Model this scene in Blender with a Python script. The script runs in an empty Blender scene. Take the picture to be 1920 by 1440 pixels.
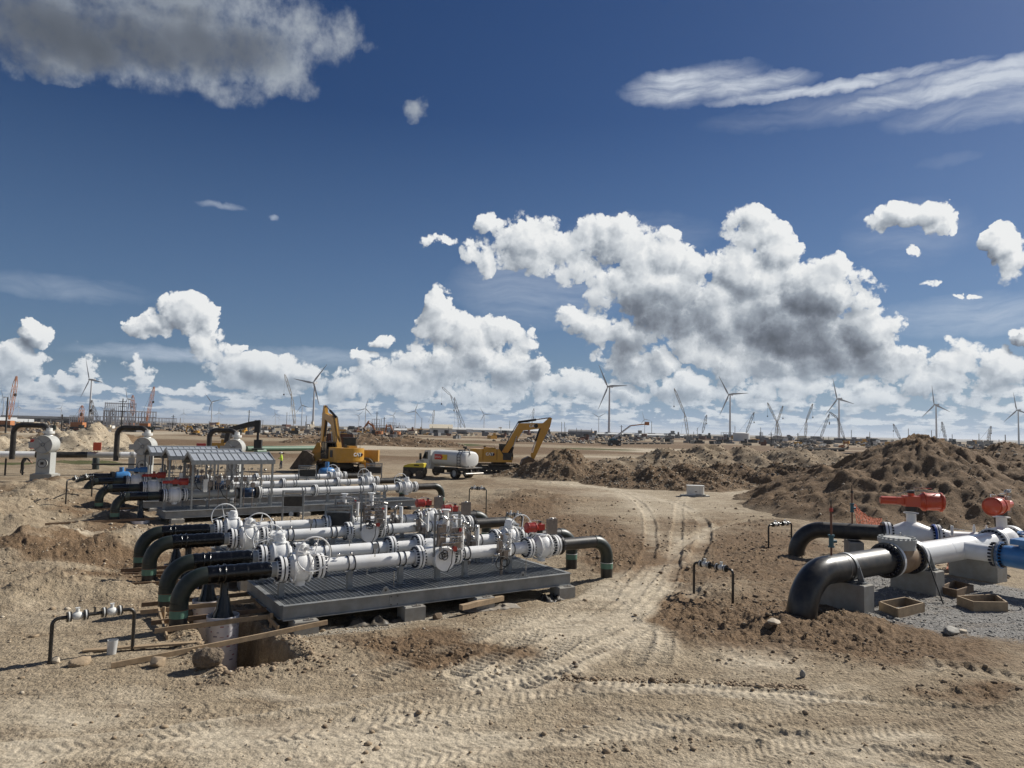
import bpy, math, random
import numpy as np
from mathutils import Vector, Matrix
S = bpy.context.scene
R = math.radians
# ------------------------------------------------------------------ camera
CAM_H, FPX = 4.7, 1332.0
PITCH, ROLL = R(3.72), R(1.33)
FW = Vector((0, math.cos(PITCH), math.sin(PITCH)))
_r0 = Vector((1, 0, 0)); _u0 = _r0.cross(FW)
RT = math.cos(ROLL) * _r0 + math.sin(ROLL) * _u0
UP = -math.sin(ROLL) * _r0 + math.cos(ROLL) * _u0
cd = bpy.data.cameras.new('camera'); cam = bpy.data.objects.new('camera', cd)
S.collection.objects.link(cam); S.camera = cam
cd.sensor_width = 36; cd.lens = FPX / 1920 * 36; cd.clip_start = .1; cd.clip_end = 60000
cam.matrix_world = Matrix(((RT.x, UP.x, -FW.x, 0), (RT.y, UP.y, -FW.y, 0), (RT.z, UP.z, -FW.z, CAM_H), (0, 0, 0, 1)))
# ------------------------------------------------------------------ sun, exposure
SUN_EL, SUN_AZ = R(37), R(58)          # azimuth measured clockwise from +Y (the view direction)
SUN_DIR = Vector((math.sin(SUN_AZ) * math.cos(SUN_EL), math.cos(SUN_AZ) * math.cos(SUN_EL), math.sin(SUN_EL)))
sl = bpy.data.lights.new('sun', 'SUN'); sl.energy = 5.0; sl.angle = R(.53); sl.color = (1, .955, .88)
so = bpy.data.objects.new('sun', sl); S.collection.objects.link(so)
so.rotation_euler = SUN_DIR.to_track_quat('Z', 'Y').to_euler()
S.view_settings.view_transform = 'Standard'; S.view_settings.look = 'None'
S.view_settings.exposure = .2; S.view_settings.gamma = 1; S.view_settings.use_curve_mapping = False
S.render.engine = 'CYCLES'
S.cycles.max_bounces = 6; S.cycles.diffuse_bounces = 3; S.cycles.glossy_bounces = 3; S.cycles.volume_bounces = 0
S.cycles.use_denoising = True
def sight(px, py, z=0.0):
    """where the line of sight through a spot of the photograph meets the level z"""
    d = FW + RT * ((px - 960) / FPX) + UP * ((720 - py) / FPX)
    t = (z - CAM_H) / d.z
    return Vector((d.x * t, d.y * t, z))
def sightd(px, py, dist):
    d = FW + RT * ((px - 960) / FPX) + UP * ((720 - py) / FPX)
    d = d / math.hypot(d.x, d.y)
    return Vector((d.x * dist, d.y * dist, CAM_H + d.z * dist))
# ------------------------------------------------------------------ sky: Nishita sky with procedural clouds
class NT:
    def __init__(s, tree): s.t = tree
    def n(s, typ, ins=None, **kw):
        o = s.t.nodes.new(typ)
        for k, v in kw.items(): setattr(o, k, v)
        for k, v in (ins or {}).items():
            if isinstance(v, bpy.types.NodeSocket): s.t.links.new(v, o.inputs[k])
            else: o.inputs[k].default_value = v
        return o
    def m(s, op, a, b=None, c=None, clamp=False):
        ins = {0: a}
        if b is not None: ins[1] = b
        if c is not None: ins[2] = c
        return s.n('ShaderNodeMath', ins, operation=op, use_clamp=clamp).outputs[0]
    def v(s, op, a, b=None, c=None, out=0):
        ins = {0: a}
        if b is not None: ins[1] = b
        if c is not None: ins[2] = c
        return s.n('ShaderNodeVectorMath', ins, operation=op).outputs[out]
    def rng(s, x, a, b, c=0., d=1., smooth=False):
        return s.n('ShaderNodeMapRange', {0: x, 1: a, 2: b, 3: c, 4: d}, interpolation_type='SMOOTHSTEP' if smooth else 'LINEAR').outputs[0]
    def noise(s, vec, scale, detail=2., rough=.5, dim='3D', col=False, **kw):
        o = s.n('ShaderNodeTexNoise', {'Vector': vec, 'Scale': scale, 'Detail': detail, 'Roughness': rough}, noise_dimensions=dim, **kw)
        return o.outputs[1 if col else 0]
    def mix(s, f, a, b, mode='MIX'):
        o = s.n('ShaderNodeMix', data_type='RGBA', blend_type=mode)
        for i, x in ((0, f), (6, a), (7, b)):
            if isinstance(x, bpy.types.NodeSocket): s.t.links.new(x, o.inputs[i])
            else: o.inputs[i].default_value = (*x, 1) if isinstance(x, tuple) and len(x) == 3 else x
        return o.outputs[2]
def azel(px, py):
    d = (FW + RT * ((px - 960) / FPX) + UP * ((720 - py) / FPX)).normalized()
    return math.degrees(math.atan2(d.x, d.y)), math.degrees(math.asin(d.z))
W = bpy.data.worlds.new('World'); S.world = W; W.use_nodes = True
W.node_tree.nodes.clear(); T = NT(W.node_tree)
W.cycles.sampling_method = 'MANUAL'; W.cycles.sample_map_resolution = 512
# heaps of cumulus: (x, y, half width, half height, weight) in the directions of the photograph; weight > 0 cloud
PUFFS = [
 # big tower bank right of centre
 (1402,418,42,44,1.15),(1405,455,62,55,1.15),(1388,490,70,60,1.1),(1445,480,60,60,1.1),(1425,520,70,60,1.1),(1330,500,70,50,.9),
 (1140,455,80,52,1.1),(1215,480,80,60,1.0),(1100,480,60,50,.8),(985,455,75,52,1.1),(1040,480,80,60,.7),(925,425,44,28,.95),(905,472,44,40,.9),(820,458,44,12,.85),
 (1230,560,110,65,1.1),(1330,590,110,80,1.1),(1450,600,120,85,1.2),(1530,560,90,70,1.1),(1600,545,60,40,.8),(1560,500,50,30,.7),(1520,650,150,62,1.2),(1620,630,80,60,1.0),
 (1380,660,100,55,1.0),(1420,690,110,26,.8),(1650,675,110,36,1.0),(1180,560,90,40,.8),(1160,520,60,50,.8),
 (1110,610,60,35,.9),(1160,640,70,45,1.0),(1200,680,70,36,1.0),(1240,690,44,26,.8),(1060,590,26,20,.7),
 # middle left tower
 (825,575,28,40,1.0),(850,620,60,50,1.1),(880,650,60,50,1.0),(840,680,90,55,1.0),(945,625,50,32,.9),(960,650,40,30,.7),(930,690,80,50,.9),(1010,680,44,22,1.0),(720,640,26,15,.9),(690,672,44,12,.7),(700,710,50,40,.9),
 # far left
 (350,590,50,38,1.1),(385,600,26,30,.9),(310,570,22,16,.9),(288,612,42,26,1.1),(75,630,42,22,1.1),(375,640,30,28,.9),(400,665,44,26,.8),
 (25,685,50,46,1.1),(-30,690,60,50,1.1),(125,720,34,16,1.0),(65,725,34,16,.8),
 (430,690,60,36,.9),(500,700,70,40,1.0),(580,705,60,34,.9),(640,730,30,34,.9),(440,650,30,14,.6),(415,655,40,40,.7),
 # right
 (1700,405,74,28,1.05),(1650,410,30,26,.7),(1765,425,30,26,.7),(1880,460,50,36,1.1),(1905,500,50,36,.9),(1720,472,20,9,.75),(1920,630,40,22,1.1),
 (1800,670,60,36,1.0),(1870,690,80,38,1.0),(1760,715,70,30,.8),(1835,555,22,7,.8),(1745,530,30,7,.75),(1790,560,16,5,.7),
 # low bank
 (760,720,90,30,.8),(1060,720,80,36,.8),(1290,730,90,30,.8),(900,740,120,26,.7),(1500,720,120,26,.7),(1640,740,110,24,.7),(1150,740,90,22,.7),(1440,745,90,22,.7),(1800,745,90,20,.6),
 # big soft dark cloud top left, and scraps
 (120,55,190,100,1.25),(330,70,180,95,1.2),(480,90,130,90,1.1),(560,60,90,80,1.0),(640,60,50,50,.8),(560,160,50,40,.7),(430,170,80,34,.7),(20,120,40,40,.6),(300,150,110,40,.6),(240,-40,320,90,1.1),(690,95,30,16,.5),
 (775,206,28,20,.9),
]
DARKS = [ # grey bellies: (x, y, half width, half height, weight)
 (1500,620,120,70,1.1),(1580,660,140,40,1.0),(1400,640,90,40,.5),(1230,590,120,40,.8),(1190,660,70,40,.9),(1300,560,60,40,.3),
 (130,60,260,80,1.1),(420,90,170,70,1.0),(-100,60,260,120,1.),(300,-40,300,60,.5),
 (1010,685,44,14,1.1),(1915,630,40,18,.8),(930,712,70,14,.6),(1770,590,0.1,0.1,0),(850,690,60,22,.4),(1170,690,60,14,.6),
 (1240,740,100,14,.5),(520,715,120,16,.5),(280,622,34,12,.5),(70,640,34,9,.6),(1150,450,30,20,.35),(1390,560,50,24,.4),(1860,716,110,14,.6),(30,715,60,12,.4),
]
def puff_sum(T, P, lst, k):
    acc = None
    for (x, y, rx, ry, w) in lst:
        if w == 0: continue
        a, e = azel(x, y); a1, _ = azel(x + rx, y); _, e1 = azel(x, y - ry)
        sx, sy = 1 / max(a1 - a, .1), 1 / max(e1 - e, .1)
        q = T.v('MULTIPLY_ADD', P, (sx, sy, 0), (-a * sx, -e * sy, 0))
        d = T.v('DOT_PRODUCT', q, q, out=1)
        f = T.m('MULTIPLY_ADD', d, -k * w, w, clamp=False)
        f = T.m('MAXIMUM', f, 0.)
        acc = f if acc is None else T.m('SMOOTH_MAX', acc, f, .25) if False else T.m('MAXIMUM', acc, f)
    return acc
# node group: cloud density at (azimuth, elevation) in degrees; D outlines, S is the smooth bulk that takes the light
G = bpy.data.node_groups.new('cloud_density', 'ShaderNodeTree')
G.interface.new_socket('P', in_out='INPUT', socket_type='NodeSocketVector')
for nm in ('D', 'S'): G.interface.new_socket(nm, in_out='OUTPUT', socket_type='NodeSocketFloat')
g = NT(G); gi = g.n('NodeGroupInput'); go = g.n('NodeGroupOutput'); P0 = gi.outputs[0]
sep = g.n('ShaderNodeSeparateXYZ', {0: P0}); ax, el = sep.outputs[0], sep.outputs[1]
sf = g.rng(el, 17, 23, 1., .0)                       # 1 low crisp cumulus, 0 the high soft cloud
w1 = g.v('MULTIPLY_ADD', g.noise(P0, .35, 2., .5, '2D', col=True), (2.6, 2.0, 0), (-1.3, -1.0, 0))
w2 = g.v('MULTIPLY_ADD', g.noise(P0, 1.9, 4, .55, '2D', col=True), (.55, .5, 0), (-.27, -.25, 0))
w3 = g.v('MULTIPLY_ADD', g.noise(P0, 5.0, 3, .6, '2D', col=True), (.16, .16, 0), (-.08, -.08, 0))
Pa = g.v('ADD', P0, w1); P1 = g.v('ADD', g.v('ADD', Pa, w2), w3)
blob = puff_sum(g, P1, PUFFS, .62)
def bump(vec, sc, amt):
    d = g.n('ShaderNodeTexVoronoi', {'Vector': vec, 'Scale': sc, 'Randomness': 1.}, voronoi_dimensions='2D', feature='F1').outputs[0]
    return g.m('MULTIPLY_ADD', g.m('MULTIPLY', d, d), -amt * 1.6, amt * .38)
Pc = g.v('ADD', P0, g.v('ADD', w2, w3))
Pe = g.v('ADD', Pc, w2)
b1, b2, b3 = bump(Pe, .27, .50), bump(Pe, .62, .27), bump(Pc, 1.8, .19)
inv = g.m('DIVIDE', 18., g.m('ADD', el, 1.6))
cp = g.n('ShaderNodeCombineXYZ', {0: g.m('MULTIPLY', ax, .62), 1: g.m('MULTIPLY', inv, 1.25), 2: 0.}).outputs[0]
fld = g.noise(g.v('ADD', cp, g.v('SCALE', w2, None)) if False else cp, .8, 5, .55, '2D')
fieldd = g.m('MULTIPLY', g.m('SUBTRACT', fld, g.rng(el, .5, 8., .45, .66)), 3.0)
fieldd = g.m('SUBTRACT', fieldd, g.rng(el, 4.5, 9.0, 0., 2.))
bb = g.m('MINIMUM', g.m('SUBTRACT', blob, .36), g.m('MULTIPLY_ADD', blob, 4., -1.3))
# unseen broken cumulus round the horizon outside the view, added for white fill light
fill_clouds = g.m('MULTIPLY', g.m('SUBTRACT', g.noise(P1, .055, 3, .5, '2D'), g.rng(el, 4., 60., .51, .61)), 9.)
fill_clouds = g.m('SUBTRACT', fill_clouds, g.m('MULTIPLY', g.m('LESS_THAN', el, 33.), g.rng(g.m('ABSOLUTE', ax), 41., 47., 3., 0.)))
base = g.m('MAXIMUM', g.m('MAXIMUM', g.m('MAXIMUM', bb, fill_clouds), g.m('MULTIPLY', fieldd, .8)), -1.5)
lowb = g.rng(el, .5, 4., .7, 1.)
sl_ = g.m('MULTIPLY', sf, lowb)
S_ = g.m('ADD', base, g.m('MULTIPLY', sl_, g.m('ADD', b1, b2)))
fb = g.noise(P0, 1.1, 8, .62, '2D')
D_ = g.m('ADD', g.m('MULTIPLY_ADD', b3, sl_, S_), g.m('MULTIPLY_ADD', fb, .66, -.30))
fs = g.noise(P0, .22, 7, .62, '2D')
D_ = g.m('ADD', D_, g.m('MULTIPLY', g.m('SUBTRACT', 1., sf), g.m('MULTIPLY_ADD', fs, 1.15, -.52)))
S_ = g.m('ADD', S_, g.m('MULTIPLY', g.m('SUBTRACT', 1., sf), g.m('MULTIPLY_ADD', g.noise(P0, .10, 3, .5, '2D'), 1.2, -.6)))
G.links.new(D_, go.inputs[0]); G.links.new(S_, go.inputs[1])
gen = T.n('ShaderNodeTexCoord').outputs['Generated']
sp = T.n('ShaderNodeSeparateXYZ', {0: gen})
az = T.m('MULTIPLY', T.m('ARCTAN2', sp.outputs[0], sp.outputs[1]), 57.2958)
el_ = T.m('MULTIPLY', T.m('ARCSINE', sp.outputs[2]), 57.2958)
Pd = T.n('ShaderNodeCombineXYZ', {0: az, 1: el_, 2: 0.}).outputs[0]
def dens_at(vec):
    n = T.t.nodes.new('ShaderNodeGroup'); n.node_tree = G; T.t.links.new(vec, n.inputs[0]); return n.outputs[0], n.outputs[1]
D0, S0 = dens_at(Pd); D1, S1 = dens_at(T.v('ADD', Pd, (.46, .60, 0)))
soft = T.rng(el_, 17, 23, 0., 1.)                      # the high cloud is softer edged
e1 = T.m('MULTIPLY_ADD', soft, .75, .24)
alpha = T.rng(D0, 0., e1, 0., 1., True)
dark = puff_sum(T, T.v('ADD', Pd, T.v('MULTIPLY_ADD', T.noise(Pd, .3, 4, .55, '2D', col=True), (3.6, 2.4, 0), (-1.8, -1.2, 0))), DARKS, .55)
lit = T.m('MULTIPLY_ADD', T.m('SUBTRACT', S0, S1), T.m('MULTIPLY_ADD', soft, -.22, .58), .82)
lit = T.m('ADD', lit, T.m('MULTIPLY', T.m('SUBTRACT', D0, D1), T.m('MULTIPLY_ADD', soft, -.12, .13)))
lit = T.m('SUBTRACT', lit, T.m('MULTIPLY', T.rng(S0, .0, 1.2, 0., 1., True), T.m('MULTIPLY_ADD', soft, .12, .10)))
lit = T.m('SUBTRACT', lit, T.m('MULTIPLY', dark, T.rng(S0, -.1, .5, .1, .42)))
lit = T.m('MAXIMUM', T.m('MINIMUM', lit, T.m('MULTIPLY_ADD', soft, -.40, 1.)), .12)
ccol = T.n('ShaderNodeValToRGB', {0: lit}).outputs[0]
cr = ccol.node.color_ramp
cr.elements[0].position = .0; cr.elements[0].color = (.04, .048, .062, 1)
cr.elements[1].position = 1.; cr.elements[1].color = (.74, .75, .75, 1)
for p_, c_ in ((.3, (.125, .145, .18, 1)), (.55, (.27, .305, .35, 1)), (.78, (.53, .56, .59, 1))):
    e_ = cr.elements.new(p_); e_.color = c_
# high thin streak (cirrus) and veils
cn = T.noise(T.v('MULTIPLY', T.v('ADD', Pd, T.v('MULTIPLY_ADD', T.noise(Pd, .12, 3, .5, '2D', col=True), (5, 3, 0), (-2.5, -1.5, 0))), (.16, 1.1, 0)), .8, 7, .65, '2D')
STREAK = [(1270,165,100,34,1.1),(1350,140,80,26,.55),(1400,160,120,22,.9),(1560,163,260,12,1.15),(1800,165,300,20,1.1),(1840,132,260,16,.9),(1900,190,260,36,.55),(1600,200,300,30,.25),(1850,590,240,38,.55),(120,540,160,22,.3),(330,665,170,14,.75),(620,672,170,16,.5),(1010,540,150,70,.42),(1700,440,120,60,.22),(1200,440,130,40,.2),(418,386,46,6,.5),(510,409,12,7,.6),(1780,300,60,12,.12)]
Pw = T.v('ADD', Pd, T.v('MULTIPLY_ADD', T.noise(Pd, .55, 4, .6, '2D', col=True), (1.5, .8, 0), (-.75, -.4, 0)))
stk = puff_sum(T, Pw, STREAK, .7)
stk = T.m('MULTIPLY', stk, T.rng(cn, .28, .72, .25, 1.25), clamp=True)
sky = T.n('ShaderNodeTexSky', sky_type='NISHITA', sun_disc=False, sun_elevation=SUN_EL, sun_rotation=SUN_AZ, altitude=100, air_density=1.0, dust_density=.6, ozone_density=1.6)
SKY_STR = .05
hz = T.n('ShaderNodeHueSaturation', {'Saturation': 1.25, 'Value': 1., 'Color': sky.outputs[0]}).outputs[0]
skyc = T.mix(1., hz, (.44, .555, .76), 'MULTIPLY')
inv_str = 1 / SKY_STR
c1 = T.mix(T.m('MULTIPLY', stk, .85), skyc, tuple(x * inv_str for x in (.56, .60, .66)))
cc = T.mix(1., ccol, (inv_str, inv_str, inv_str), 'MULTIPLY')
# clouds near the horizon are seen through more air
air = T.rng(el_, 0., 6., .60, 0.)
airc = tuple(x * inv_str for x in (.31, .40, .50))
cc = T.mix(air, cc, airc)
c1 = T.mix(T.m('MAXIMUM', T.rng(el_, -1., 7.5, .85, 0., True), T.rng(el_, 0., 24., .36, 0.)), c1, tuple(x * inv_str for x in (.205, .325, .50)))
alpha = T.m('MULTIPLY', alpha, T.rng(el_, -.2, .9, 0., 1.))
full = T.mix(alpha, c1, cc)
bg = T.n('ShaderNodeBackground', {'Color': full, 'Strength': SKY_STR})
T.n('ShaderNodeOutputWorld', {0: bg.outputs[0]})
# ------------------------------------------------------------------ materials
MATS = {}
def mat(name, col, rough=.5, metal=0., var=0., vs=6., bump=0., bs=30., spec=.5, coat=0., dirt=None, dirt_amt=0., emis=None, rvar=.0, alpha=None, col2=None, streak=False):
    """one procedural paint / metal / cloth: base colour, fine variation, relief and a film of dust"""
    if name in MATS: return MATS[name]
    m = bpy.data.materials.new(name); m.use_nodes = True; t = NT(m.node_tree)
    b = m.node_tree.nodes['Principled BSDF']
    b.inputs['Roughness'].default_value = rough; b.inputs['Metallic'].default_value = metal
    b.inputs['Specular IOR Level'].default_value = spec; b.inputs['Coat Weight'].default_value = coat
    tc = t.n('ShaderNodeTexCoord').outputs['Object']
    c = (*col, 1)
    b.inputs['Base Color'].default_value = c
    cur = None
    if var > 0 or col2:
        vec = t.v('MULTIPLY', tc, (1, 1, .18)) if streak else tc
        nz = t.noise(vec, vs, 5, .62)
        c2 = col2 or tuple(max(0, x * (1 - var)) for x in col)
        cur = t.mix(t.rng(nz, .35, .68, 0, 1), col, c2)
    if dirt_amt > 0:
        geo = t.n('ShaderNodeNewGeometry')
        upz = t.n('ShaderNodeSeparateXYZ', {0: geo.outputs['Normal']}).outputs[2]
        nz = t.noise(tc, 3.3, 6, .65)
        f = t.m('MULTIPLY', t.m('MULTIPLY', t.rng(nz, .38, .7, 0, 1), t.rng(upz, -.3, 1., .45, 1.)), dirt_amt)
        cur = t.mix(f, cur if cur is not None else col, dirt or (.33, .27, .19))
        rr = t.m('MULTIPLY_ADD', f, .9 - rough, rough, clamp=True)
        t.t.links.new(rr, b.inputs['Roughness'])
    elif rvar > 0:
        t.t.links.new(t.m('MULTIPLY_ADD', t.noise(tc, vs * 1.7, 5, .6), rvar * 2, rough - rvar, clamp=True), b.inputs['Roughness'])
    if cur is not None: t.t.links.new(cur, b.inputs['Base Color'])
    if bump > 0:
        bp = t.n('ShaderNodeBump', {'Strength': 1., 'Distance': bump, 'Height': t.noise(tc, bs, 4, .6)})
        t.t.links.new(bp.outputs[0], b.inputs['Normal'])
    if emis: b.inputs['Emission Color'].default_value = (*emis, 1); b.inputs['Emission Strength'].default_value = 1
    if alpha is not None: b.inputs['Alpha'].default_value = alpha
    MATS[name] = m
    return m
DUST = (.36, .29, .20)
mat('white_paint', (.86, .86, .84), .30, var=.06, vs=2.5, coat=.25, dirt=(.45, .39, .30), dirt_amt=.26)
mat('white_plastic', (.74, .74, .70), .45, var=.08, vs=5, dirt=DUST, dirt_amt=.15)
mat('grey_primer', (.43, .44, .42), .5, var=.15, vs=3, dirt=DUST, dirt_amt=.3)
mat('galvanised', (.30, .315, .32), .50, .55, var=.30, vs=5, rvar=.12, dirt=DUST, dirt_amt=.12)
mat('grating_steel', (.27, .285, .295), .5, .5, var=.2, vs=4, dirt=DUST, dirt_amt=.12)
mat('grating_bright', (.55, .56, .56), .35, .8, var=.15, vs=8)
mat('beam_steel', (.29, .305, .31), .58, .35, var=.35, vs=2.2, dirt=(.30, .25, .18), dirt_amt=.35, streak=False)
mat('wet_tar', (.004, .004, .004), .16, var=.3, vs=9, bump=.010, bs=22, spec=.4, coat=.25, rvar=.06)
mat('black_coat', (.018, .018, .018), .42, var=.3, vs=3, bump=.002, bs=40, dirt=DUST, dirt_amt=.22)
mat('black_epoxy', (.013, .014, .016), .30, var=.3, vs=3, bump=.0015, bs=30, dirt=DUST, dirt_amt=.15)
mat('green_epoxy', (.012, .022, .018), .42, var=.35, vs=4, dirt=(.20, .18, .13), dirt_amt=.2)
mat('green_band', (.10, .21, .15), .55, var=.12, vs=9)
mat('green_pipe', (.10, .20, .13), .5, var=.2, vs=1.5, dirt=DUST, dirt_amt=.3)
mat('bolt_blue', (.008, .011, .026), .38, .1, var=.3, vs=30)
mat('black_rubber', (.016, .016, .016), .7, var=.3, vs=8)
mat('tyre', (.022, .021, .020), .85, var=.3, vs=7, dirt=DUST, dirt_amt=.5)
mat('actuator_red', (.42, .028, .018), .35, var=.12, vs=3, coat=.3, dirt=DUST, dirt_amt=.14)
mat('actuator_orange', (.64, .075, .022), .34, var=.10, vs=3, coat=.3, dirt=DUST, dirt_amt=.14)
mat('blue_paint', (.045, .215, .50), .35, var=.15, vs=3, coat=.3, dirt=DUST, dirt_amt=.15)
mat('navy_wrap', (.02, .045, .10), .3, var=.4, vs=6, bump=.004, bs=18)
mat('stainless', (.48, .46, .43), .28, .9, var=.2, vs=8, rvar=.08)
mat('stainless_dull', (.27, .23, .20), .42, .6, var=.25, vs=8)
mat('concrete', (.33, .32, .29), .85, var=.22, vs=3.5, bump=.003, bs=30, dirt=(.30, .25, .18), dirt_amt=.5)
mat('concrete_slab', (.42, .40, .35), .9, var=.2, vs=.6, bump=.003, bs=20)
mat('lumber', (.42, .30, .18), .8, var=.35, vs=7, bump=.0015, bs=30, dirt=DUST, dirt_amt=.3)
mat('lumber_dark', (.24, .155, .09), .82, var=.4, vs=7, bump=.0015, bs=30, dirt=DUST, dirt_amt=.25)
mat('brown_valve', (.21, .115, .05), .55, var=.0, vs=2.4, col2=(.30, .225, .15), dirt=DUST, dirt_amt=.35)
mat('glass', (.02, .028, .032), .06, spec=.8)
mat('gauge_face', (.36, .36, .35), .35)
mat('dark_metal', (.030, .030, .030), .5, .2, var=.3, vs=6, dirt=DUST, dirt_amt=.2)
mat('machine_yellow', (.56, .285, .022), .38, var=.10, vs=2, coat=.25, dirt=DUST, dirt_amt=.26)
mat('roller_yellow', (.62, .50, .03), .42, var=.1, vs=3, dirt=DUST, dirt_amt=.25)
mat('track_steel', (.085, .070, .055), .7, .2, var=.4, vs=5, dirt=DUST, dirt_amt=.65)
mat('bucket_steel', (.10, .07, .05), .55, .4, var=.4, vs=3, dirt=DUST, dirt_amt=.5)
mat('worn_steel', (.42, .39, .35), .45, .5, var=.3, vs=3)
mat('rust_brown', (.16, .060, .035), .7, var=.4, vs=3, dirt=DUST, dirt_amt=.3)
mat('turbine_white', (.52, .53, .54), .5)
mat('turbine_blade', (.34, .35, .36), .5)
mat('crane_orange', (.50, .20, .075), .6, var=.2, vs=.5)
mat('crane_grey', (.22, .21, .20), .6, var=.3, vs=.5)
mat('crane_cream', (.42, .38, .31), .6, var=.2, vs=.5)
mat('far_steel', (.55, .56, .58), .6, var=.3, vs=.3)
mat('far_white', (.66, .66, .63), .6, var=.1, vs=.1)
mat('far_tan', (.62, .55, .42), .7, var=.1, vs=.1)
mat('far_dark', (.055, .052, .048), .8, var=.3, vs=.2)
mat('far_grey', (.20, .20, .20), .8, var=.3, vs=.2)
mat('sign_red', (.55, .03, .02), .45); mat('sign_yellow', (.70, .46, .04), .45); mat('sign_white', (.75, .75, .73), .5); mat('sign_black', (.015, .015, .015), .5)
mat('hi_vis', (.55, .72, .06), .7); mat('dark_cloth', (.018, .018, .022), .9, var=.3, vs=6); mat('denim', (.035, .05, .085), .9, var=.3, vs=9)
mat('skin', (.38, .22, .15), .55); mat('hard_hat', (.72, .70, .66), .35)
mat('net_orange', (.62, .14, .045), .7)
mat('tarp_black', (.022, .022, .022), .5, var=.4, vs=5, dirt=DUST, dirt_amt=.5)
mat('tarp_grey', (.30, .27, .23), .8, var=.4, vs=3, dirt=DUST, dirt_amt=.6)
mat('plastic_film', (.62, .62, .60), .2, alpha=.75)
# cardboard form tube with faint red and violet print
def tube_print():
    m = bpy.data.materials.new('form_tube'); m.use_nodes = True; t = NT(m.node_tree); b = m.node_tree.nodes['Principled BSDF']
    b.inputs['Roughness'].default_value = .6
    tc = t.n('ShaderNodeTexCoord').outputs['Object']
    base = t.mix(t.rng(t.noise(tc, 5, 4), .3, .7, 0, 1), (.74, .71, .71), (.62, .58, .57))
    t.t.links.new(base, b.inputs['Base Color']); MATS['form_tube'] = m
tube_print()
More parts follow.
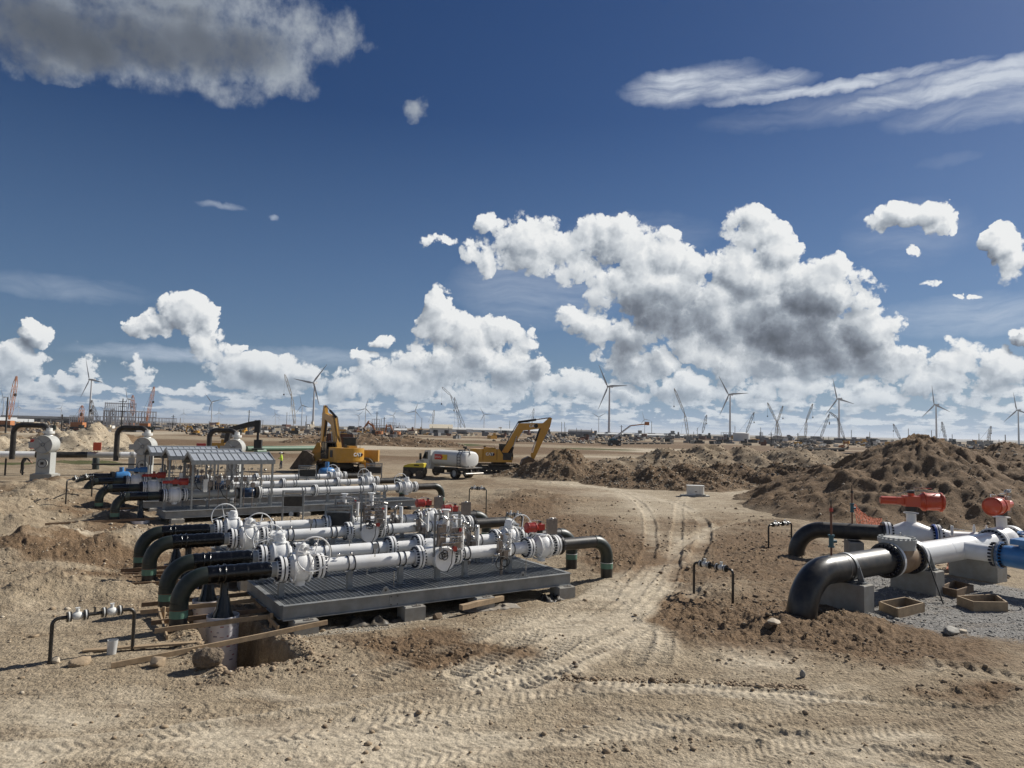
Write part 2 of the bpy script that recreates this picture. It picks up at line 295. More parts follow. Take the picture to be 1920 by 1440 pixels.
# ------------------------------------------------------------------ mesh builder
class MB:
    """collects simple solids; build() links them as one mesh object"""
    def __init__(s): s.v = []; s.f = []; s.mi = []; s.ms = []; s.cur = 0
    def use(s, name):
        if name not in s.ms: s.ms.append(name)
        s.cur = s.ms.index(name); return s
    def add(s, vs, fs):
        o = len(s.v); s.v.extend(tuple(x) for x in vs); s.f.extend(tuple(i + o for i in f) for f in fs); s.mi.extend([s.cur] * len(fs)); return s
    def box(s, c, d, rz=0., rx=0., ry=0.):
        hx, hy, hz = d[0] / 2, d[1] / 2, d[2] / 2
        vs = [Vector((x, y, z)) for z in (-hz, hz) for y in (-hy, hy) for x in (-hx, hx)]
        if rz or rx or ry:
            M = Matrix.Rotation(rz, 3, 'Z') @ Matrix.Rotation(ry, 3, 'Y') @ Matrix.Rotation(rx, 3, 'X'); vs = [M @ p for p in vs]
        c = Vector(c)
        return s.add([p + c for p in vs], [(0, 2, 3, 1), (4, 5, 7, 6), (0, 1, 5, 4), (2, 6, 7, 3), (0, 4, 6, 2), (1, 3, 7, 5)])
    def beam(s, a, b, w, h, up=(0, 0, 1)):
        a, b = Vector(a), Vector(b); d = (b - a).normalized(); up = Vector(up)
        if abs(d.dot(up)) > .98: up = Vector((0, 1, 0))
        x = d.cross(up).normalized(); z = x.cross(d)
        vs = [p + x * (sx * w / 2) + z * (sz * h / 2) for p in (a, b) for sx, sz in ((-1, -1), (1, -1), (1, 1), (-1, 1))]
        return s.add(vs, [(3, 2, 1, 0), (4, 5, 6, 7), (0, 1, 5, 4), (1, 2, 6, 5), (2, 3, 7, 6), (3, 0, 4, 7)])
    def frame(s, d):
        d = Vector(d).normalized(); h = Vector((0, 0, 1)) if abs(d.z) < .9 else Vector((1, 0, 0))
        x = d.cross(h).normalized(); return d, x, d.cross(x)
    def cyl(s, a, b, r, r2=None, n=16, caps=True):
        r2 = r if r2 is None else r2
        return s.lathe([(0, r), ((Vector(b) - Vector(a)).length, r2)], a, Vector(b) - Vector(a), n, caps)
    def lathe(s, prof, o, axis, n=24, caps=True):
        """prof: (distance along the axis, radius)"""
        o = Vector(o); d, x, y = s.frame(axis); vs = []; fs = []
        for t_, r in prof:
            for i in range(n):
                a = 2 * math.pi * i / n; vs.append(o + d * t_ + (x * math.cos(a) + y * math.sin(a)) * r)
        for j in range(len(prof) - 1):
            for i in range(n):
                k = (i + 1) % n; fs.append((j * n + i, j * n + k, (j + 1) * n + k, (j + 1) * n + i))
        if caps: fs.append(tuple(reversed(range(n)))); fs.append(tuple((len(prof) - 1) * n + i for i in range(n)))
        return s.add(vs, fs)
    def tube(s, pts, r, n=12, caps=True):
        """tube through points, r may be a list"""
        pts = [Vector(p) for p in pts]; m = len(pts); rs = r if isinstance(r, (list, tuple)) else [r] * m
        d0, x, y = s.frame(pts[1] - pts[0]); vs = []; fs = []
        for j, p in enumerate(pts):
            t_ = (pts[min(j + 1, m - 1)] - pts[max(j - 1, 0)]).normalized()
            x = (x - t_ * x.dot(t_)).normalized(); y = t_.cross(x)
            for i in range(n):
                a = 2 * math.pi * i / n; vs.append(p + (x * math.cos(a) + y * math.sin(a)) * rs[j])
        for j in range(m - 1):
            for i in range(n):
                k = (i + 1) % n; fs.append((j * n + i, j * n + k, (j + 1) * n + k, (j + 1) * n + i))
        if caps: fs.append(tuple(reversed(range(n)))); fs.append(tuple((m - 1) * n + i for i in range(n)))
        return s.add(vs, fs)
    def torus(s, c, axis, R_, r, n=32, k=8, a0=0., a1=2 * math.pi):
        d, x, y = s.frame(axis); c = Vector(c); full = a1 - a0 > 6.28; m = n if full else n + 1; vs = []; fs = []
        for i in range(m):
            a = a0 + (a1 - a0) * i / n; e = x * math.cos(a) + y * math.sin(a)
            for j in range(k):
                b = 2 * math.pi * j / k; vs.append(c + e * (R_ + r * math.cos(b)) + d * (r * math.sin(b)))
        for i in range(n):
            i2 = (i + 1) % m
            for j in range(k):
                j2 = (j + 1) % k; fs.append((i * k + j, i2 * k + j, i2 * k + j2, i * k + j2))
        return s.add(vs, fs)
    def prism(s, poly, a, b, thick_axis=None):
        """polygon given as 3D points, pushed along the vector b - a"""
        a, b = Vector(a), Vector(b); d = b - a; n = len(poly); ps = [Vector(p) + a for p in poly]
        vs = ps + [p + d for p in ps]
        fs = [tuple(reversed(range(n))), tuple(range(n, 2 * n))] + [(i, (i + 1) % n, n + (i + 1) % n, n + i) for i in range(n)]
        return s.add(vs, fs)
    def ball(s, c, r, n=12, m=8, sc=(1, 1, 1)):
        c = Vector(c); vs = []; fs = []
        for j in range(m + 1):
            t_ = math.pi * j / m
            for i in range(n):
                a = 2 * math.pi * i / n
                vs.append(c + Vector((math.sin(t_) * math.cos(a) * sc[0], math.sin(t_) * math.sin(a) * sc[1], math.cos(t_) * sc[2])) * r)
        for j in range(m):
            for i in range(n):
                k = (i + 1) % n; fs.append((j * n + i, (j + 1) * n + i, (j + 1) * n + k, j * n + k))
        return s.add(vs, fs)
    def mesh(s, name, mats=None, smooth=True, angle=38):
        me = bpy.data.meshes.new(name); me.from_pydata(s.v, [], s.f)
        names = s.ms or [mats]
        for x in names: me.materials.append(MATS[x])
        if len(names) > 1: me.polygons.foreach_set('material_index', s.mi)
        me.validate(clean_customdata=False)
        if smooth:
            me.shade_smooth(); me.set_sharp_from_angle(angle=R(angle))
        me.update(); return me
    def build(s, name, mats=None, parent=None, smooth=True, angle=38, **tags):
        o = bpy.data.objects.new(name, s.mesh(name, mats, smooth, angle)); S.collection.objects.link(o)
        if parent: o.parent = parent
        for k, v_ in tags.items(): o[k] = v_
        return o
def link(name, me, parent=None, loc=(0, 0, 0), rot=(0, 0, 0), **tags):
    o = bpy.data.objects.new(name, me); S.collection.objects.link(o); o.location = loc; o.rotation_euler = rot
    if parent: o.parent = parent
    for k, v in tags.items(): o[k] = v
    return o
def thing(name, label, cat, loc=(0, 0, 0), rz=0., group=None):
    o = bpy.data.objects.new(name, None); S.collection.objects.link(o); o.empty_display_size = .3
    o.location = loc; o.rotation_euler = (0, 0, rz); o['label'] = label; o['category'] = cat
    if group: o['group'] = group
    return o
def tag(o, label, cat, group=None):
    o['label'] = label; o['category'] = cat
    if group: o['group'] = group
    return o
def copy_tree(o, parent=None):
    c = o.copy(); S.collection.objects.link(c); c.parent = parent
    for ch in list(o.children): copy_tree(ch, c)
    return c
def arc(c, a, b, r, t0, t1, n=10):
    """points of a bend: centre c, in-plane unit vectors a and b"""
    c, a, b = Vector(c), Vector(a), Vector(b)
    return [c + (a * math.cos(t0 + (t1 - t0) * i / n) + b * math.sin(t0 + (t1 - t0) * i / n)) * r for i in range(n + 1)]
# ------------------------------------------------------------------ numpy value noise
def _hash(ix, iy, seed):
    h = (ix.astype(np.int64) * 374761393 + iy.astype(np.int64) * 668265263 + seed * 974634777) & 0x7fffffff
    h = ((h ^ (h >> 13)) * 1274126177) & 0x7fffffff
    h = (h ^ (h >> 16)) & 0xffff
    return h / 65535.0
def vnoise(x, y, seed=0):
    ix = np.floor(x); iy = np.floor(y); fx = x - ix; fy = y - iy
    fx = fx * fx * fx * (fx * (fx * 6 - 15) + 10); fy = fy * fy * fy * (fy * (fy * 6 - 15) + 10)
    a = _hash(ix, iy, seed); b = _hash(ix + 1, iy, seed); c = _hash(ix, iy + 1, seed); d = _hash(ix + 1, iy + 1, seed)
    return (a + (b - a) * fx) * (1 - fy) + (c + (d - c) * fx) * fy
def fbm(x, y, scale, octs=4, seed=0, rough=.5):
    s = 0; a = 1.; t = 0; x = x * scale; y = y * scale
    for k in range(octs):
        s = s + a * vnoise(x + 17.3 * k, y - 9.1 * k, seed + k * 7); t += a; a *= rough
        x, y = x * 1.62 + y * 1.2, y * 1.62 - x * 1.2
    return s / t
def sstep(a, b, x):
    t = np.clip((x - a) / (b - a), 0, 1); return t * t * (3 - 2 * t)
# ------------------------------------------------------------------ the lie of the land
SK_O = Vector((-5.20, 16.83)); SK_A = R(33.4)
SK_U = Vector((math.cos(SK_A), math.sin(SK_A))); SK_V = Vector((-SK_U.y, SK_U.x))
def suv(x, y):
    dx, dy = x - SK_O.x, y - SK_O.y
    return dx * SK_U.x + dy * SK_U.y, dx * SK_V.x + dy * SK_V.y
def zone(px, py, rx, ry):
    c = sight(px, py); d = c.y
    y0 = sight(px, py + ry).y; y1 = sight(px, py - ry).y
    return c.x, c.y, rx / FPX * d, max((y1 - y0) / 2, .3)
def zsum(x, y, lst):
    s = 0
    for (px, py, rx, ry, w) in lst:
        cx, cy, ax, ay = zone(px, py, rx, ry)
        s = s + w * np.exp(-(((x - cx) / ax) ** 2 + ((y - cy) / ay) ** 2) * .9)
    return s
BROWN = [(1400,1050,150,60,1.),(1300,1150,90,45,.9),(1500,1170,200,40,.95),(1650,1210,160,30,.8),(1170,1040,60,55,.95),(1090,1010,60,40,.8),(930,970,110,30,.8),(1000,940,70,18,.6),
         (880,1230,170,30,1.),(720,1200,120,22,.7),(1040,1262,120,10,.35),(1830,1300,140,26,.9),(1600,1390,240,22,.7),(700,1350,130,18,.45),(400,1330,110,14,.35),(1060,1390,150,16,.4),
         (1250,1060,50,30,.5),(330,1050,90,50,.3),(1500,1020,60,20,.7),(1370,985,110,12,.6),(1060,915,80,9,.5),(900,905,50,10,.5),(80,1180,110,20,.25),(250,1280,160,12,.35),(1350,1350,150,14,.35)]
PALE = [(1180,1125,110,36,.6),(1090,1185,150,32,.6),(950,1250,200,26,.45),(1230,960,60,40,.4),(900,1400,800,60,.35),(420,1400,400,40,.25),(1420,1235,90,32,1.),(540,1300,130,22,.9),(200,1330,150,26,.6),(1200,1010,60,70,.5),(1240,900,250,22,.55),(1120,920,120,14,.5),(1500,920,130,8,.7),(700,1420,300,30,.4),(1700,1360,60,10,.8),(1430,1290,200,12,.5),(1650,1440,200,16,.5),(1330,1340,200,14,.35),(60,1420,120,24,.5),
        (90,1010,90,22,.6),(210,1000,60,20,.6),(1080,1170,80,24,.3),(330,1215,100,14,.3),(90,1150,100,18,.25),(60,905,60,10,.5)]
GRAV = [(1780,1120,150,40,1.5),(1900,1150,120,50,1.5),(1700,1150,80,26,1.1),(1640,1120,40,20,.6)]
GRAVP = [(650,1160,90,14,1.2),(560,1172,60,12,.9),(780,1140,80,12,.9),(480,1010,110,14,1.1),(650,985,120,12,1.1),(300,1020,60,16,.6),(860,1120,60,12,.5),(960,1110,50,14,.4)]
def seg_dist(x, y, pts):
    """distance across and length along a polyline"""
    bd = np.full(x.shape, 1e9); bs = np.zeros(x.shape); L = 0
    for (x0, y0), (x1, y1) in zip(pts[:-1], pts[1:]):
        dx, dy = x1 - x0, y1 - y0; l = math.hypot(dx, dy)
        t = np.clip(((x - x0) * dx + (y - y0) * dy) / (l * l), 0, 1)
        qx, qy = x - x0 - t * dx, y - y0 - t * dy; d = np.hypot(qx, qy)
        sg = np.sign(dx * qy - dy * qx); k = d < np.abs(bd)
        bd = np.where(k, d * np.where(sg == 0, 1, sg), bd); bs = np.where(k, L + t * l, bs); L += l
    return bd, bs
def pl(*p):
    q = [sight(a, b) for a, b in p]; q = [(v.x, v.y) for v in q]
    for _ in range(2):   # round the corners off
        o = [q[0]]
        for a, b in zip(q[:-1], q[1:]):
            o += [(a[0] * .75 + b[0] * .25, a[1] * .75 + b[1] * .25), (a[0] * .25 + b[0] * .75, a[1] * .25 + b[1] * .75)]
        q = o + [q[-1]]
    return q
# wheel and crawler tracks: line, half width, lug pitch, lug height, slant, sunk depth
TRACKS = [
 (pl((860,1262),(980,1200),(1090,1150),(1190,1095),(1225,1030),(1215,950),(1150,912),(1040,892)), .27, .18, .036, .0, .055),
 (pl((980,1285),(1090,1220),(1190,1150),(1262,1085),(1270,1000),(1275,930),(1330,905),(1450,893)), .27, .18, .036, .0, .055),
 (pl((1195,1245),(1212,1190),(1222,1140),(1265,1095)), .20, .20, .034, .2, .03),
 (pl((1245,1240),(1250,1190),(1262,1150),(1300,1110)), .18, .20, .030, -.2, .03),
 (pl((900,1290),(1050,1225),(1140,1165),(1215,1120),(1240,1060)), .26, .18, .034, .0, .03),
 (pl((1040,1262),(1120,1212),(1195,1155),(1240,1110)), .24, .18, .030, .2, .03),
 (pl((700,1270),(900,1190),(1010,1150),(1110,1110),(1180,1060)), .25, .19, .022, .1, .02),
 (pl((-60,1432),(180,1400),(420,1368),(640,1338),(860,1302),(1060,1250),(1200,1180)), .24, .17, .014, .7, .02),
 (pl((250,1420),(480,1385),(700,1365),(900,1330),(1100,1290),(1330,1280)), .24, .19, .017, -.7, .02),
 (pl((700,1440),(900,1400),(1150,1380),(1400,1345),(1600,1300),(1760,1250)), .26, .16, .011, .7, .02),
 (pl((1120,1290),(1400,1300),(1650,1320),(1960,1350)), .24, .17, .012, -.6, .03),
 (pl((1150,1330),(1350,1370),(1560,1400),(1800,1440)), .24, .17, .011, .7, .02),
 (pl((1300,1440),(1560,1390),(1780,1370),(1960,1330)), .26, .15, .011, -.7, .02),
 (pl((1760,1250),(1850,1262),(1940,1285)), .26, .30, .040, .5, .03),
 (pl((1090,1285),(1290,1292),(1500,1308),(1640,1322)), .10, .0, .0, 0, -.035),
 (pl((-40,1402),(200,1378),(430,1350),(640,1318),(780,1296)), .07, 0, 0, 0, -.035),
 (pl((1010,905),(1150,915),(1300,950),(1330,1000),(1300,1060)), .3, .25, .012, 0, .04),
 (pl((1500,965),(1340,985),(1250,1040),(1180,1120)), .3, .22, .012, 0, .03),
 (pl((950,880),(1100,900),(1250,905),(1500,925)), .3, .3, .012, 0, .05),
]
# pits round the risers: centre u, v, half size u, v, depth
PITS = [(-1.02, .12, .70, 2.62, 1.7), (-1.15, 7.2, .62, 1.9, .8)]
def height(x, y, fine=True):
    x = np.asarray(x, float); y = np.asarray(y, float); r = np.hypot(x, y)
    far = sstep(70, 260, r)
    brown = np.clip(zsum(x, y, BROWN), 0, 1.2)
    grav = np.clip(zsum(x, y, GRAV) + zsum(x, y, GRAVP), 0, 1)
    h = (fbm(x, y, .09, 3, 3) - .5) * .35 * sstep(6, 26, r)
    h = h + (fbm(x, y, .004, 3, 5) - .5) * 2.0 * sstep(200, 1200, r) * (1 - sstep(6000, 9000, r))
    h = h + sstep(7000, 16000, r) * 42 * (.35 + fbm(x, y, .00016, 4, 8)) * sstep(-.02, .5, x / (np.abs(y) + 1)) * (y > 0)
    # heaps on the left
    def heap(px, py, rx, ry, hh, seed, p=1.):
        cx, cy, ax, ay = zone(px, py, rx, ry)
        wx = x + (fbm(x, y, .5, 3, seed) - .5) * ax * .8; wy = y + (fbm(x, y, .5, 3, seed + 5) - .5) * ay * .8
        q = np.sqrt(((wx - cx) / ax) ** 2 + ((wy - cy) / ay) ** 2)
        return hh * np.clip(1 - q, 0, 1) ** p
    hp = heap(150, 925, 150, 30, 1.1, 11) + heap(10, 965, 170, 50, .9, 12) + heap(60, 1030, 120, 40, .9, 13) + heap(230, 1030, 90, 34, .75, 14) + heap(170, 1100, 130, 32, .35, 15) + heap(120,1050,160,60,.3,10)
    hp = hp + heap(235, 905, 70, 12, .7, 16) + heap(190, 975, 60, 14, .5, 17) + heap(10, 1120, 110, 34, .35, 18) + heap(150,872,120,10,.5,19)
    hp = hp + heap(60, 845, 110, 14, 1.5, 20) + heap(170, 850, 60, 10, 1.5, 21) + heap(235, 848, 70, 10, 1.9, 22)
    hp = hp + heap(940, 1112, 90, 14, .12, 23) + heap(985, 935, 110, 16, .5, 24) + heap(880, 925, 50, 16, .2, 25)
    hp = hp + heap(1480, 1175, 90, 26, .20, 28) + heap(1590, 1165, 80, 22, .22, 29) + heap(1340, 1105, 70, 20, .15, 30) + heap(1480, 985, 90, 9, .3, 32) + heap(740, 805, 60, 3, 2.4, 33) + heap(1000,815,200,3,1.5,34)
    h = h + hp
    left = sstep(-2, -8, x) * sstep(16, 23, y) * (1 - sstep(50, 70, y)) * (1 - grav)
    rough = .20 + .62 * np.clip(brown + hp * 1.5 + left * .7, 0, 1.35) * (1 - .75 * grav)
    h = h + (fbm(x, y, .55, 4, 41, .55) - .5) * .22 * rough * (1 - .6 * far)
    if fine:
        lump = fbm(x, y, 2.6, 4, 51, .6)
        h = h + (np.abs(lump - .5) * 2) * .15 * rough * (.35 + .65 * sstep(.2, .7, brown + hp * 2)) * (1 - far)
        cl_ = fbm(x, y, 6.0, 4, 61, .72); h = h + (np.maximum(cl_ - .5, 0) * .20 - .02) * (.16 + rough * 1.1) * (1 - sstep(35, 60, r)) + (np.abs(fbm(x, y, 9.0, 3, 62, .7) - .5)) * .05 * (.3 + rough) * (1 - sstep(25, 45, r))
        tm = np.zeros(x.shape)
        for pts, hw, pitch, amp, slant, sink in TRACKS:
            if hw == 0: continue
            xs = [p[0] for p in pts]; ys = [p[1] for p in pts]
            k = (x > min(xs) - 1) & (x < max(xs) + 1) & (y > min(ys) - 1) & (y < max(ys) + 1)
            if not k.any(): continue
            d, s = seg_dist(x[k], y[k], pts)
            wob = (fbm(x[k], y[k], 1.2, 2, 71) - .5) * .12
            d = d + wob; m = 1 - sstep(hw * .85, hw * 1.15, np.abs(d))
            fade = sstep(.22, .45, fbm(x[k], y[k], .7, 2, 81))
            g_ = 0
            if pitch:
                ph = (s + slant * np.abs(d)) / pitch; g_ = (sstep(.12, .34, ph % 1.) - sstep(.62, .86, ph % 1.)) * amp * 1.5 * (.35 + .65 * fade)
            edge = np.exp(-((np.abs(d) - hw * 1.15) / .07) ** 2) * (.034 if sink > 0 else 0) * fade
            if sink < 0: m = np.exp(-(d / hw) ** 2)
            h[k] = h[k] * (1 - .70 * m * (sink > 0)) + m * (g_ - sink) + edge
            tm[k] = np.maximum(tm[k], m * (.5 + .5 * fade))
    u, v = suv(x, y)
    for cu, cv, hu, hv, dp in PITS:
        wob = (fbm(x, y, 1.6, 3, 91) - .5) * .34
        q = np.maximum(np.abs(u - cu) - hu, np.abs(v - cv) - hv) + wob
        h = h - dp * (1 - sstep(-.28, .03, q)) + .10 * np.exp(-((q - .25) / .22) ** 2)
    # keep the ground below the decks
    dq = np.maximum(np.maximum(-.1 - u, u - 8.7), np.maximum(-.25 - v, v - 9.4))
    m_ = 1 - sstep(-.1, 1.2, dq); h = h - .12 * m_
    h = np.where(dq < 0, np.minimum(h, .0 + .05 * fbm(x, y, 3, 2, 5)), h)
    return h
def gz(x, y): return float(height(np.array([x]), np.array([y]))[0])
def on(px, py):
    """a spot of the ground as seen in the photograph, resting on the relief"""
    p = sight(px, py)
    for _ in range(3): p = sight(px, py, gz(p.x, p.y))
    return p
def ground_mesh():
    th = np.radians(np.concatenate([np.linspace(-180, -47, 60)[:-1], np.linspace(-47, 47, 1040), np.linspace(47, 180, 60)[1:]]))
    rs = [1.2, 2.5, 4, 5.5, 6.8, 7.8]; r = 8.4
    while r < 45000:
        rs.append(r)
        r += min(max(r * r * 2.3e-4, .02), .27) if r < 62 else (r * (.014 if r < 260 else .05))
    rs = np.array(rs); n = len(th); m = len(rs)
    TH, RR = np.meshgrid(th, rs); X = (RR * np.sin(TH)).ravel(); Y = (RR * np.cos(TH)).ravel()
    Z = height(X, Y)
    co = np.stack([X, Y, Z], 1).astype(np.float32)
    co = np.vstack([co, [[0, 0, 0]]]).astype(np.float32)
    i, j = np.meshgrid(np.arange(m - 1), np.arange(n - 1), indexing='ij'); a = (i * n + j).ravel()
    q = np.stack([a, a + 1, a + n + 1, a + n], 1)[:, ::-1]
    me = bpy.data.meshes.new('ground'); me.vertices.add(len(co)); me.vertices.foreach_set('co', co.ravel())
    me.loops.add(q.size); me.loops.foreach_set('vertex_index', q.ravel().astype(np.int32))
    me.polygons.add(len(q)); me.polygons.foreach_set('loop_start', np.arange(0, q.size, 4, dtype=np.int32)); me.polygons.foreach_set('loop_total', np.full(len(q), 4, dtype=np.int32))
    me.update(calc_edges=True); me.shade_smooth()
    paint_ground(me, co[:, 0].astype(float), co[:, 1].astype(float), co[:, 2].astype(float))
    return me
def paint_ground(me, x, y, z):
    """which soil lies where: brown turned soil, pale packed caliche, grey gravel, grass"""
    r = np.hypot(x, y); w = (fbm(x, y, .6, 4, 101) - .5)
    br = zsum(x + w * 2.0, y + w * 2.4, BROWN) + (fbm(x, y, .16, 4, 103) - .47) * .9
    left = sstep(-2, -8, x) * sstep(16, 23, y) * (1 - sstep(50, 70, y)); br = br + left * (fbm(x, y, .45, 4, 117) - .38) * 2.6
    pa = zsum(x + w, y + w * 2, PALE) + (fbm(x, y, .22, 5, 105) - .5) * 1.1
    gr = zsum(x + w * .6, y + w, GRAV) ; gp = zsum(x + w * .6, y + w, GRAVP)
    for pts, hw, pitch, amp, slant, sink in TRACKS:
        k = r < 80
        d, s_ = seg_dist(x[k], y[k], pts); m = np.exp(-(d / (hw * 1.7)) ** 2) * (.42 if sink > 0 else .45) * (.4 + .9 * fbm(x[k], y[k], .5, 3, 115)); pa[k] += m; br[k] -= m * .8
    far = sstep(70, 130, r)
    band = fbm(x * .25, y, .022, 4, 107); br = br * (1 - far) + far * sstep(.36, .6, band) * 1.0
    pa = pa * (1 - far) + far * (sstep(.60, .70, fbm(x * .3, y, .017, 3, 109)) * .9 - .2)
    for (px, py, rx, ry, wt) in [(700,839,170,4.5,1.2),(1290,846,230,4,1.2),(1120,856,110,3,.9),(1440,862,110,2.5,.7),(1000,826,330,3,.6),(350,838,90,5,.6),(90,812,150,6,.8),(420,812,170,5,.7)]:
        cx, cy, ax, ay = zone(px, py, rx, ry); q_ = wt * np.exp(-(((x - cx) / ax) ** 2 + ((y - cy) / ay) ** 2) ** 2); pa = pa + q_; br = br - q_
    gs = np.zeros(x.shape)
    for (px, py, rx, ry, wt) in [(130,872,95,3.5,1.3),(760,832,140,4,1.4),(1120,842,90,2,.7),(30,868,60,4,1.)]:
        cx, cy, ax, ay = zone(px, py, rx, ry); gs += wt * np.exp(-(((x - cx) / ax) ** 2 + ((y - cy) / ay) ** 2) ** 2)
    gs += sstep(900, 2500, r) * .55 * sstep(.4, .6, fbm(x, y, .002, 3, 111))
    for nm, a in (('brown', br), ('pale', pa), ('gravel', gr), ('pebble', gp), ('grass', gs)):
        at = me.attributes.new(nm, 'FLOAT', 'POINT'); at.data.foreach_set('value', np.clip(a, 0, 1).astype(np.float32))
def soil():
    m = bpy.data.materials.new('soil'); m.use_nodes = True; t = NT(m.node_tree); b = m.node_tree.nodes['Principled BSDF']
    b.inputs['Roughness'].default_value = .93; b.inputs['Specular IOR Level'].default_value = .15
    pos = t.n('ShaderNodeNewGeometry').outputs['Position']
    A = {k: t.n('ShaderNodeAttribute', attribute_name=k).outputs['Fac'] for k in ('brown', 'pale', 'gravel', 'pebble', 'grass')}
    n1 = t.noise(pos, .9, 6, .65); n2 = t.noise(pos, 9, 5, .7); n3 = t.noise(pos, 38, 3, .7); n0 = t.noise(pos, .13, 4, .6)
    tan = t.mix(t.rng(n1, .3, .7), (.435, .352, .245), (.34, .268, .18))
    pale = t.mix(t.rng(n2, .3, .7), (.61, .525, .395), (.51, .43, .315))
    brn = t.mix(t.rng(n2, .3, .72), (.26, .175, .103), (.155, .103, .062))
    c = t.mix(t.rng(t.m('ADD', A['pale'], t.m('MULTIPLY_ADD', n2, .8, -.4)), .2, .85), tan, pale)
    c = t.mix(t.rng(t.m('ADD', A['brown'], t.m('MULTIPLY_ADD', n1, .9, -.45)), .15, .75), c, brn)
    grv = t.mix(t.rng(n3, .3, .7), (.13, .125, .118), (.40, .385, .36))
    c = t.mix(t.rng(t.m('ADD', A['gravel'], t.m('MULTIPLY_ADD', n2, .7, -.35)), .35, .6), c, grv)
    peb = t.mix(t.rng(n3, .35, .65), (.24, .20, .15), (.56, .50, .40))
    c = t.mix(t.rng(t.m('ADD', A['pebble'], t.m('MULTIPLY_ADD', n2, .7, -.35)), .35, .65), c, peb)
    grs = t.mix(t.rng(n1, .3, .7), (.075, .095, .032), (.13, .125, .055))
    c = t.mix(t.rng(t.m('ADD', A['grass'], t.m('MULTIPLY_ADD', n1, .7, -.35)), .3, .6), c, grs)
    n4 = t.noise(t.v('MULTIPLY', pos, (1., 2.2, 1.)), 3.2, 7, .72)
    sp = t.m('MULTIPLY', t.rng(n3, .3, .75, .60, 1.28), t.rng(n4, .34, .66, .62, 1.18))
    n5 = t.noise(t.v('MULTIPLY', pos, (.42, 1.9, 1.)), .85, 7, .7); c = t.mix(t.rng(n5, .50, .64, 0, .48), c, (.20, .145, .096)); c = t.mix(1., c, t.n('ShaderNodeCombineColor', {0: sp, 1: sp, 2: sp}).outputs[0], 'MULTIPLY')
    t.t.links.new(c, b.inputs['Base Color'])
    cam_d = t.v('LENGTH', t.v('MULTIPLY', pos, (1, 1, 0)), out=1)
    vor = t.n('ShaderNodeTexVoronoi', {'Vector': pos, 'Scale': 13., 'Detail': 1., 'Randomness': 1.}, feature='F1').outputs[0]
    pm = t.m('MULTIPLY_ADD', t.rng(t.m('ADD', A['pale'], t.m('MULTIPLY_ADD', n4, 1.2, -.6)), .3, .8), -.62, 1.)
    hgt = t.m('ADD', t.m('MULTIPLY', n2, .05), t.m('ADD', t.m('MULTIPLY', n3, .022), t.m('MULTIPLY', vor, -.028)))
    bp = t.n('ShaderNodeBump', {'Strength': .85, 'Distance': 1., 'Height': t.m('MULTIPLY', hgt, pm)})
    t.t.links.new(bp.outputs[0], b.inputs['Normal'])
    MATS['soil'] = m
soil()
_gm = ground_mesh(); _gm.materials.append(MATS['soil'])
ground = link('ground', _gm, kind='structure')
# ------------------------------------------------------------------ loose clods and stones
def ico():
    t = (1 + 5 ** .5) / 2
    v = np.array([(-1,t,0),(1,t,0),(-1,-t,0),(1,-t,0),(0,-1,t),(0,1,t),(0,-1,-t),(0,1,-t),(t,0,-1),(t,0,1),(-t,0,-1),(-t,0,1)], float); v /= np.linalg.norm(v[0])
    f = np.array([(0,11,5),(0,5,1),(0,1,7),(0,7,10),(0,10,11),(1,5,9),(5,11,4),(11,10,2),(10,7,6),(7,1,8),(3,9,4),(3,4,2),(3,2,6),(3,6,8),(3,8,9),(4,9,5),(2,4,11),(6,2,10),(8,6,7),(9,8,1)])
    return v, f
def rock_mass(name, x, y, z, s, seed, mats, flat=.65, slot=None, kind='stuff', parent=None, **tags):
    """many small stones as one mesh; s is each stone's radius"""
    rs = np.random.RandomState(seed); v0, f0 = ico(); n = len(x)
    k = 8; base = np.stack([v0 * (1 + rs.uniform(-.32, .32, (12, 1))) for _ in range(k)])
    idx = rs.randint(0, k, n); V = base[idx] * s[:, None, None]
    V[:, :, 0] *= rs.uniform(.75, 1.4, (n, 1)); V[:, :, 2] *= flat * rs.uniform(.7, 1.2, (n, 1))
    a = rs.uniform(0, 6.28, n); ca, sa = np.cos(a)[:, None], np.sin(a)[:, None]
    X = V[:, :, 0] * ca - V[:, :, 1] * sa + x[:, None]; Y = V[:, :, 0] * sa + V[:, :, 1] * ca + y[:, None]; Z = V[:, :, 2] + z[:, None]
    co = np.stack([X, Y, Z], 2).reshape(-1, 3).astype(np.float32)
    fs = (f0[None] + (np.arange(n) * 12)[:, None, None]).reshape(-1, 3).astype(np.int32)
    me = bpy.data.meshes.new(name); me.vertices.add(len(co)); me.vertices.foreach_set('co', co.ravel())
    me.loops.add(fs.size); me.loops.foreach_set('vertex_index', fs.ravel())
    me.polygons.add(len(fs)); me.polygons.foreach_set('loop_start', np.arange(0, fs.size, 3, dtype=np.int32)); me.polygons.foreach_set('loop_total', np.full(len(fs), 3, dtype=np.int32))
    me.update(calc_edges=True)
    for q in mats: me.materials.append(MATS[q])
    if len(mats) > 1:
        sl_ = slot if slot is not None else rs.randint(0, len(mats), n)
        me.polygons.foreach_set('material_index', np.repeat(sl_, 20).astype(np.int32))
    o = link(name, me, parent)
    if kind: o['kind'] = kind
    for a_, b_ in tags.items(): o[a_] = b_
    return o
mat('clod_brown', (.19, .135, .085), .95, var=.35, vs=5, bump=.01, bs=20)
mat('clod_tan', (.36, .27, .175), .95, var=.3, vs=5, bump=.01, bs=20)
mat('clod_pale', (.52, .44, .33), .9, var=.25, vs=5, bump=.006, bs=20)
mat('stone_dark', (.085, .08, .08), .8, var=.3, vs=6)
mat('stone_grey', (.34, .32, .28), .85, var=.4, vs=6, bump=.006, bs=25)
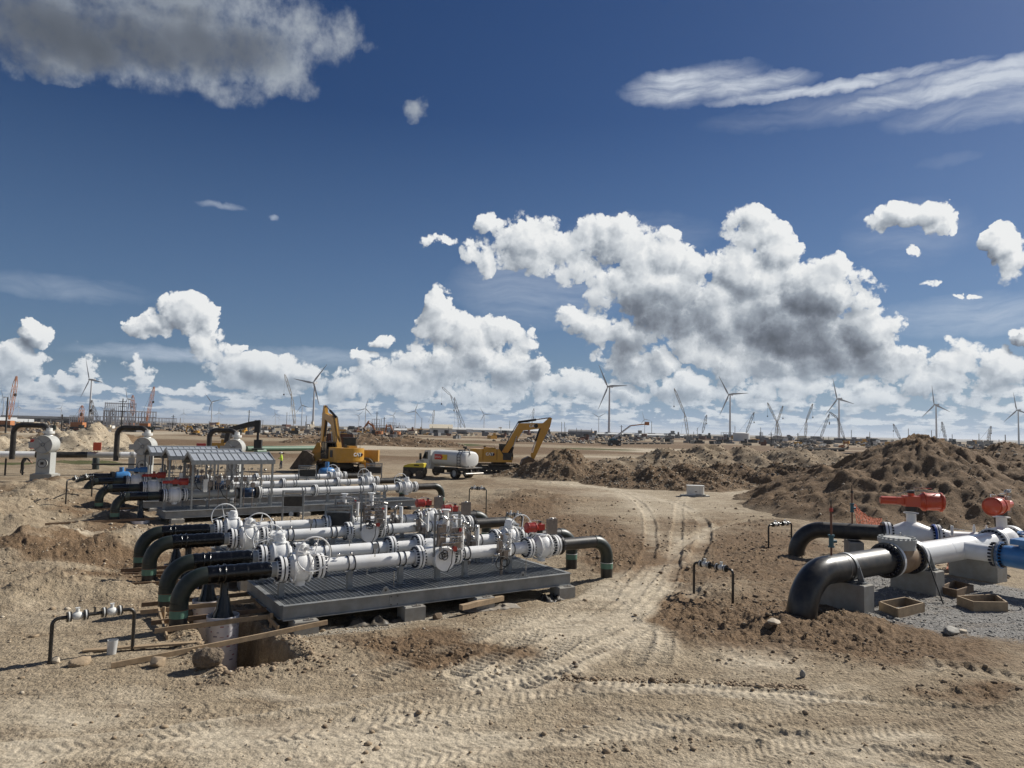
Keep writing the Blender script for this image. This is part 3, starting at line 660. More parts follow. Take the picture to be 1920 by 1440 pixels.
def scatter():
    rs = np.random.RandomState(5); N = 60000
    th = np.radians(rs.uniform(-40, 40, N)); r = 9.0 + 42 * rs.uniform(0, 1, N) ** 1.7
    x, y = r * np.sin(th), r * np.cos(th)
    br = np.clip(zsum(x, y, BROWN) + (fbm(x, y, .16, 4, 103) - .47) * .9, 0, 1)
    gp = np.clip(zsum(x, y, GRAVP), 0, 1); gr = np.clip(zsum(x, y, GRAV), 0, 1)
    lft = sstep(-2, -9, x) * sstep(17, 24, y)
    cl = fbm(x, y, .8, 4, 131); p = (.05 + .75 * br + .7 * lft + .25 * gp) * sstep(.36, .62, cl) + .03
    tr = np.zeros(N)
    for pts, hw, *_ in TRACKS:
        d, _s = seg_dist(x, y, pts); tr = np.maximum(tr, np.exp(-(d / (hw * 1.2)) ** 2))
    p = p * (1 - .8 * tr)
    u, v = suv(x, y); deck = (u > -.1) & (u < 8.6) & (v > -.05) & (v < 9.3)
    k = (rs.uniform(0, 1, N) < p) & ~deck
    x, y, br, gr, gp, r = x[k], y[k], br[k], gr[k], gp[k], r[k]
    # crumbs heaped on the lip of the pits and along the graded edge
    uu = rs.uniform(-2.3, .4, 9000); vv = rs.uniform(-3.2, 4, 9000); q = np.maximum(np.abs(uu - PITS[0][0]) - PITS[0][2], np.abs(vv - PITS[0][1]) - PITS[0][3]); kk = (q > .06) & (q < .75) & (rs.uniform(0, 1, 9000) < np.exp(-q * 3.2)) & ~((uu > -.2) & (vv > -.3))
    ex = SK_O.x + SK_U.x * uu[kk] + SK_V.x * vv[kk]; ey = SK_O.y + SK_U.y * uu[kk] + SK_V.y * vv[kk]
    ln = np.array(pl((1060, 1272), (1290, 1278), (1500, 1290))); f_ = rs.uniform(0, len(ln) - 1.001, 700); i_ = f_.astype(int); lx = ln[i_, 0] + (ln[i_ + 1, 0] - ln[i_, 0]) * (f_ - i_) + rs.normal(0, .12, 700); ly = ln[i_, 1] + (ln[i_ + 1, 1] - ln[i_, 1]) * (f_ - i_) + rs.normal(0, .10, 700)
    ad = lambda a, b: np.concatenate([a, b]); nx_ = ad(ex, lx); ny_ = ad(ey, ly); br = ad(br, np.full(len(nx_), .5)); gr = ad(gr, nx_ * 0); gp = ad(gp, nx_ * 0); x = ad(x, nx_); y = ad(y, ny_); r = np.hypot(x, y)
    s = .009 + .011 * rs.exponential(1, len(x)); s = np.minimum(s, .065) * (1 + (r - 12) * .025)
    z = height(x, y) + s * .15
    c = rs.uniform(0, 1, len(x)) * .8 + br * .42
    slot = np.where(gr > .4, 3, np.where(c > .78, 0, np.where(c > .22, 1, 2)))
    o = rock_mass('loose_clods', x, y, z, s, 3, ['clod_brown', 'clod_tan', 'clod_pale', 'stone_grey'], slot=slot)
    tag(o, 'loose clods and stones scattered over the turned soil', 'clods')
    # gravel round the concrete blocks and beside the deck
    N = 26000
    th = np.radians(rs.uniform(-32, 39, N)); r = 14 + 16 * rs.uniform(0, 1, N); x, y = r * np.sin(th), r * np.cos(th)
    g1 = zsum(x, y, GRAV); g2 = zsum(x, y, GRAVP); u, v = suv(x, y); deck = (u > .05) & (u < 8.4) & (v > .05) & (v < 9.2)
    k = ((g1 > .5) | (g2 > .45)) & ~deck & (rs.uniform(0, 1, N) < .9); x, y, g1, g2 = x[k], y[k], g1[k], g2[k]
    s = rs.uniform(.012, .03, len(x)); z = height(x, y) + s * .1
    o = rock_mass('gravel', x, y, z, s, 9, ['stone_grey', 'clod_pale', 'clod_tan'], slot=np.where(g1 > .5, np.where(rs.uniform(0, 1, len(x)) < .9, 0, 1), rs.randint(0, 3, len(x))))
    tag(o, 'crushed gravel spread round the concrete blocks and the steel decks', 'gravel')
scatter()
# ------------------------------------------------------------------ pipe fittings, shared meshes
ZP = 1.17
def _fl_mesh(rp, rf, w=.30, n=28, single=0, name='flange', m='white_paint', gasket='black_rubber'):
    b = MB(); b.use(m); h = w / 2; t = rf * .19; g = .018
    if single <= 0: b.lathe([(-h, rp + .004), (-h * .55, rp + .03), (-t - g, rp + .055), (-t - g, rf), (-g, rf), (-g, rp)], (0, 0, 0), (1, 0, 0), n, caps=False)
    if single >= 0: b.lathe([(g, rp), (g, rf), (t + g, rf), (t + g, rp + .055), (h * .55, rp + .03), (h, rp + .004)], (0, 0, 0), (1, 0, 0), n, caps=False)
    b.use(gasket); b.cyl((-g, 0, 0), (g, 0, 0), rf * .94, n=n)
    return b.mesh(name)
def _bolt_mesh(rp, rf, k=20, m='bolt_blue', L=None, sides=(-1, 1)):
    b = MB(); b.use(m); rb = rf * .83; t = rf * .19 + .012; L = L or t + rf * .20; s = rf * .078
    for i in range(k):
        a = 2 * math.pi * (i + .5) / k; y, z = math.cos(a) * rb, math.sin(a) * rb
        for d in sides:
            b.cyl((d * t, y, z), (d * L, y, z), s, n=6)
    return b.mesh('stud_bolts')
FLM = _fl_mesh(.172, .315); BLM = _bolt_mesh(.172, .315)
FLB = _fl_mesh(.172, .315, m='black_epoxy', name='flange'); 
FLH = _fl_mesh(.172, .315, single=1, name='flange')
def flange(par, x, y, z, mesh=None, bolts=None, sc=1., rz=0.):
    f = link('flange', mesh or FLM, par, (x, y, z), (0, 0, rz)); f.scale = (sc, sc, sc)
    link('stud_bolts', bolts or BLM, f, kind='stuff'); return f
def _valve_body():
    b = MB(); b.use('white_paint')
    b.lathe([(-.42, .19), (-.33, .20), (-.25, .27), (-.16, .335), (0, .355), (.16, .335), (.25, .27), (.33, .20), (.42, .19)], (0, 0, 0), (1, 0, 0), 32, caps=False)
    for s in (-1, 1):
        b.lathe([(-.045, .355), (-.045, .375), (.0, .375), (.0, .34)], (s * .19, 0, 0), (1, 0, 0), 32, caps=False)
        for i in range(20):
            a = 2 * math.pi * i / 20; b.cyl((s * .19, math.cos(a) * .35, math.sin(a) * .35), (s * .19 + s * .035, math.cos(a) * .35, math.sin(a) * .35), .014, n=6)
    b.lathe([(.24, .16), (.31, .14), (.33, .14), (.33, .18), (.36, .18)], (0, 0, 0), (0, 0, 1), 20)
    b.lathe([(.30, .15), (.40, .12), (.44, .12)], (0, 0, 0), (0, 0, -1), 20)
    b.cyl((-.3, -.2, -.2), (-.3, -.36, -.24), .022, n=8)
    return b.mesh('valve_body')
VBM = _valve_body()
def _wheel():
    b = MB(); b.use('white_paint'); b.torus((0, 0, 0), (0, 1, 0), .42, .017, 40, 7)
    for k in range(4):
        a = math.pi / 2 * k + .25; b.tube([(0, .07, 0), (math.cos(a) * .41, 0, math.sin(a) * .41)], .013, 6)
    b.cyl((0, .05, 0), (0, .10, 0), .04, n=10); return b.mesh('handwheel')
def _gbox():
    b = MB(); b.use('white_paint'); b.cyl((0, 0, 0), (0, 0, .10), .15, n=20); b.cyl((0, 0, .10), (0, 0, .22), .125, n=20); b.cyl((0, 0, .22), (0, 0, .25), .10, n=16)
    b.box((.10, 0, .13), (.16, .15, .13)); b.cyl((.12, -.02, .13), (.12, -.42, .13), .022, n=8); b.cyl((.12, -.02, .13), (.12, -.16, .13), .05, n=10)
    for i in range(8):
        a = 6.283 * i / 8; b.cyl((math.cos(a) * .13, math.sin(a) * .13, .10), (math.cos(a) * .13, math.sin(a) * .13, .125), .016, n=6)
    return b.mesh('gearbox')
WHM, GBM = _wheel(), _gbox()
def actuator(par, x, y, z, rz, colour='actuator_red', s=1., panel=True, name='actuator', label=None, compact=False):
    """scotch-yoke actuator: fat cylinder, yoke housing, thin spring end"""
    b = MB(); b.use(colour)
    b.box((0, 0, .02), (.30, .26, .22)); b.lathe([(.15, .13), (.20, .16), (.22, .185), (.60, .185), (.63, .165), (.66, .06)], (0, 0, .02), (1, 0, 0), 24)
    for t_ in (.24, .57): b.lathe([(0, .187), (0, .203), (.03, .203), (.03, .187)], (t_, 0, .02), (1, 0, 0), 24, caps=False)
    if not compact: b.box((-.22, 0, .02), (.16, .16, .15)); b.lathe([(0, .085), (.30, .085), (.32, .06)], (-.30, 0, .02), (-1, 0, 0), 16)
    b.cyl((0, 0, .13), (0, 0, .19), .06, n=12)
    o = b.build(name, parent=par); o.location = (x, y, z); o.rotation_euler = (0, 0, rz); o.scale = (s, s, s)
    if label: o['label'] = label
    c = MB(); c.use('dark_metal'); c.cyl((0, 0, -.2), (0, 0, -.09), .12, n=14); c.cyl((0, 0, .19), (0, 0, .25), .07, n=10); c.build('bracket', kind='stuff', parent=o)
    c = MB(); c.use('stainless'); c.tube([(-.3, -.1, .16), (-.1, -.15, .24), (.3, -.12, .26), (.5, -.05, .21)], .009, 6); c.tube([(.1, .08, .13), (.1, .1, .3), (.45, .1, .3)], .009, 6); c.build('tubing', kind='stuff', parent=o)
    if panel:
        c = MB(); c.use('stainless_dull'); c.box((-.62 if panel == -1 else (-.62 if compact else .80), -.06, .0), (.46, .12, .58) if compact else (.28, .10, .36)); c.build('control_box', parent=o)
        xx = -.62 if (panel == -1 or compact) else .80
        c = MB(); c.use('stainless'); c.ball((xx, -.05, .28), .07, 10, 6); c.tube([(xx - .16, -.02, .18), (xx - .16, -.02, .34), (xx + .16, -.02, .34), (xx + .16, -.02, -.1)], .010, 6); c.cyl((xx + .08, -.12, .05), (xx + .08, -.15, .05), .04, n=10); c.build('regulator', parent=o)
    return o
def valve(par, x, y, z, drive='wheel', side=-1, rz=0., **kw):
    v = link('ball_valve', VBM, par, (x, y, z))
    if drive == 'wheel':
        g_ = link('gearbox', GBM, v, (0, 0, .35), (0, 0, 0 if side < 0 else math.pi))
        link('handwheel', WHM, v, (.19 * (1 if side < 0 else -1), .42 * side, .37), (0, 0, 0 if side > 0 else math.pi))
    return v
def clamp_bands(par, x, y, z, r=.18):
    b = MB(); b.use('black_rubber')
    for d in (-.085, .085): b.torus((x + d, y, z), (1, 0, 0), r + .004, .013, 28, 6)
    return b.build('u_bolt', parent=par)
def leg_stand(par, x, y, zt, zb=.5, r=.18):
    b = MB(); b.use('galvanised'); b.box((x, y, (zt - r - .04 + zb) / 2), (.13, .13, zt - r - .04 - zb)); b.box((x, y, zb + .008), (.24, .24, .016)); b.box((x, y, zt - r - .03), (.34, .16, .02))
    b.use('white_paint'); b.box((x - .12, y, zt - r - .01), (.06, .2, .03)); b.box((x + .12, y, zt - r - .01), (.06, .2, .03))
    return b.build('support_leg', parent=par)
def instrument_rack(par, x, y, z, seed, h=1.18, w=.78):
    """stainless cabinets, tubing loops and small gauges hung over the meter"""
    rs = random.Random(seed)
    o = MB(); o.use('galvanised')
    for sx in (-w / 2, w / 2): o.box((sx, 0, h / 2 - .1), (.05, .05, h))
    o.box((0, 0, h - .12), (w, .05, .05)); o.box((0, 0, .2), (w, .05, .05)); rk = o.build('instrument_rack', parent=par); rk.location = (x, y, z)
    c = MB(); c.use('stainless_dull'); c.box((-w * .30, -.10, h * .42), (.22, .16, h * .50)); c.build('cabinet', parent=rk)
    c = MB(); c.use('stainless_dull'); c.box((w * .26, -.10, h * .34), (.26, .16, h * .46)); c.build('cabinet', parent=rk)
    c = MB(); c.use('white_paint'); c.cyl((-.05, 0, h * .62), (-.05, 0, h * .98), .08, n=14); c.cyl((-.05, 0, h * .97), (-.05, 0, h * 1.0), .13, n=14); c.cyl((w * .62, .02, .05), (w * .62, .02, h * .62), .055, n=12); c.build('canister', parent=rk)
    c = MB(); c.use('stainless')
    for k in range(14):
        x0, z0 = rs.uniform(-w * .5, w * .5), rs.uniform(.05, h * .9); c.tube([(x0, -.2, z0), (x0 + rs.uniform(-.1, .1), -.24, z0 - .1), (x0 + rs.uniform(-.2, .2), -.2, z0 - rs.uniform(.15, .3))], .008, 5)
        c.ball((rs.uniform(-w * .5, w * .6), -.2, rs.uniform(0, h * .9)), rs.uniform(.028, .05), 8, 6); c.cyl((rs.uniform(-w * .5, w * .5), -.19, z0), (rs.uniform(-w * .5, w * .5), -.26, z0 + .02), .02, n=8)
    for k in range(4):
        x0 = rs.uniform(-w * .5, w * .5); c.cyl((x0, -.02, h * .5), (x0, -.02, h * 1.04), .009, n=6)
    c.build('tubing', kind='stuff', parent=rk)
    c = MB(); c.use('black_rubber')
    for k in range(3):
        x0, z0 = rs.uniform(-w * .4, w * .5), rs.uniform(-.1, .2); c.torus((x0, -.22, z0), (0, 1, 0), .09, .012, 18, 5)
    c.tube([(w * .1, -.2, .1), (0, -.3, -.25), (-.1, -.24, -.5)], .012, 6); c.build('cable', kind='stuff', parent=rk)
    c = MB(); c.use('actuator_red'); c.cyl((.12, -.2, .12), (.12, -.27, .12), .07, n=14); c.cyl((.27, -.18, .62), (.34, -.2, .62), .05, n=12); c.build('gauge', kind='stuff', parent=rk)
    return rk
def probe_rack(par, x, y, z, seed):
    rs = random.Random(seed); b = MB(); b.use('stainless_dull'); b.cyl((0, 0, -.68), (0, 0, .35), .035, n=10); b.box((-.08, -.04, .05), (.10, .10, .34)); b.box((.06, -.05, -.12), (.12, .1, .2))
    o = b.build('probe_stand', parent=par); o.location = (x, y, z); o.scale = (1.3, 1.2, 1.22)
    c = MB(); c.use('stainless')
    for k in range(9): c.ball((rs.uniform(-.22, .2), rs.uniform(-.12, 0), rs.uniform(-.2, .5)), rs.uniform(.03, .055), 8, 6)
    for k in range(5): c.tube([(rs.uniform(-.2, .2), -.05, rs.uniform(.1, .5)), (rs.uniform(-.25, .25), -.1, rs.uniform(-.1, .3)), (rs.uniform(-.2, .2), -.05, rs.uniform(-.3, .1))], .01, 5)
    c.build('transmitter', kind='stuff', parent=o)
    c = MB(); c.use('white_paint'); c.cyl((.2, 0, -.15), (.2, 0, .38), .055, n=12); c.build('canister', parent=o)
    c = MB(); c.use('black_rubber'); c.torus((-.05, -.1, -.3), (0, 1, 0), .15, .012, 20, 5); c.torus((.05, -.08, -.28), (.3, 1, 0), .11, .012, 20, 5); c.build('cable', kind='stuff', parent=o)
    return o
def end_down(par, x0, x1, z, zb, kind, band_z=None):
    """pipe from x0 to an elbow and down to zb; x1 is the riser"""
    s = 1 if x1 > x0 else -1; rb = .56; pts = []
    if kind == 'tar':
        b = MB(); b.use('wet_tar'); n = 26
        ps = [(x0 + (x1 + s * -rb - x0) * i / n, 0, z) for i in range(n + 1)]; rs = [.205 + .006 * math.sin(i * 2.1) + .004 * math.sin(i * 5.3) for i in range(n + 1)]
        b.tube(ps, rs, 24); b.tube([ps[8], (ps[8][0], 0, z)], .2) if False else None
        b.torus((x0 + s * .98, 0, z), (1, 0, 0), .205, .03, 24, 8); b.torus((x0 + s * 1.12, 0, z), (1, 0, 0), .205, .025, 24, 8)
        b.build('tarred_pipe', parent=par)
    else:
        b = MB(); b.use('black_coat'); b.tube([(x0 + (x1 - s * rb - x0) * i / 6, 0, z) for i in range(7)], .192, 24); b.torus((x1 - s * rb, 0, z), (1, 0, 0), .19, .012, 24, 6); b.build('coated_pipe', parent=par)
    b = MB(); b.use('green_epoxy' if kind == 'tar' else 'green_epoxy')
    c = (x1 - s * rb, 0, z - rb); b.tube(arc(c, (0, 0, 1), (s, 0, 0), rb, 0, math.pi / 2, 12), .200, 24, caps=False); b.tube([(x1, 0, z - rb), (x1, 0, z - rb - .16)], .200, 24)
    b.build('elbow', parent=par)
    b = MB(); b.use('white_plastic' if kind != 'tar' else 'rust_brown'); b.torus((x1, 0, z - rb - .15), (0, 0, 1), .200, .010, 24, 6); b.build('tape', parent=par)
    b = MB(); b.use('green_band'); b.cyl((x1, 0, z - rb - .33), (x1, 0, z - rb - .16), .199, n=24, caps=False); b.build('primer_band', parent=par)
    b = MB(); b.use('black_epoxy'); b.cyl((x1, 0, zb), (x1, 0, z - rb - .33), .194, n=24); b.build('riser', parent=par)
def spool(par, x0, x1, z, r=.172, m='white_paint', taper0=0, taper1=0, name='pipe_spool', r2=.145):
    prof = []; L = x1 - x0
    if taper0: prof += [(0, r2), (.03, r2), (.16, r)]
    else: prof += [(0, r)]
    prof += [(L * .5, r)]
    if taper1: prof += [(L - .16, r), (L - .03, r2), (L, r2)]
    else: prof += [(L, r)]
    b = MB(); b.use(m); b.lathe(prof, (x0, 0, z), (1, 0, 0), 32, caps=False); return b.build(name, parent=par)
def meter_body(par, x, z, tall=False):
    b = MB(); b.use('white_paint'); b.lathe([(-.50, .17), (-.42, .19), (-.30, .24), (0, .26), (.30, .24), (.42, .19), (.50, .17)], (x, 0, z), (1, 0, 0), 28, caps=False)
    b.cyl((x, -.42, z - .04), (x, .42, z - .04), .27, n=32); b.cyl((x, -.47, z - .04), (x, -.42, z - .04), .31, n=32); b.cyl((x, .42, z - .04), (x, .47, z - .04), .31, n=32)
    b.cyl((x, 0, z + .2), (x, 0, z + .42), .10, n=16)
    return b.build('meter_body', parent=par)
# ------------------------------------------------------------------ steel decks
def deck(name, label, org, ang, x0, x1, y0, y1, nose=True, fine=True, group='steel skid decks'):
    t = thing(name, label, 'skid deck', (org.x, org.y, 0), ang, group); L = x1 - x0; D = y1 - y0; zt, zb = .50, .16
    b = MB(); b.use('beam_steel')
    for y in (y0, y1):
        b.box(((x0 + x1) / 2, y, (zt + zb) / 2), (L, .012, zt - zb - .03)); b.box(((x0 + x1) / 2, y, zt - .008), (L, .14, .016)); b.box(((x0 + x1) / 2, y, zb + .008), (L, .14, .016))
        for i in range(int(L / 1.1) + 1): b.box((x0 + .25 + i * 1.1, y + (.03 if y == y0 else -.03), (zt + zb) / 2), (.012, .06, zt - zb - .04))
    for x in (x0, x1):
        b.box((x, (y0 + y1) / 2, (zt + zb) / 2), (.012, D - .02, zt - zb - .03)); b.box((x, (y0 + y1) / 2, zt - .012), (.12, D - .16, .014)); b.box((x, (y0 + y1) / 2, zb + .012), (.12, D - .16, .014))
    for i in range(1, int(L / 1.4)): b.box((x0 + i * 1.4, (y0 + y1) / 2, .3), (.08, D - .1, .2))
    b.build('frame_beam', parent=t)
    b = MB(); b.use('beam_steel'); b.box((x0 + L * .33, y0 - .012, .325), (.26, .014, .29)); b.use('dark_metal')
    for sx in (-.09, .09):
        for sz in (-.1, .1): b.cyl((x0 + L * .33 + sx, y0 - .018, .325 + sz), (x0 + L * .33 + sx, y0 - .035, .325 + sz), .016, n=6)
    b.build('splice_plate', parent=t)
    # grating: base bars plus bright cross rods, one deck panel per metre
    px = x0 + .08; k = 0; cache = {}
    while px < x1 - .1:
        w = min(1.0, x1 - .08 - px)
        if w not in cache:
            g_ = MB(); g_.use('grating_steel'); n = int((D - .2) / (.06 if fine else .2))
            g_.box((w / 2, 0, -.030), (w - .012, D - .16, .010))
            for i in range(n + 1): g_.box((w / 2, -D / 2 + .1 + i * (D - .2) / n, -.014), (w - .012, .008 if fine else .02, .020))
            g_.use('grating_bright'); m = max(1, int(w / .125))
            for i in range(m + 1): g_.box((.006 + i * (w - .02) / m, 0, .004), (.013, D - .18, .014))
            cache[w] = g_.mesh('grating_panel', smooth=False)
        link('grating_panel', cache[w], t, (px, (y0 + y1) / 2, zt - .01)); px += 1.0; k += 1
    for i, x in enumerate((x0 + L * .33 * .92, x0 + L * .80)):
        b = MB(); b.use('beam_steel'); poly = [(-.17, 0, 0), (.17, 0, 0)] + [(math.cos(a) * .09, 0, .09 + math.sin(a) * .09) for a in (0, .6, 1.2, 1.9, 2.5, 3.14)]
        b.prism(poly, (x, y0 + .02, zt), (x, y0 + .045, zt)); b.use('dark_metal'); b.cyl((x, y0 + .015, zt + .09), (x, y0 + .05, zt + .09), .028, n=12); b.build('lifting_lug', parent=t)
    return t
def footing(x, y, ang, label, sz=(.58, .48, .2)):
    t = thing('footing_block', label, 'concrete block', (x, y, 0), ang, 'concrete footing blocks under the decks')
    b = MB(); b.use('concrete'); hx, hy, h = sz[0] / 2, sz[1] / 2, .155; c = .03
    b.add([(-hx, -hy, -.4), (hx, -hy, -.4), (hx, hy, -.4), (-hx, hy, -.4), (-hx, -hy, h - c), (hx, -hy, h - c), (hx, hy, h - c), (-hx, hy, h - c), (-hx + c, -hy + c, h), (hx - c, -hy + c, h), (hx - c, hy - c, h), (-hx + c, hy - c, h)],
          [(3, 2, 1, 0), (0, 1, 5, 4), (1, 2, 6, 5), (2, 3, 7, 6), (3, 0, 4, 7), (4, 5, 9, 8), (5, 6, 10, 9), (6, 7, 11, 10), (7, 4, 8, 11), (8, 9, 10, 11)])
    b.build('block', parent=t, smooth=False)
    b = MB(); b.use('worn_steel'); b.box((.05, -.17, .162), (.22, .10, .012)); b.cyl((.05, -.19, .16), (.05, -.19, .21), .014, n=6); b.build('anchor_plate', parent=t); return t
deck('steel_deck', 'near grey steel deck with grating floor nearest the open pit', SK_O, SK_A, 0, 8.46, 0, 3.4)
deck('steel_deck', 'second grey grating deck behind the nearest one', SK_O, SK_A, .15, 8.46, 5.35, 9.15)
def skp(u, v): p = SK_O + SK_U * u + SK_V * v; return p.x, p.y
for (u, v, l) in ((.5, .0, 'concrete block under the deck corner beside the pit'), (3.3, .02, 'concrete block halfway along the nearest deck, beside black fabric'), (5.4, .02, 'concrete block with plate behind the short timber beam'), (8.2, .02, 'concrete block under the right end of the nearest deck'), (.5, 5.3, 'concrete block under the left corner of the second deck'), (8.2, 5.3, 'concrete block under the right corner of the second deck')):
    x, y = skp(u, v); footing(x, y, SK_A, l)
# ------------------------------------------------------------------ the four metering runs of the near station
def metering_run(v, label, kind, left_side, right_drive, org=SK_O, ang=SK_A, seed=1):
    U = Vector((math.cos(ang), math.sin(ang))); V = Vector((-U.y, U.x)); o = org + V * v
    t = thing('metering_run', label, 'pipe run', (o.x, o.y, 0), ang, 'white metering pipe runs')
    z = ZP
    end_down(t, -.16, -2.08, z, -1.0 if v < 4 else -.8, 'tar')
    b = MB(); b.use('grey_primer'); b.lathe([(0, .172), (.20, .180)], (.06, 0, z), (-1, 0, 0), 24, caps=False); b.use('wet_tar'); b.lathe([(.14, .182), (.26, .204)], (.06, 0, z), (-1, 0, 0), 24, caps=False); b.build('pipe_end', parent=t)
    flange(t, .20, 0, z); valve(t, .66, 0, z, 'wheel', left_side); flange(t, 1.13, 0, z)
    if kind == 'meter':
        spool(t, 1.2, 3.80, z, taper1=1); flange(t, 3.90, 0, z); meter_body(t, 4.50, z); flange(t, 5.08, 0, z, sc=.94)
        spool(t, 5.15, 7.48, z)
        instrument_rack(t, 4.62, -.30, z + .12, seed)
    else:
        spool(t, 1.2, 3.80, z, taper1=1); flange(t, 3.90, 0, z); spool(t, 3.95, 4.72, z, r=.150, name='thin_spool'); flange(t, 4.80, 0, z)
        spool(t, 4.9, 7.48, z, taper0=1)
        if v > 8: instrument_rack(t, 4.62, .05, z + .15, seed, h=.9)
    for x in (1.95, 3.38, 5.38, 6.9): clamp_bands(t, x, 0, z); leg_stand(t, x, 0, z)
    leg_stand(t, .2, 0, z - .12)
    if kind == 'meter': leg_stand(t, 4.5, 0, z - .05)
    probe_rack(t, 6.48, -.22, z + .05, seed + 3)
    flange(t, 7.56, 0, z)
    vv = valve(t, 8.08, 0, z, 'wheel' if right_drive == 'wheel' else 'none', -1 if right_drive == 'wheel' else 1)
    if right_drive != 'wheel': actuator(vv, -.12, -.05, .58, math.pi, 'actuator_red', .80, panel=1, compact=True)
    flange(t, 8.56, 0, z, FLM); flange(t, 8.70, 0, z, FLB, sc=.98)
    end_down(t, 8.75, 10.72, z, -.4, 'coat')
    b = MB(); b.use('gauge_face'); b.cyl((2.55, -.2, z + .42), (2.55, -.24, z + .42), .075, n=18); b.use('stainless'); b.cyl((2.55, -.2, z + .14), (2.55, -.2, z + .36), .012, n=6); b.tube([(1.55, -.1, z + .17), (1.6, -.14, z + .26), (1.72, -.14, z + .24)], .012, 6); b.ball((1.95, -.05, z + .24), .045, 8, 6); b.ball((1.62, -.05, z + .25), .04, 8, 6); b.build('gauge', kind='stuff', parent=t)
    b = MB(); b.use('stainless')
    for x in (3.0, 7.2): b.cyl((x, -.45, .5), (x, -.45, .95), .010, n=6)
    b.build('conduit', parent=t)
    return t
RUNS = [(.95, 'white pipe run nearest the camera, with round meter body and red actuator', 'meter', -1, 'red'),
        (2.80, 'second white pipe run, with a handwheel at each end and no red actuator', 'plain', 1, 'wheel'),
        (6.30, 'third white pipe run, on the second deck with round meter body and red actuator', 'meter', -1, 'red'),
        (8.50, 'fourth white pipe run, rearmost on the second deck with a thin spool', 'plain', 1, 'red')]

for i, (v, l, k, ls, rd) in enumerate(RUNS): metering_run(v, l, k, ls, rd, seed=10 + i * 7)
# tarred drip columns standing in the form tubes are part of the tube's pour
def form_tube(u, v, zt, zb, r, label, org=SK_O, ang=SK_A, zpipe=ZP):
    U = Vector((math.cos(ang), math.sin(ang))); V = Vector((-U.y, U.x)); p = org + U * u + V * v
    t = thing('form_tube', label, 'form tube', (p.x, p.y, zb), ang + .4, 'white cardboard form tubes under the black pipes')
    h = zt - zb; b = MB(); b.use('form_tube'); n = 36
    b.lathe([(0, r), (h, r), (h, r - .012), (h - .5, r - .012)], (0, 0, 0), (0, 0, 1), n, caps=False); tb = b.build('tube_wall', parent=t)
    rs = random.Random(int(u * 100 + v * 10)); b = MB(); cols = ('print_red', 'print_violet')
    for row in range(int(h / .11)):
        for c in range(15):
            if rs.random() < .35: continue
            a0 = c * 6.283 / 15 + (row % 2) * .2; wd = rs.uniform(.10, .26); b.use(cols[(row + c // 3) % 2]); z0 = .05 + row * .11 + rs.uniform(-.01, .01); hh = rs.choice((.012, .018, .03))
            m = 4; vs = []
            for i in range(m + 1):
                a = a0 + wd * i / m; vs += [(math.cos(a) * (r + .002), math.sin(a) * (r + .002), z0), (math.cos(a) * (r + .002), math.sin(a) * (r + .002), z0 + hh)]
            b.add(vs, [(2 * i, 2 * i + 2, 2 * i + 3, 2 * i + 1) for i in range(m)])
    if b.v: b.build('printing', parent=tb)
    b = MB(); b.use('wet_tar'); b.lathe([(h - .25, r - .05), (h - .02, .24), (h + .15, .17), (h + .35, .14), (h + .45, .10), (zpipe - .15 - zb, .085)], (0, 0, 0), (0, 0, 1), 16); b.build('tarred_post', parent=t)
    return t
mat('print_red', (.40, .18, .19), .6); mat('print_violet', (.17, .15, .22), .6)
form_tube(-1.12, .95, .22, -1.25, .36, 'white printed form tube with a tarred post, nearest the diagonal plank')
form_tube(-1.12, 2.80, .20, -1.25, .36, 'white printed form tube second from the diagonal plank, between the black risers')
form_tube(-1.05, 6.30, .12, -.7, .34, 'white form tube in the rear pit under the third run')
form_tube(-1.05, 8.50, .12, -.7, .34, 'white form tube in the rear pit under the fourth run')
# ------------------------------------------------------------------ document boards on galvanised stands
def board_stand(x, y, z, ang, label, h=1.55, w=.85):
    t = thing('board_stand', label, 'panel stand', (x, y, z), ang, 'grey panel stands beside the decks')
    b = MB(); b.use('galvanised')
    for s in (-w / 2, w / 2): b.box((s, 0, h / 2), (.07, .07, h))
    for zz in (h - .03, h - .25, h - .80): b.box((0, 0, zz), (w - .075, .06, .055))
    b.build('stand_frame', parent=t)
    b = MB(); b.use('dark_metal'); b.box((0, -.012, h - .52), (w - .10, .03, .46)); b.build('panel', parent=t)
    b = MB(); b.use('worn_steel'); b.box((0, -.05, h - .13), (w - .16, .12, .05), rx=.3); b.build('shelf', parent=t); return t
x, y = skp(4.2, 4.1)
p = sight(604, 1016, .5); q = sight(662, 1018, .5)
board_stand((p.x + q.x) / 2, (p.y + q.y) / 2, .3, math.atan2(q.y - p.y, q.x - p.x) * .5 + .12, 'grey panel stand between the second and third white pipe runs', 1.55, .92)
p = sight(529, 978, .1); q = sight(567, 980, .1)
board_stand((p.x + q.x) / 2, (p.y + q.y) / 2, 0, .15, 'grey panel stand behind the rear handwheels, before the roofed skids', 1.6, .95)
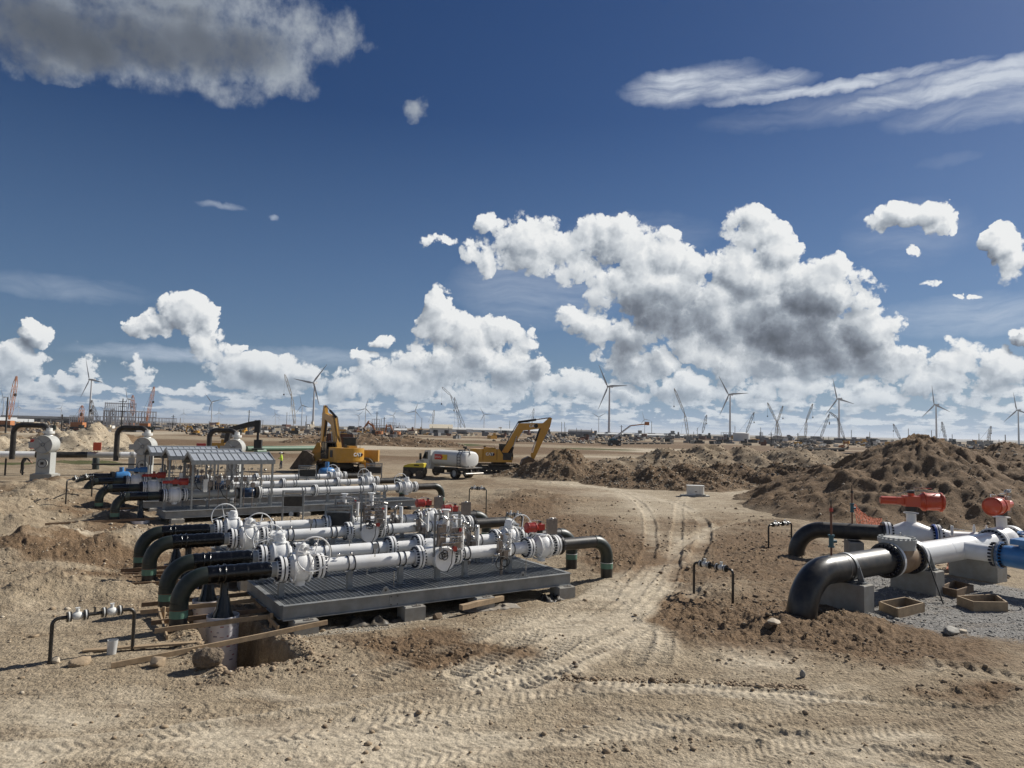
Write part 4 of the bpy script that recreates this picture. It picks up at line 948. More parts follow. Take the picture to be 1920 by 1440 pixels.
# ------------------------------------------------------------------ small bypass loops sticking out of the soil
def bypass(p0, p1, h, label, rr=.036, dark='black_epoxy', low=-.25):
    p0, p1 = Vector(p0), Vector(p1); d = (p1 - p0); L = math.hypot(d.x, d.y); a = math.atan2(d.y, d.x); z0 = min(p0.z, p1.z)
    t = thing('bypass_loop', label, 'pipe loop', (p0.x, p0.y, z0), a, 'small black pipe loops with two white valves'); rb = .12
    s = MB(); s.use(dark); s.tube([(0, 0, low), (0, 0, h - rb)] + arc((rb, 0, h - rb), (-1, 0, 0), (0, 0, 1), rb, 0, math.pi / 2, 6)[1:] + [(L * .18, 0, h)], rr, 12); s.build('riser', parent=t)
    s = MB(); s.use(dark); s.tube([(L, 0, low), (L, 0, h - rb)] + arc((L - rb, 0, h - rb), (1, 0, 0), (0, 0, 1), rb, 0, math.pi / 2, 6)[1:] + [(L * .82, 0, h)], rr, 12); s.build('riser', parent=t)
    s = MB(); s.use(dark); s.tube([(L * .40, 0, h), (L * .60, 0, h)], rr, 12); s.use('dark_metal'); s.cyl((L * .5, 0, h), (L * .5, 0, h + .13), .018, n=8); s.build('nipple', parent=t)
    for c in (.29, .71):
        b = MB(); b.use('white_plastic'); b.lathe([(-.10, .045), (-.06, .075), (0, .088), (.06, .075), (.10, .045)], (L * c, 0, h), (1, 0, 0), 16, caps=False); b.cyl((L * c, 0, h + .07), (L * c, 0, h + .15), .035, n=12); b.box((L * c, 0, h + .155), (.08, .06, .02))
        for q in (-.145, .145): b.cyl((L * c + q - .012, 0, h), (L * c + q + .012, 0, h), .10, n=20)
        vb = b.build('valve', parent=t)
        b = MB(); b.use('black_epoxy')
        for q in (-.175, .175, -.115, .115): b.cyl((L * c + q - .011, 0, h), (L * c + q + .011, 0, h), .098, n=20)
        b.build('pipe_flange', kind='stuff', parent=vb)
    return t
def bp(a, b, zt_px, label, **k):
    p, q = on(*a), on(*b); d = p.y; hh = CAM_H - (zt_px[1] - 720) / FPX * 0
    return p, q
p, q = on(93, 1245), on(248, 1220); bypass(p, q, .86, 'small black pipe loop with two white valves beside the clear plastic cup')
p, q = on(1301, 1113), on(1374, 1131); bypass(p, q, .92, 'small black pipe loop with two white valves beside the wheel tracks')
p, q = on(1441, 1028), on(1484, 1022); bypass(p, q, .95, 'small black pipe loop left of the big black elbow')
p, q = on(879, 964), on(911, 966); bypass(p, q, 1.45, 'tall thin pipe loop on the bank behind the red actuators', rr=.03, dark='green_epoxy')
p, q = on(124, 928), on(172, 924); bypass(p, q, .95, 'small pipe loop on the left, before the tall pipe arches')
p, q = sight(948, 1010, 0), sight(978, 1012, 0); bypass(p, q, 1.05, 'small pipe loop behind the right handwheel of the nearest deck')
# ------------------------------------------------------------------ lumber over the pits
LUM = {}
def board(a, b, label, w=.105, t=.04, m='lumber', flat=False, group='rough boards laid over the pits', cat='board', name='board'):
    a, b = Vector(a), Vector(b); mid = (a + b) / 2; d = b - a; L = d.length
    s = MB(); s.use(m); hw = (t, w) if not flat else (w, t)
    n = 6; rs = random.Random(int(L * 1000)); vs = []; fs = []
    for i in range(n + 1):
        f = i / n - .5; wy, wz = rs.uniform(-.004, .004), rs.uniform(-.006, .006)
        for sy, sz in ((-1, -1), (1, -1), (1, 1), (-1, 1)): vs.append((f * L, sy * hw[0] / 2 + wy, sz * hw[1] / 2 + wz))
    for i in range(n):
        for k in range(4): fs.append((i * 4 + k, i * 4 + (k + 1) % 4, i * 4 + 4 + (k + 1) % 4, i * 4 + 4 + k))
    fs += [(3, 2, 1, 0), (n * 4, n * 4 + 1, n * 4 + 2, n * 4 + 3)]; s.add(vs, fs)
    o = s.build(name, smooth=False); o.location = mid; o.rotation_euler = (0, -math.asin(d.z / L), math.atan2(d.y, d.x)); tag(o, label, cat, group); return o
def b2(a, b, za, zb, label, **k): return board(sight(*a, za), sight(*b, zb), label, **k)
b2((290, 1183), (513, 1155), .12, .16, 'board across the front pit just before the nearest form tube')
b2((283, 1168), (500, 1143), .10, .14, 'darker board across the front pit behind the nearest form tube', m='lumber_dark')
b2((263, 1148), (484, 1125), .10, .14, 'board crossing between the first and second form tubes')
b2((265, 1134), (473, 1113), .10, .14, 'board touching the green banded riser, behind the second form tube', m='lumber_dark')
b2((232, 1097), (345, 1090), .08, .10, 'short board left of the third black riser', m='lumber_dark')
b2((213, 1086), (352, 1077), .08, .10, 'long board left of the third black riser, under its shadow', m='lumber_dark')
b2((205, 1080), (345, 1071), .08, .10, 'weathered board crossing behind the third riser', m='lumber_dark')
b2((226, 1070), (316, 1063), .08, .10, 'topmost short board by the fourth riser', m='lumber_dark')
board(on(208, 1254) + Vector((0, 0, .06)), sight(614, 1167, .20), 'long diagonal plank resting on dirt before the open pit', w=.10, t=.05, flat=False, group='loose planks on the ground', cat='plank', name='plank')
board(on(156, 1223) + Vector((0, 0, .03)), on(376, 1208) + Vector((0, 0, .05)), 'long plank lying flat behind the clear plastic cup', w=.14, t=.04, flat=True, group='loose planks on the ground', cat='plank', name='plank')
for (a, b, l) in (((297, 1142), (313, 1196), 'short stake leaning between the boards, left of the first riser'), ((318, 1130), (300, 1150), 'short brace under the second riser'), ((503, 1158), (522, 1178), 'short wood brace at the pit corner by the concrete block'), ((471, 1120), (490, 1140), 'short wood brace at the pit edge beside the deck corner')):
    board(sight(*a, .15), sight(*b, .02), l, w=.10, t=.04, group='short wooden braces at the pit', cat='brace', name='brace', m='lumber')
for (px_, l) in (((306, 1160), 'wooden stake left of the first riser'), ((508, 1172), 'wooden stake at the pit corner under the deck')):
    p = sight(*px_, 0); board(p + Vector((0, 0, -.35)), p + Vector((.01, 0, .28)), l, w=.07, t=.04, group='short wooden braces at the pit', cat='stake', name='stake')
board(sight(864, 1139, .05), sight(942, 1121, .05), 'short thick timber beam lying before the deck blocks', w=.13, t=.14, group='loose planks on the ground', cat='timber', name='timber')
# ------------------------------------------------------------------ rear station: three roofed skids
RB_O = Vector((-16.66, 34.60)); RB_A = R(37.4)
RB_U = Vector((math.cos(RB_A), math.sin(RB_A))); RB_V = Vector((-RB_U.y, RB_U.x))
for i, (v, l) in enumerate(((0, 'rear grey steel deck under the nearest roofed shelter'), (5, 'rear steel deck under the middle roofed shelter'), (10, 'rear steel deck under the farthest roofed shelter'))):
    o = RB_O + RB_V * v
    deck('steel_deck', l, o, RB_A, -.1, 13.65, -.95, 1.0, fine=False)
    for u, q in ((.4, 'left'), (6.6, 'middle'), (13.2, 'right')):
        p = o + RB_U * u - RB_V * 1.0; footing(p.x, p.y, RB_A, 'concrete block under the %s of the %s rear deck' % (q, ('nearest', 'middle', 'farthest')[i]))
FLX = None
def rear_run(v, label, roofed=True, drive='actuator_red'):
    o = RB_O + RB_V * v; z = 1.17
    t = thing('metering_run', label, 'pipe run', (o.x, o.y, 0), RB_A, 'white metering pipe runs')
    end_down(t, -.75, -2.07, z, -.7, 'tar')
    b = MB(); b.use('green_epoxy'); b.cyl((-.75, 0, z), (-.28, 0, z), .20, n=20); b.use('black_epoxy'); b.cyl((-.28, 0, z), (-.1, 0, z), .19, n=20); b.build('wrapped_joint', parent=t)
    flange(t, .0, 0, z, FLM); flange(t, -.07, 0, z, FLB)
    vb = valve(t, .46, 0, z, 'none'); 
    if drive: actuator(vb, 0, 0, .62, 0., drive, .92, panel=None, label='blue actuator' if drive == 'blue_paint' else None)
    flange(t, .93, 0, z)
    b = MB(); b.use('grey_primer'); b.lathe([(0, .172), (2.3, .172), (2.35, .215), (2.42, .215)], (1.0, 0, z), (1, 0, 0), 24, caps=False); b.build('grey_spool', parent=t)
    b = MB(); b.use('black_epoxy'); b.cyl((3.42, 0, z), (3.58, 0, z), .30, n=24); b.cyl((4.30, 0, z), (4.42, 0, z), .29, n=24); b.build('dark_flange', parent=t)
    b = MB(); b.use('navy_wrap'); b.lathe([(0, .19), (.06, .24), (.36, .26), (.66, .24), (.72, .19)], (3.58, 0, z), (1, 0, 0), 20); b.use('galvanised'); b.cyl((3.94, 0, z + .2), (3.94, 0, z + .62), .07, n=12); b.build('meter_body', parent=t)
    flange(t, 4.55, 0, z)
    spool(t, 4.6, 7.48, z); flange(t, 7.58, 0, z); spool(t, 7.7, 10.95, z); flange(t, 11.05, 0, z); spool(t, 11.15, 12.65, z); flange(t, 12.73, 0, z)
    valve(t, 13.26, 0, z, 'wheel', 1); flange(t, 13.80, 0, z)
    end_down(t, 13.9, 15.7, z, -.4, 'coat')
    for x in (5.1, 6.9, 8.3, 10.3, 11.8): clamp_bands(t, x, 0, z); leg_stand(t, x, 0, z)
    for x in (.0, 2.0): leg_stand(t, x, 0, z - .1)
    rs = random.Random(int(v) + 3)
    b = MB(); b.use('stainless_dull')
    for k in range(6): b.cyl((2.0 + k * .42, -.28, .5), (2.0 + k * .42, -.28, 2.1), .022, n=6); b.box((2.0 + k * .42, -.3, rs.uniform(1.55, 2.1)), (.18, .14, .24))
    b.cyl((1.8, -.28, 1.98), (4.3, -.28, 1.98), .02, n=6); b.cyl((1.8, -.28, 1.62), (4.3, -.28, 1.62), .02, n=6); b.build('instrument_rack', parent=t)
    b = MB(); b.use('stainless')
    for k in range(16): b.ball((rs.uniform(1.8, 4.9), -.36, rs.uniform(1.4, 2.5)), rs.uniform(.04, .075), 8, 6)
    for k in range(10):
        x0 = rs.uniform(1.8, 4.8); b.tube([(x0, -.3, 2.45), (x0 + .1, -.35, 2.0), (x0 + rs.uniform(-.2, .2), -.3, 1.5)], .013, 5)
    b.build('tubing', kind='stuff', parent=t)
    b = MB(); b.use('white_plastic'); b.box((1.75, -.42, 1.62), (.18, .14, .62)); b.cyl((3.05, -.42, .74), (3.05, -.42, .95), .08, n=12); b.build('junction_box', parent=t)
    b = MB(); b.use('black_rubber'); b.tube([(2.45, -.35, 1.5), (2.6, -.5, 1.1), (2.9, -.55, .85), (3.3, -.5, .8)], .02, 6); b.build('cable', kind='stuff', parent=t)
    return t
rear_run(0, 'white pipe run under the nearest shelter roof with brighter red actuator', True)
rear_run(5, 'white pipe run under the middle shelter roof with second red actuator')
rear_run(10, 'rearmost white pipe run whose left actuator is blue', drive='blue_paint')
def spare_riser(v, label):
    o = RB_O + RB_V * v; t = thing('pipe_elbow', label, 'pipe', (o.x, o.y, 0), RB_A); end_down(t, -.3, -2.07, 1.17, -.7, 'tar')
    f = flange(t, -.2, 0, 1.17, FLB)
    b = MB(); b.use('blue_paint'); b.lathe([(0, .2), (.1, .3), (.45, .34), (.8, .3), (.9, .2)], (-.1, 0, 1.17), (1, 0, 0), 20); b.cyl((.3, 0, 1.4), (.3, 0, 1.75), .14, n=14); b.build('blue_valve', parent=t); return t
spare_riser(14, 'farthest black elbow at the rear station, ending in a blue valve')
def blue_valve(px, py, z, label):
    p = sight(px, py, z); t = thing('valve', label, 'valve', (p.x, p.y, 0), RB_A)
    b = MB(); b.use('blue_paint'); b.lathe([(-.6, .2), (-.45, .33), (0, .40), (.45, .33), (.6, .2)], (0, 0, 1.17), (1, 0, 0), 24); b.cyl((0, 0, 1.5), (0, 0, 1.95), .16, n=14); b.build('valve_body', parent=t)
    b = MB(); b.use('galvanised'); b.box((0, 0, .55), (.15, .15, 1.0)); b.build('pedestal', parent=t)
blue_valve(613, 882, 1.3, 'blue valve behind the rear pipe runs, before the rear-facing excavator')
for k, v in enumerate((0, 5, 10)):
    form_tube(-1.0, v, .05, -.6, .42, 'grey-white form tube under the %s black elbow of the rear station' % ('nearest', 'middle', 'far')[k], RB_O, RB_A)
def shelter(v, label):
    o = RB_O + RB_V * v; t = thing('roofed_shelter', label, 'shelter', (o.x, o.y, 0), RB_A, 'shelters with sloping grey roofs over the rear runs')
    x0, x1, y0, y1, ze, zr = 1.05, 5.05, -.62, 1.25, 2.74, 3.18; ym = (y0 + y1) / 2
    for x in (x0 + .06, (x0 + x1) / 2 + .4, x1 - .06):
        for y in (y0 + .06, y1 - .06):
            b = MB(); b.use('galvanised'); b.box((x, y, (.5 + ze) / 2), (.09, .09, ze - .5)); b.build('post', parent=t)
    b = MB(); b.use('galvanised')
    for y in (y0, y1): b.box(((x0 + x1) / 2, y, ze + .02), (x1 - x0 + .1, .05, .20))
    for x in (x0, x1):
        b.beam((x, y0, ze + .06), (x, ym, zr + .02), .05, .16); b.beam((x, y1, ze + .06), (x, ym, zr + .02), .05, .16)
    b.build('fascia', parent=t)
    n = 12; w = (x1 - x0 - .06) / n
    for s, ya in ((-1, y0), (1, y1)):
        sl = MB(); sl.use('worn_steel' if False else 'roof_sheet'); L = math.hypot(ym - ya, zr - ze - .1)
        a = math.atan2(zr - ze - .1, abs(ym - ya))
        sl.box((0, 0, 0), (w - .075, L - .05, .02)); sl.box((-(w - .075) / 2 - .02, 0, .012), (.035, L, .04)); me = sl.mesh('roof_panel', smooth=False)
        for i in range(n): link('roof_panel', me, t, (x0 + .05 + (i + .5) * w, (ya + ym) / 2, (ze + zr) / 2 + .07), (-s * a, 0, 0))
    b = MB(); b.use('seam_dark'); b.box(((x0 + x1) / 2, (y0 + ym) / 2, (ze + zr) / 2 + .035), (x1 - x0 - .1, math.hypot(ym - y0, zr - ze - .1), .012), rx=math.atan2(zr - ze - .1, ym - y0)); b.box(((x0 + x1) / 2, (y1 + ym) / 2, (ze + zr) / 2 + .035), (x1 - x0 - .1, math.hypot(ym - y0, zr - ze - .1), .012), rx=-math.atan2(zr - ze - .1, ym - y0)); b.build('roof_deck', parent=t)
    b = MB(); b.use('roof_sheet'); b.box(((x0 + x1) / 2, ym, zr + .035), (x1 - x0, .22, .05)); b.build('ridge_cap', parent=t)
    b = MB(); b.use('tan_box'); b.box((x0 + .22, ym, 2.45), (.12, .5, .75)); b.build('insulation_panel', parent=t)
    return t
mat('roof_sheet', (.50, .53, .56), .38, .3, var=.1, vs=3); mat('seam_dark', (.06, .065, .075), .6); mat('tan_box', (.20, .12, .06), .7, var=.4, vs=6)
shelter(0, 'nearest of the three slant-roofed shelters, with two brown panels inside its end')
shelter(5, 'middle slant-roofed shelter, partly hidden by the nearest')
shelter(10, 'farthest slant-roofed shelter, before the second pipe arch')
for px_, py_, l in ((700, 893, 'thin panel stand behind the roofed shelters'), (575, 902, 'panel stand between the shelters and the yellow excavator')):
    p = sight(px_, py_ + 25, .2); board_stand(p.x, p.y, 0, .3, l, 2.1, 1.1)
for k, v in enumerate((0, 5)):
    o1 = RB_O + RB_V * (v - .3); a = o1 - RB_U * 4.8; b_ = o1 - RB_U * .4
    board((a.x, a.y, .12), (b_.x, b_.y, .12), 'dark board over the rear pit beside the %s form tube' % ('nearest', 'middle')[k], m='lumber_dark')
# ------------------------------------------------------------------ left: pipe header with three arches and drum valves
def arch_tower(x, y, side, label, loop_dx, zl, hx):
    t = thing('pipe_tower', label, 'pipe tower', (x, y, 0), .12, 'pipe arches rising over drum valves')
    b = MB(); b.use('concrete'); b.box((0, 0, .25), (1.55, 1.3, .55)); b.box((.35, .1, -.02), (2.5, 1.9, .12)); b.build('plinth', parent=t)
    b = MB(); b.use('grey_primer'); b.box((0, 0, 1.35), (1.0, .85, 1.64)); b.box((0, 0, .55), (1.3, 1.1, .05)); b.build('column', parent=t)
    b = MB(); b.use('grey_primer'); b.cyl((0, -.48, 1.35), (0, -.56, 1.35), .38, n=28); b.use('dark_metal'); b.box((0, -.575, 1.35), (.22, .03, .2)); b.torus((0, -.565, 1.35), (0, 1, 0), .32, .015, 24, 5)
    for i in range(16):
        a = 6.283 * i / 16; b.cyl((math.cos(a) * .32, -.56, 1.35 + math.sin(a) * .32), (math.cos(a) * .32, -.6, 1.35 + math.sin(a) * .32), .022, n=6)
    b.build('cover_plate', parent=t)
    b = MB(); b.use('grey_primer'); b.cyl((0, -.62, 2.78), (0, .55, 2.78), .70, n=40); b.torus((0, -.62, 2.78), (0, 1, 0), .66, .04, 36, 6); b.box((-.62, -.5, 2.72), (.75, .3, .42))
    b.build('drum', parent=t)
    b = MB(); b.use('galvanised'); b.torus((0, -.66, 2.78), (0, 1, 0), .12, .03, 16, 5)
    for a in (.6, 2.2, 3.8, 5.3): b.box((math.cos(a) * .38, -.65, 2.78 + math.sin(a) * .38), (.5, .03, .03), ry=-a)
    b.use('white_plastic'); b.box((-.16, -.66, 2.98), (.32, .02, .045), ry=.8); b.build('drum_lid', parent=t)
    b = MB(); b.use('white_plastic'); b.lathe([(0, .30), (.12, .22), (.2, .22), (.2, .38), (.28, .38), (.30, .38), (.38, .38), (.38, .24), (.62, .22)], (.08, 0, 3.42), (0, 0, 1), 24); b.build('neck_flange', parent=t)
    z = zl; rb = .55; x1 = -loop_dx
    b = MB(); b.use('black_coat')
    pts = [(.08, 0, 3.95), (.08, 0, z - rb)] + arc((.08 - rb, 0, z - rb), (1, 0, 0), (0, 0, 1), rb, 0, math.pi / 2, 10)[1:] + [(x1 + rb, 0, z)] + arc((x1 + rb, 0, z - rb), (0, 0, 1), (-1, 0, 0), rb, 0, math.pi / 2, 10)[1:] + [(x1, 0, 1.6)]
    b.tube(pts, .195, 18); b.build('arch_pipe', parent=t)
    b = MB(); b.use('green_epoxy'); b.cyl((.22, .45, 3.9), (.22, .45, z + .05), .13, n=12); b.cyl((.22, .45, z + .05), (.22, .45, z + .3), .03, n=6); b.cyl((x1 * .6, 0, z + .15), (x1 * .6, 0, z + .45), .02, n=6); b.build('vent', parent=t)
    return t
def at_x(px, y): return (px - 960) / FPX * y
arch_tower(at_x(95, 55), 55, 1, 'leftmost pipe arch and drum valve, beside the worker in black', 2.45, 4.22, 0)
arch_tower(at_x(279, 56), 56, 1, 'middle pipe arch and drum valve, behind the shelter roofs', 2.15, 4.20, 0)
arch_tower(at_x(446, 57), 57, 1, 'right pipe arch whose drum shows above the shelter roofs', 2.0, 4.15, 0)
hd = thing('pipe_header', 'long black and white pipe running between the drum valves', 'pipe', (-45.0, 57.6, 0), R(27))
def hseg(a, b_, m, nm, r=.26):
    s = MB(); s.use(m); s.cyl((a, 0, 1.72), (b_, 0, 1.72), r, n=20); return s.build(nm, parent=hd)
hseg(-6, 2.2, 'grey_primer', 'pipe_section'); hseg(2.3, 5.6, 'white_paint', 'white_section', .27); hseg(5.6, 9.4, 'black_coat', 'pipe_section'); hseg(9.4, 11.9, 'grey_primer', 'pipe_section'); hseg(11.9, 12.7, 'white_paint', 'white_section', .27); hseg(12.7, 12.95, 'grey_primer', 'clamp', .31); hseg(12.95, 13.6, 'white_paint', 'white_section', .27); hseg(13.6, 19.5, 'black_coat', 'pipe_section')
s = MB(); s.use('grey_primer')
for x in (1.2, 12.8): s.box((x, 0, .75), (.5, .4, 1.5)); s.box((x, 0, .35), (.9, .9, .5))
s.use('dark_metal')
for x in (3.6, 4.8): s.box((x, 0, .7), (.12, .12, 1.4))
s.build('support_leg', parent=hd)
s = MB(); s.use('black_rubber'); s.tube([(9.8, -.9, .95), (15.3, -.9, .95), (15.45, -.9, .9), (15.45, -.9, 0)], .07, 8); s.build('small_line', parent=hd)
s = MB(); s.use('actuator_orange'); s.box((8.5 + 1.6, -.1, 2.45), (.6, .5, .7)); s.use('actuator_red'); s.box((18.4, 0, 2.55), (.8, .5, .55)); s.box((5.4, .5, 2.6), (.5, .4, .8)); s.build('actuator', parent=hd)
s = MB(); s.use('grey_primer'); s.torus((17.9, -.5, 1.6), (.2, 1, 0), .42, .05, 24, 6); s.build('handwheel', parent=hd)
t = thing('bollard', 'short dark grey post with rounded top between the drum valves', 'post', tuple(on(179, 880)), 0)
s = MB(); s.use('green_epoxy'); s.lathe([(0, .30), (1.1, .30), (1.3, .22), (1.38, .05)], (0, 0, -.1), (0, 0, 1), 16); s.build('post_body', parent=t)
# green coated line pipes lying on timbers
def pipe_string(a, b_, r, z, label, m='green_pipe', joint=True):
    a, b_ = Vector((*a, z)), Vector((*b_, z)); d = b_ - a; L = d.length
    t = thing('line_pipe', label, 'pipe', tuple(a), math.atan2(d.y, d.x), 'green coated line pipes lying on timbers')
    s = MB(); s.use(m); s.cyl((0, 0, 0), (L, 0, 0), r, n=16); s.build('pipe_shell', parent=t)
    s = MB(); s.use('lumber_dark')
    k = 0
    while k * 6 < L: s.box((.5 + k * 6, 0, -(z + r) / 2 + 0 - r * .5 - .05), (.25, 1.4, max(.1, z - r + .12))); k += 1
    s.build('timber', parent=t); return t
p, q = sight(-40, 846), sight(152, 849); pipe_string((p.x, p.y), (q.x, q.y), .32, .55, 'green line pipe at the far left behind the header')
p, q = sight(288, 852), sight(344, 852); pipe_string((p.x, p.y), (q.x, q.y), .36, .9, 'green line pipe between the middle and right drum valves')
p, q = sight(462, 852), sight(592, 850); pipe_string((p.x, p.y), (q.x, q.y), .42, .85, 'green line pipe right of the right drum valve')
p = sight(488, 856); t = thing('line_pipe', 'stub of green pipe standing off the long green line pipe', 'pipe', (p.x, p.y, .7), 1.0); s = MB(); s.use('green_pipe'); s.cyl((-.8, 0, 0), (.8, 0, 0), .42, n=16); s.use('lumber_dark'); s.box((0, 0, -.55), (.3, 1.2, .3)); s.build('pipe_shell', parent=t)
p, q = sight(340, 850), sight(392, 851); t = thing('concrete_wall', 'low white concrete block behind the shelter roofs', 'concrete block', ((p.x + q.x) / 2, (p.y + q.y) / 2, 0), math.atan2(q.y - p.y, q.x - p.x)); s = MB(); s.use('concrete_slab'); s.box((0, 0, .45), ((q - p).length, 2.5, .9)); s.build('block', parent=t)
mat('blue_band', (.03, .09, .35), .4)
# ------------------------------------------------------------------ right station: thirty inch pipe on concrete blocks
RS_O = Vector((9.25, 19.90)); RS_A = R(34.8); RS_U = Vector((math.cos(RS_A), math.sin(RS_A))); RS_V = Vector((-RS_U.y, RS_U.x)); ZR = 1.13; RR_ = .375
def rsp(s, v=0): p = RS_O + RS_U * s + RS_V * v; return p.x, p.y
mp = thing('large_pipe_run', 'thick pipe run on concrete blocks, black elbow left, white tee right', 'pipe run', (RS_O.x, RS_O.y, 0), RS_A)
FLR_ = _fl_mesh(RR_, .515, w=.42, n=40, name='flange'); BLR_ = _bolt_mesh(RR_, .515, 24)
FLRB = _fl_mesh(RR_, .515, w=.42, n=40, name='flange', m='black_epoxy', single=-1)
FLRW = _fl_mesh(RR_, .515, w=.42, n=40, name='flange', m='white_paint', single=1)
rb = 1.12; xr = -1.93
b = MB(); b.use('black_coat'); b.tube([(2.25, 0, ZR), (1.0, 0, ZR), (.1, 0, ZR), (xr + rb, 0, ZR)], RR_, 40); b.use('worn_steel'); b.torus((-.15, 0, ZR), (1, 0, 0), RR_ - .003, .008, 40, 6); b.build('coated_pipe', parent=mp)
b = MB(); b.use('black_epoxy'); b.tube(arc((xr + rb, 0, ZR - rb), (0, 0, 1), (-1, 0, 0), rb, 0, math.pi / 2, 18) + [(xr, 0, -.3)], RR_ + .004, 40); b.build('elbow', parent=mp)
b = MB(); b.use('black_epoxy'); b.lathe([(0, RR_), (.12, RR_ + .03), (.14, .515), (.24, .515), (.24, .36)], (2.12, 0, ZR), (1, 0, 0), 40, caps=False); f = b.build('black_flange', parent=mp)
link('stud_bolts', BLR_, f, (2.37, 0, ZR), kind='stuff')
b = MB(); b.use('white_paint'); b.lathe([(0, .36), (0, .515), (.10, .515), (.12, .42)], (2.39, 0, ZR), (1, 0, 0), 40, caps=False); b.build('valve_flange', parent=mp)
# the rusty swing check valve
b = MB(); b.use('brown_valve'); b.lathe([(0, .42), (.15, .40), (.45, .46), (.75, .46), (1.1, .41), (1.22, .42)], (2.48, 0, ZR), (1, 0, 0), 36, caps=False)
b.lathe([(0, .44), (.30, .43), (.56, .42)], (2.95, 0, ZR), (0, 0, 1), 32); cv = b.build('check_valve_body', parent=mp, label='rust stained check valve body')
b = MB(); b.use('grey_primer'); b.lathe([(0, .50), (.20, .50), (.20, .53), (.30, .53), (.30, .40), (.33, .38)], (2.95, 0, ZR + .30), (0, 0, 1), 40); b.build('bonnet', parent=cv)
b = MB(); b.use('grey_primer')
for i in range(22):
    a = 6.283 * i / 22; b.cyl((2.95 + math.cos(a) * .475, math.sin(a) * .475, ZR + .58), (2.95 + math.cos(a) * .475, math.sin(a) * .475, ZR + .655), .034, n=6)
b.torus((3.15, .0, ZR + .70), (0, 1, 0), .045, .012, 14, 5); b.build('cover_bolts', kind='stuff', parent=cv)
b = MB(); b.use('black_epoxy'); b.lathe([(0, .42), (.02, .515), (.12, .515), (.12, .36)], (3.62, 0, ZR), (1, 0, 0), 40, caps=False); f = b.build('black_flange', parent=mp)
link('stud_bolts', BLR_, f, (3.75, 0, ZR), kind='stuff')
b = MB(); b.use('white_paint'); b.lathe([(0, .36), (0, .515), (.10, .515), (.13, RR_ + .03), (.3, RR_)], (3.76, 0, ZR), (1, 0, 0), 40, caps=False); b.build('white_flange', parent=mp)
b = MB(); b.use('white_paint'); b.tube([(3.95, 0, ZR), (5.5, 0, ZR), (7.0, 0, ZR), (8.9, 0, ZR), (9.6, 0, ZR)], RR_, 40); b.torus((5.9, 0, ZR), (1, 0, 0), RR_ - .002, .006, 40, 5); b.torus((7.5, 0, ZR), (1, 0, 0), RR_ - .002, .006, 40, 5); b.build('white_pipe', parent=mp)
b = MB(); b.use('white_paint'); b.tube([(6.75, 0, ZR), (6.75, -.30, ZR), (6.75, -1.12, ZR)], [.30, .27, .26], 32); b.tube([(7.3, 0, ZR), (7.6, .25, ZR)], .3, 20); b.build('branch_pipe', parent=mp)
f = link('flange', _fl_mesh(.26, .42, w=.3, n=36, single=-1), mp, (6.75, -1.24, ZR), (0, 0, R(90))); link('stud_bolts', _bolt_mesh(.26, .42, 20), f, kind='stuff')
b = MB(); b.use('blue_paint'); b.lathe([(0, .42), (.08, .42), (.10, .31), (.25, .33), (.9, .36), (1.4, .33), (1.5, .42), (1.58, .42)], (6.75, -1.26, ZR), (0, -1, 0), 36); b.cyl((6.75, -2.0, ZR), (6.75, -2.0, ZR + .55), .2, n=20); b.box((6.75, -2.0, ZR + .5), (.75, .6, .16)); b.cyl((6.75, -2.2, ZR - .45), (6.75, -2.2, ZR - .1), .07, n=10)
b.torus((6.75, -2.3, ZR + .78), (0, 0, 1), .5, .025, 30, 6); b.build('blue_valve', parent=mp, label='bright blue valve on the short white branch')
for s_, nm in ((.12, 'saddle'), (4.12, 'saddle')):
    b = MB(); b.use('galvanised'); w = .12
    b.lathe([(-w / 2, RR_ + .005), (-w / 2, RR_ + .022), (w / 2, RR_ + .022), (w / 2, RR_ + .005)], (s_, 0, ZR), (1, 0, 0), 40, caps=False)
    for sg in (-1, 1):
        b.prism([(0, sg * (RR_ + .02), .0), (0, sg * (RR_ + .03), .12), (0, sg * (RR_ + .20), -.36), (0, sg * (RR_ - .02), -.36)], (s_ - .012, 0, ZR), (s_ + .012, 0, ZR)); b.box((s_, sg * .48, ZR - .33), (.20, .20, .02)); b.box((s_, sg * (RR_ + .03), ZR - .1), (.10, .02, .3))
    b.box((s_, 0, ZR - .365), (.3, 1.15, .02)); b.use('worn_steel')
    for sg in (-1, 1): b.cyl((s_ + .05, sg * .52, ZR - .36), (s_ + .05, sg * .52, ZR - .27), .016, n=6)
    b.build(nm, parent=mp)
def vent_post(x, y, z, h, label, cols=('blue_teal', 'actuator_red')):
    t = thing('vent_pipe', label, 'vent pipe', (x, y, z), RS_A, 'thin vent pipes standing on the black pipes')
    b = MB(); b.use('rust_brown'); b.cyl((0, 0, -.04), (0, 0, h * .9), .028, n=10); b.use('dark_metal'); b.cyl((0, 0, h * .9), (0, 0, h), .016, n=8); b.build('stem', parent=t)
    b = MB(); b.use(cols[0])
    zz = h * (.28 if cols[1] == 'actuator_red' else .42)
    b.cyl((0, 0, zz - .12), (0, 0, zz + .14), .062, n=12); b.cyl((0, 0, zz - .16), (0, 0, zz - .12), .085, n=12); b.cyl((0, 0, zz + .14), (0, 0, zz + .18), .085, n=12); b.cyl((0, 0, zz), (.14, -.06, zz), .045, n=10); b.build('valve', parent=t)
    b = MB(); b.use(cols[1]); b.cyl((0, 0, h * .80), (0, 0, h * .86), .05, n=10); b.build('cap', parent=t); return t
mat('blue_teal', (.035, .12, .15), .45, var=.2, vs=6)
x, y = rsp(-.55); vent_post(x, y, ZR + RR_ - .06, 1.55, 'thin vent pipe with red band on the near black elbow')
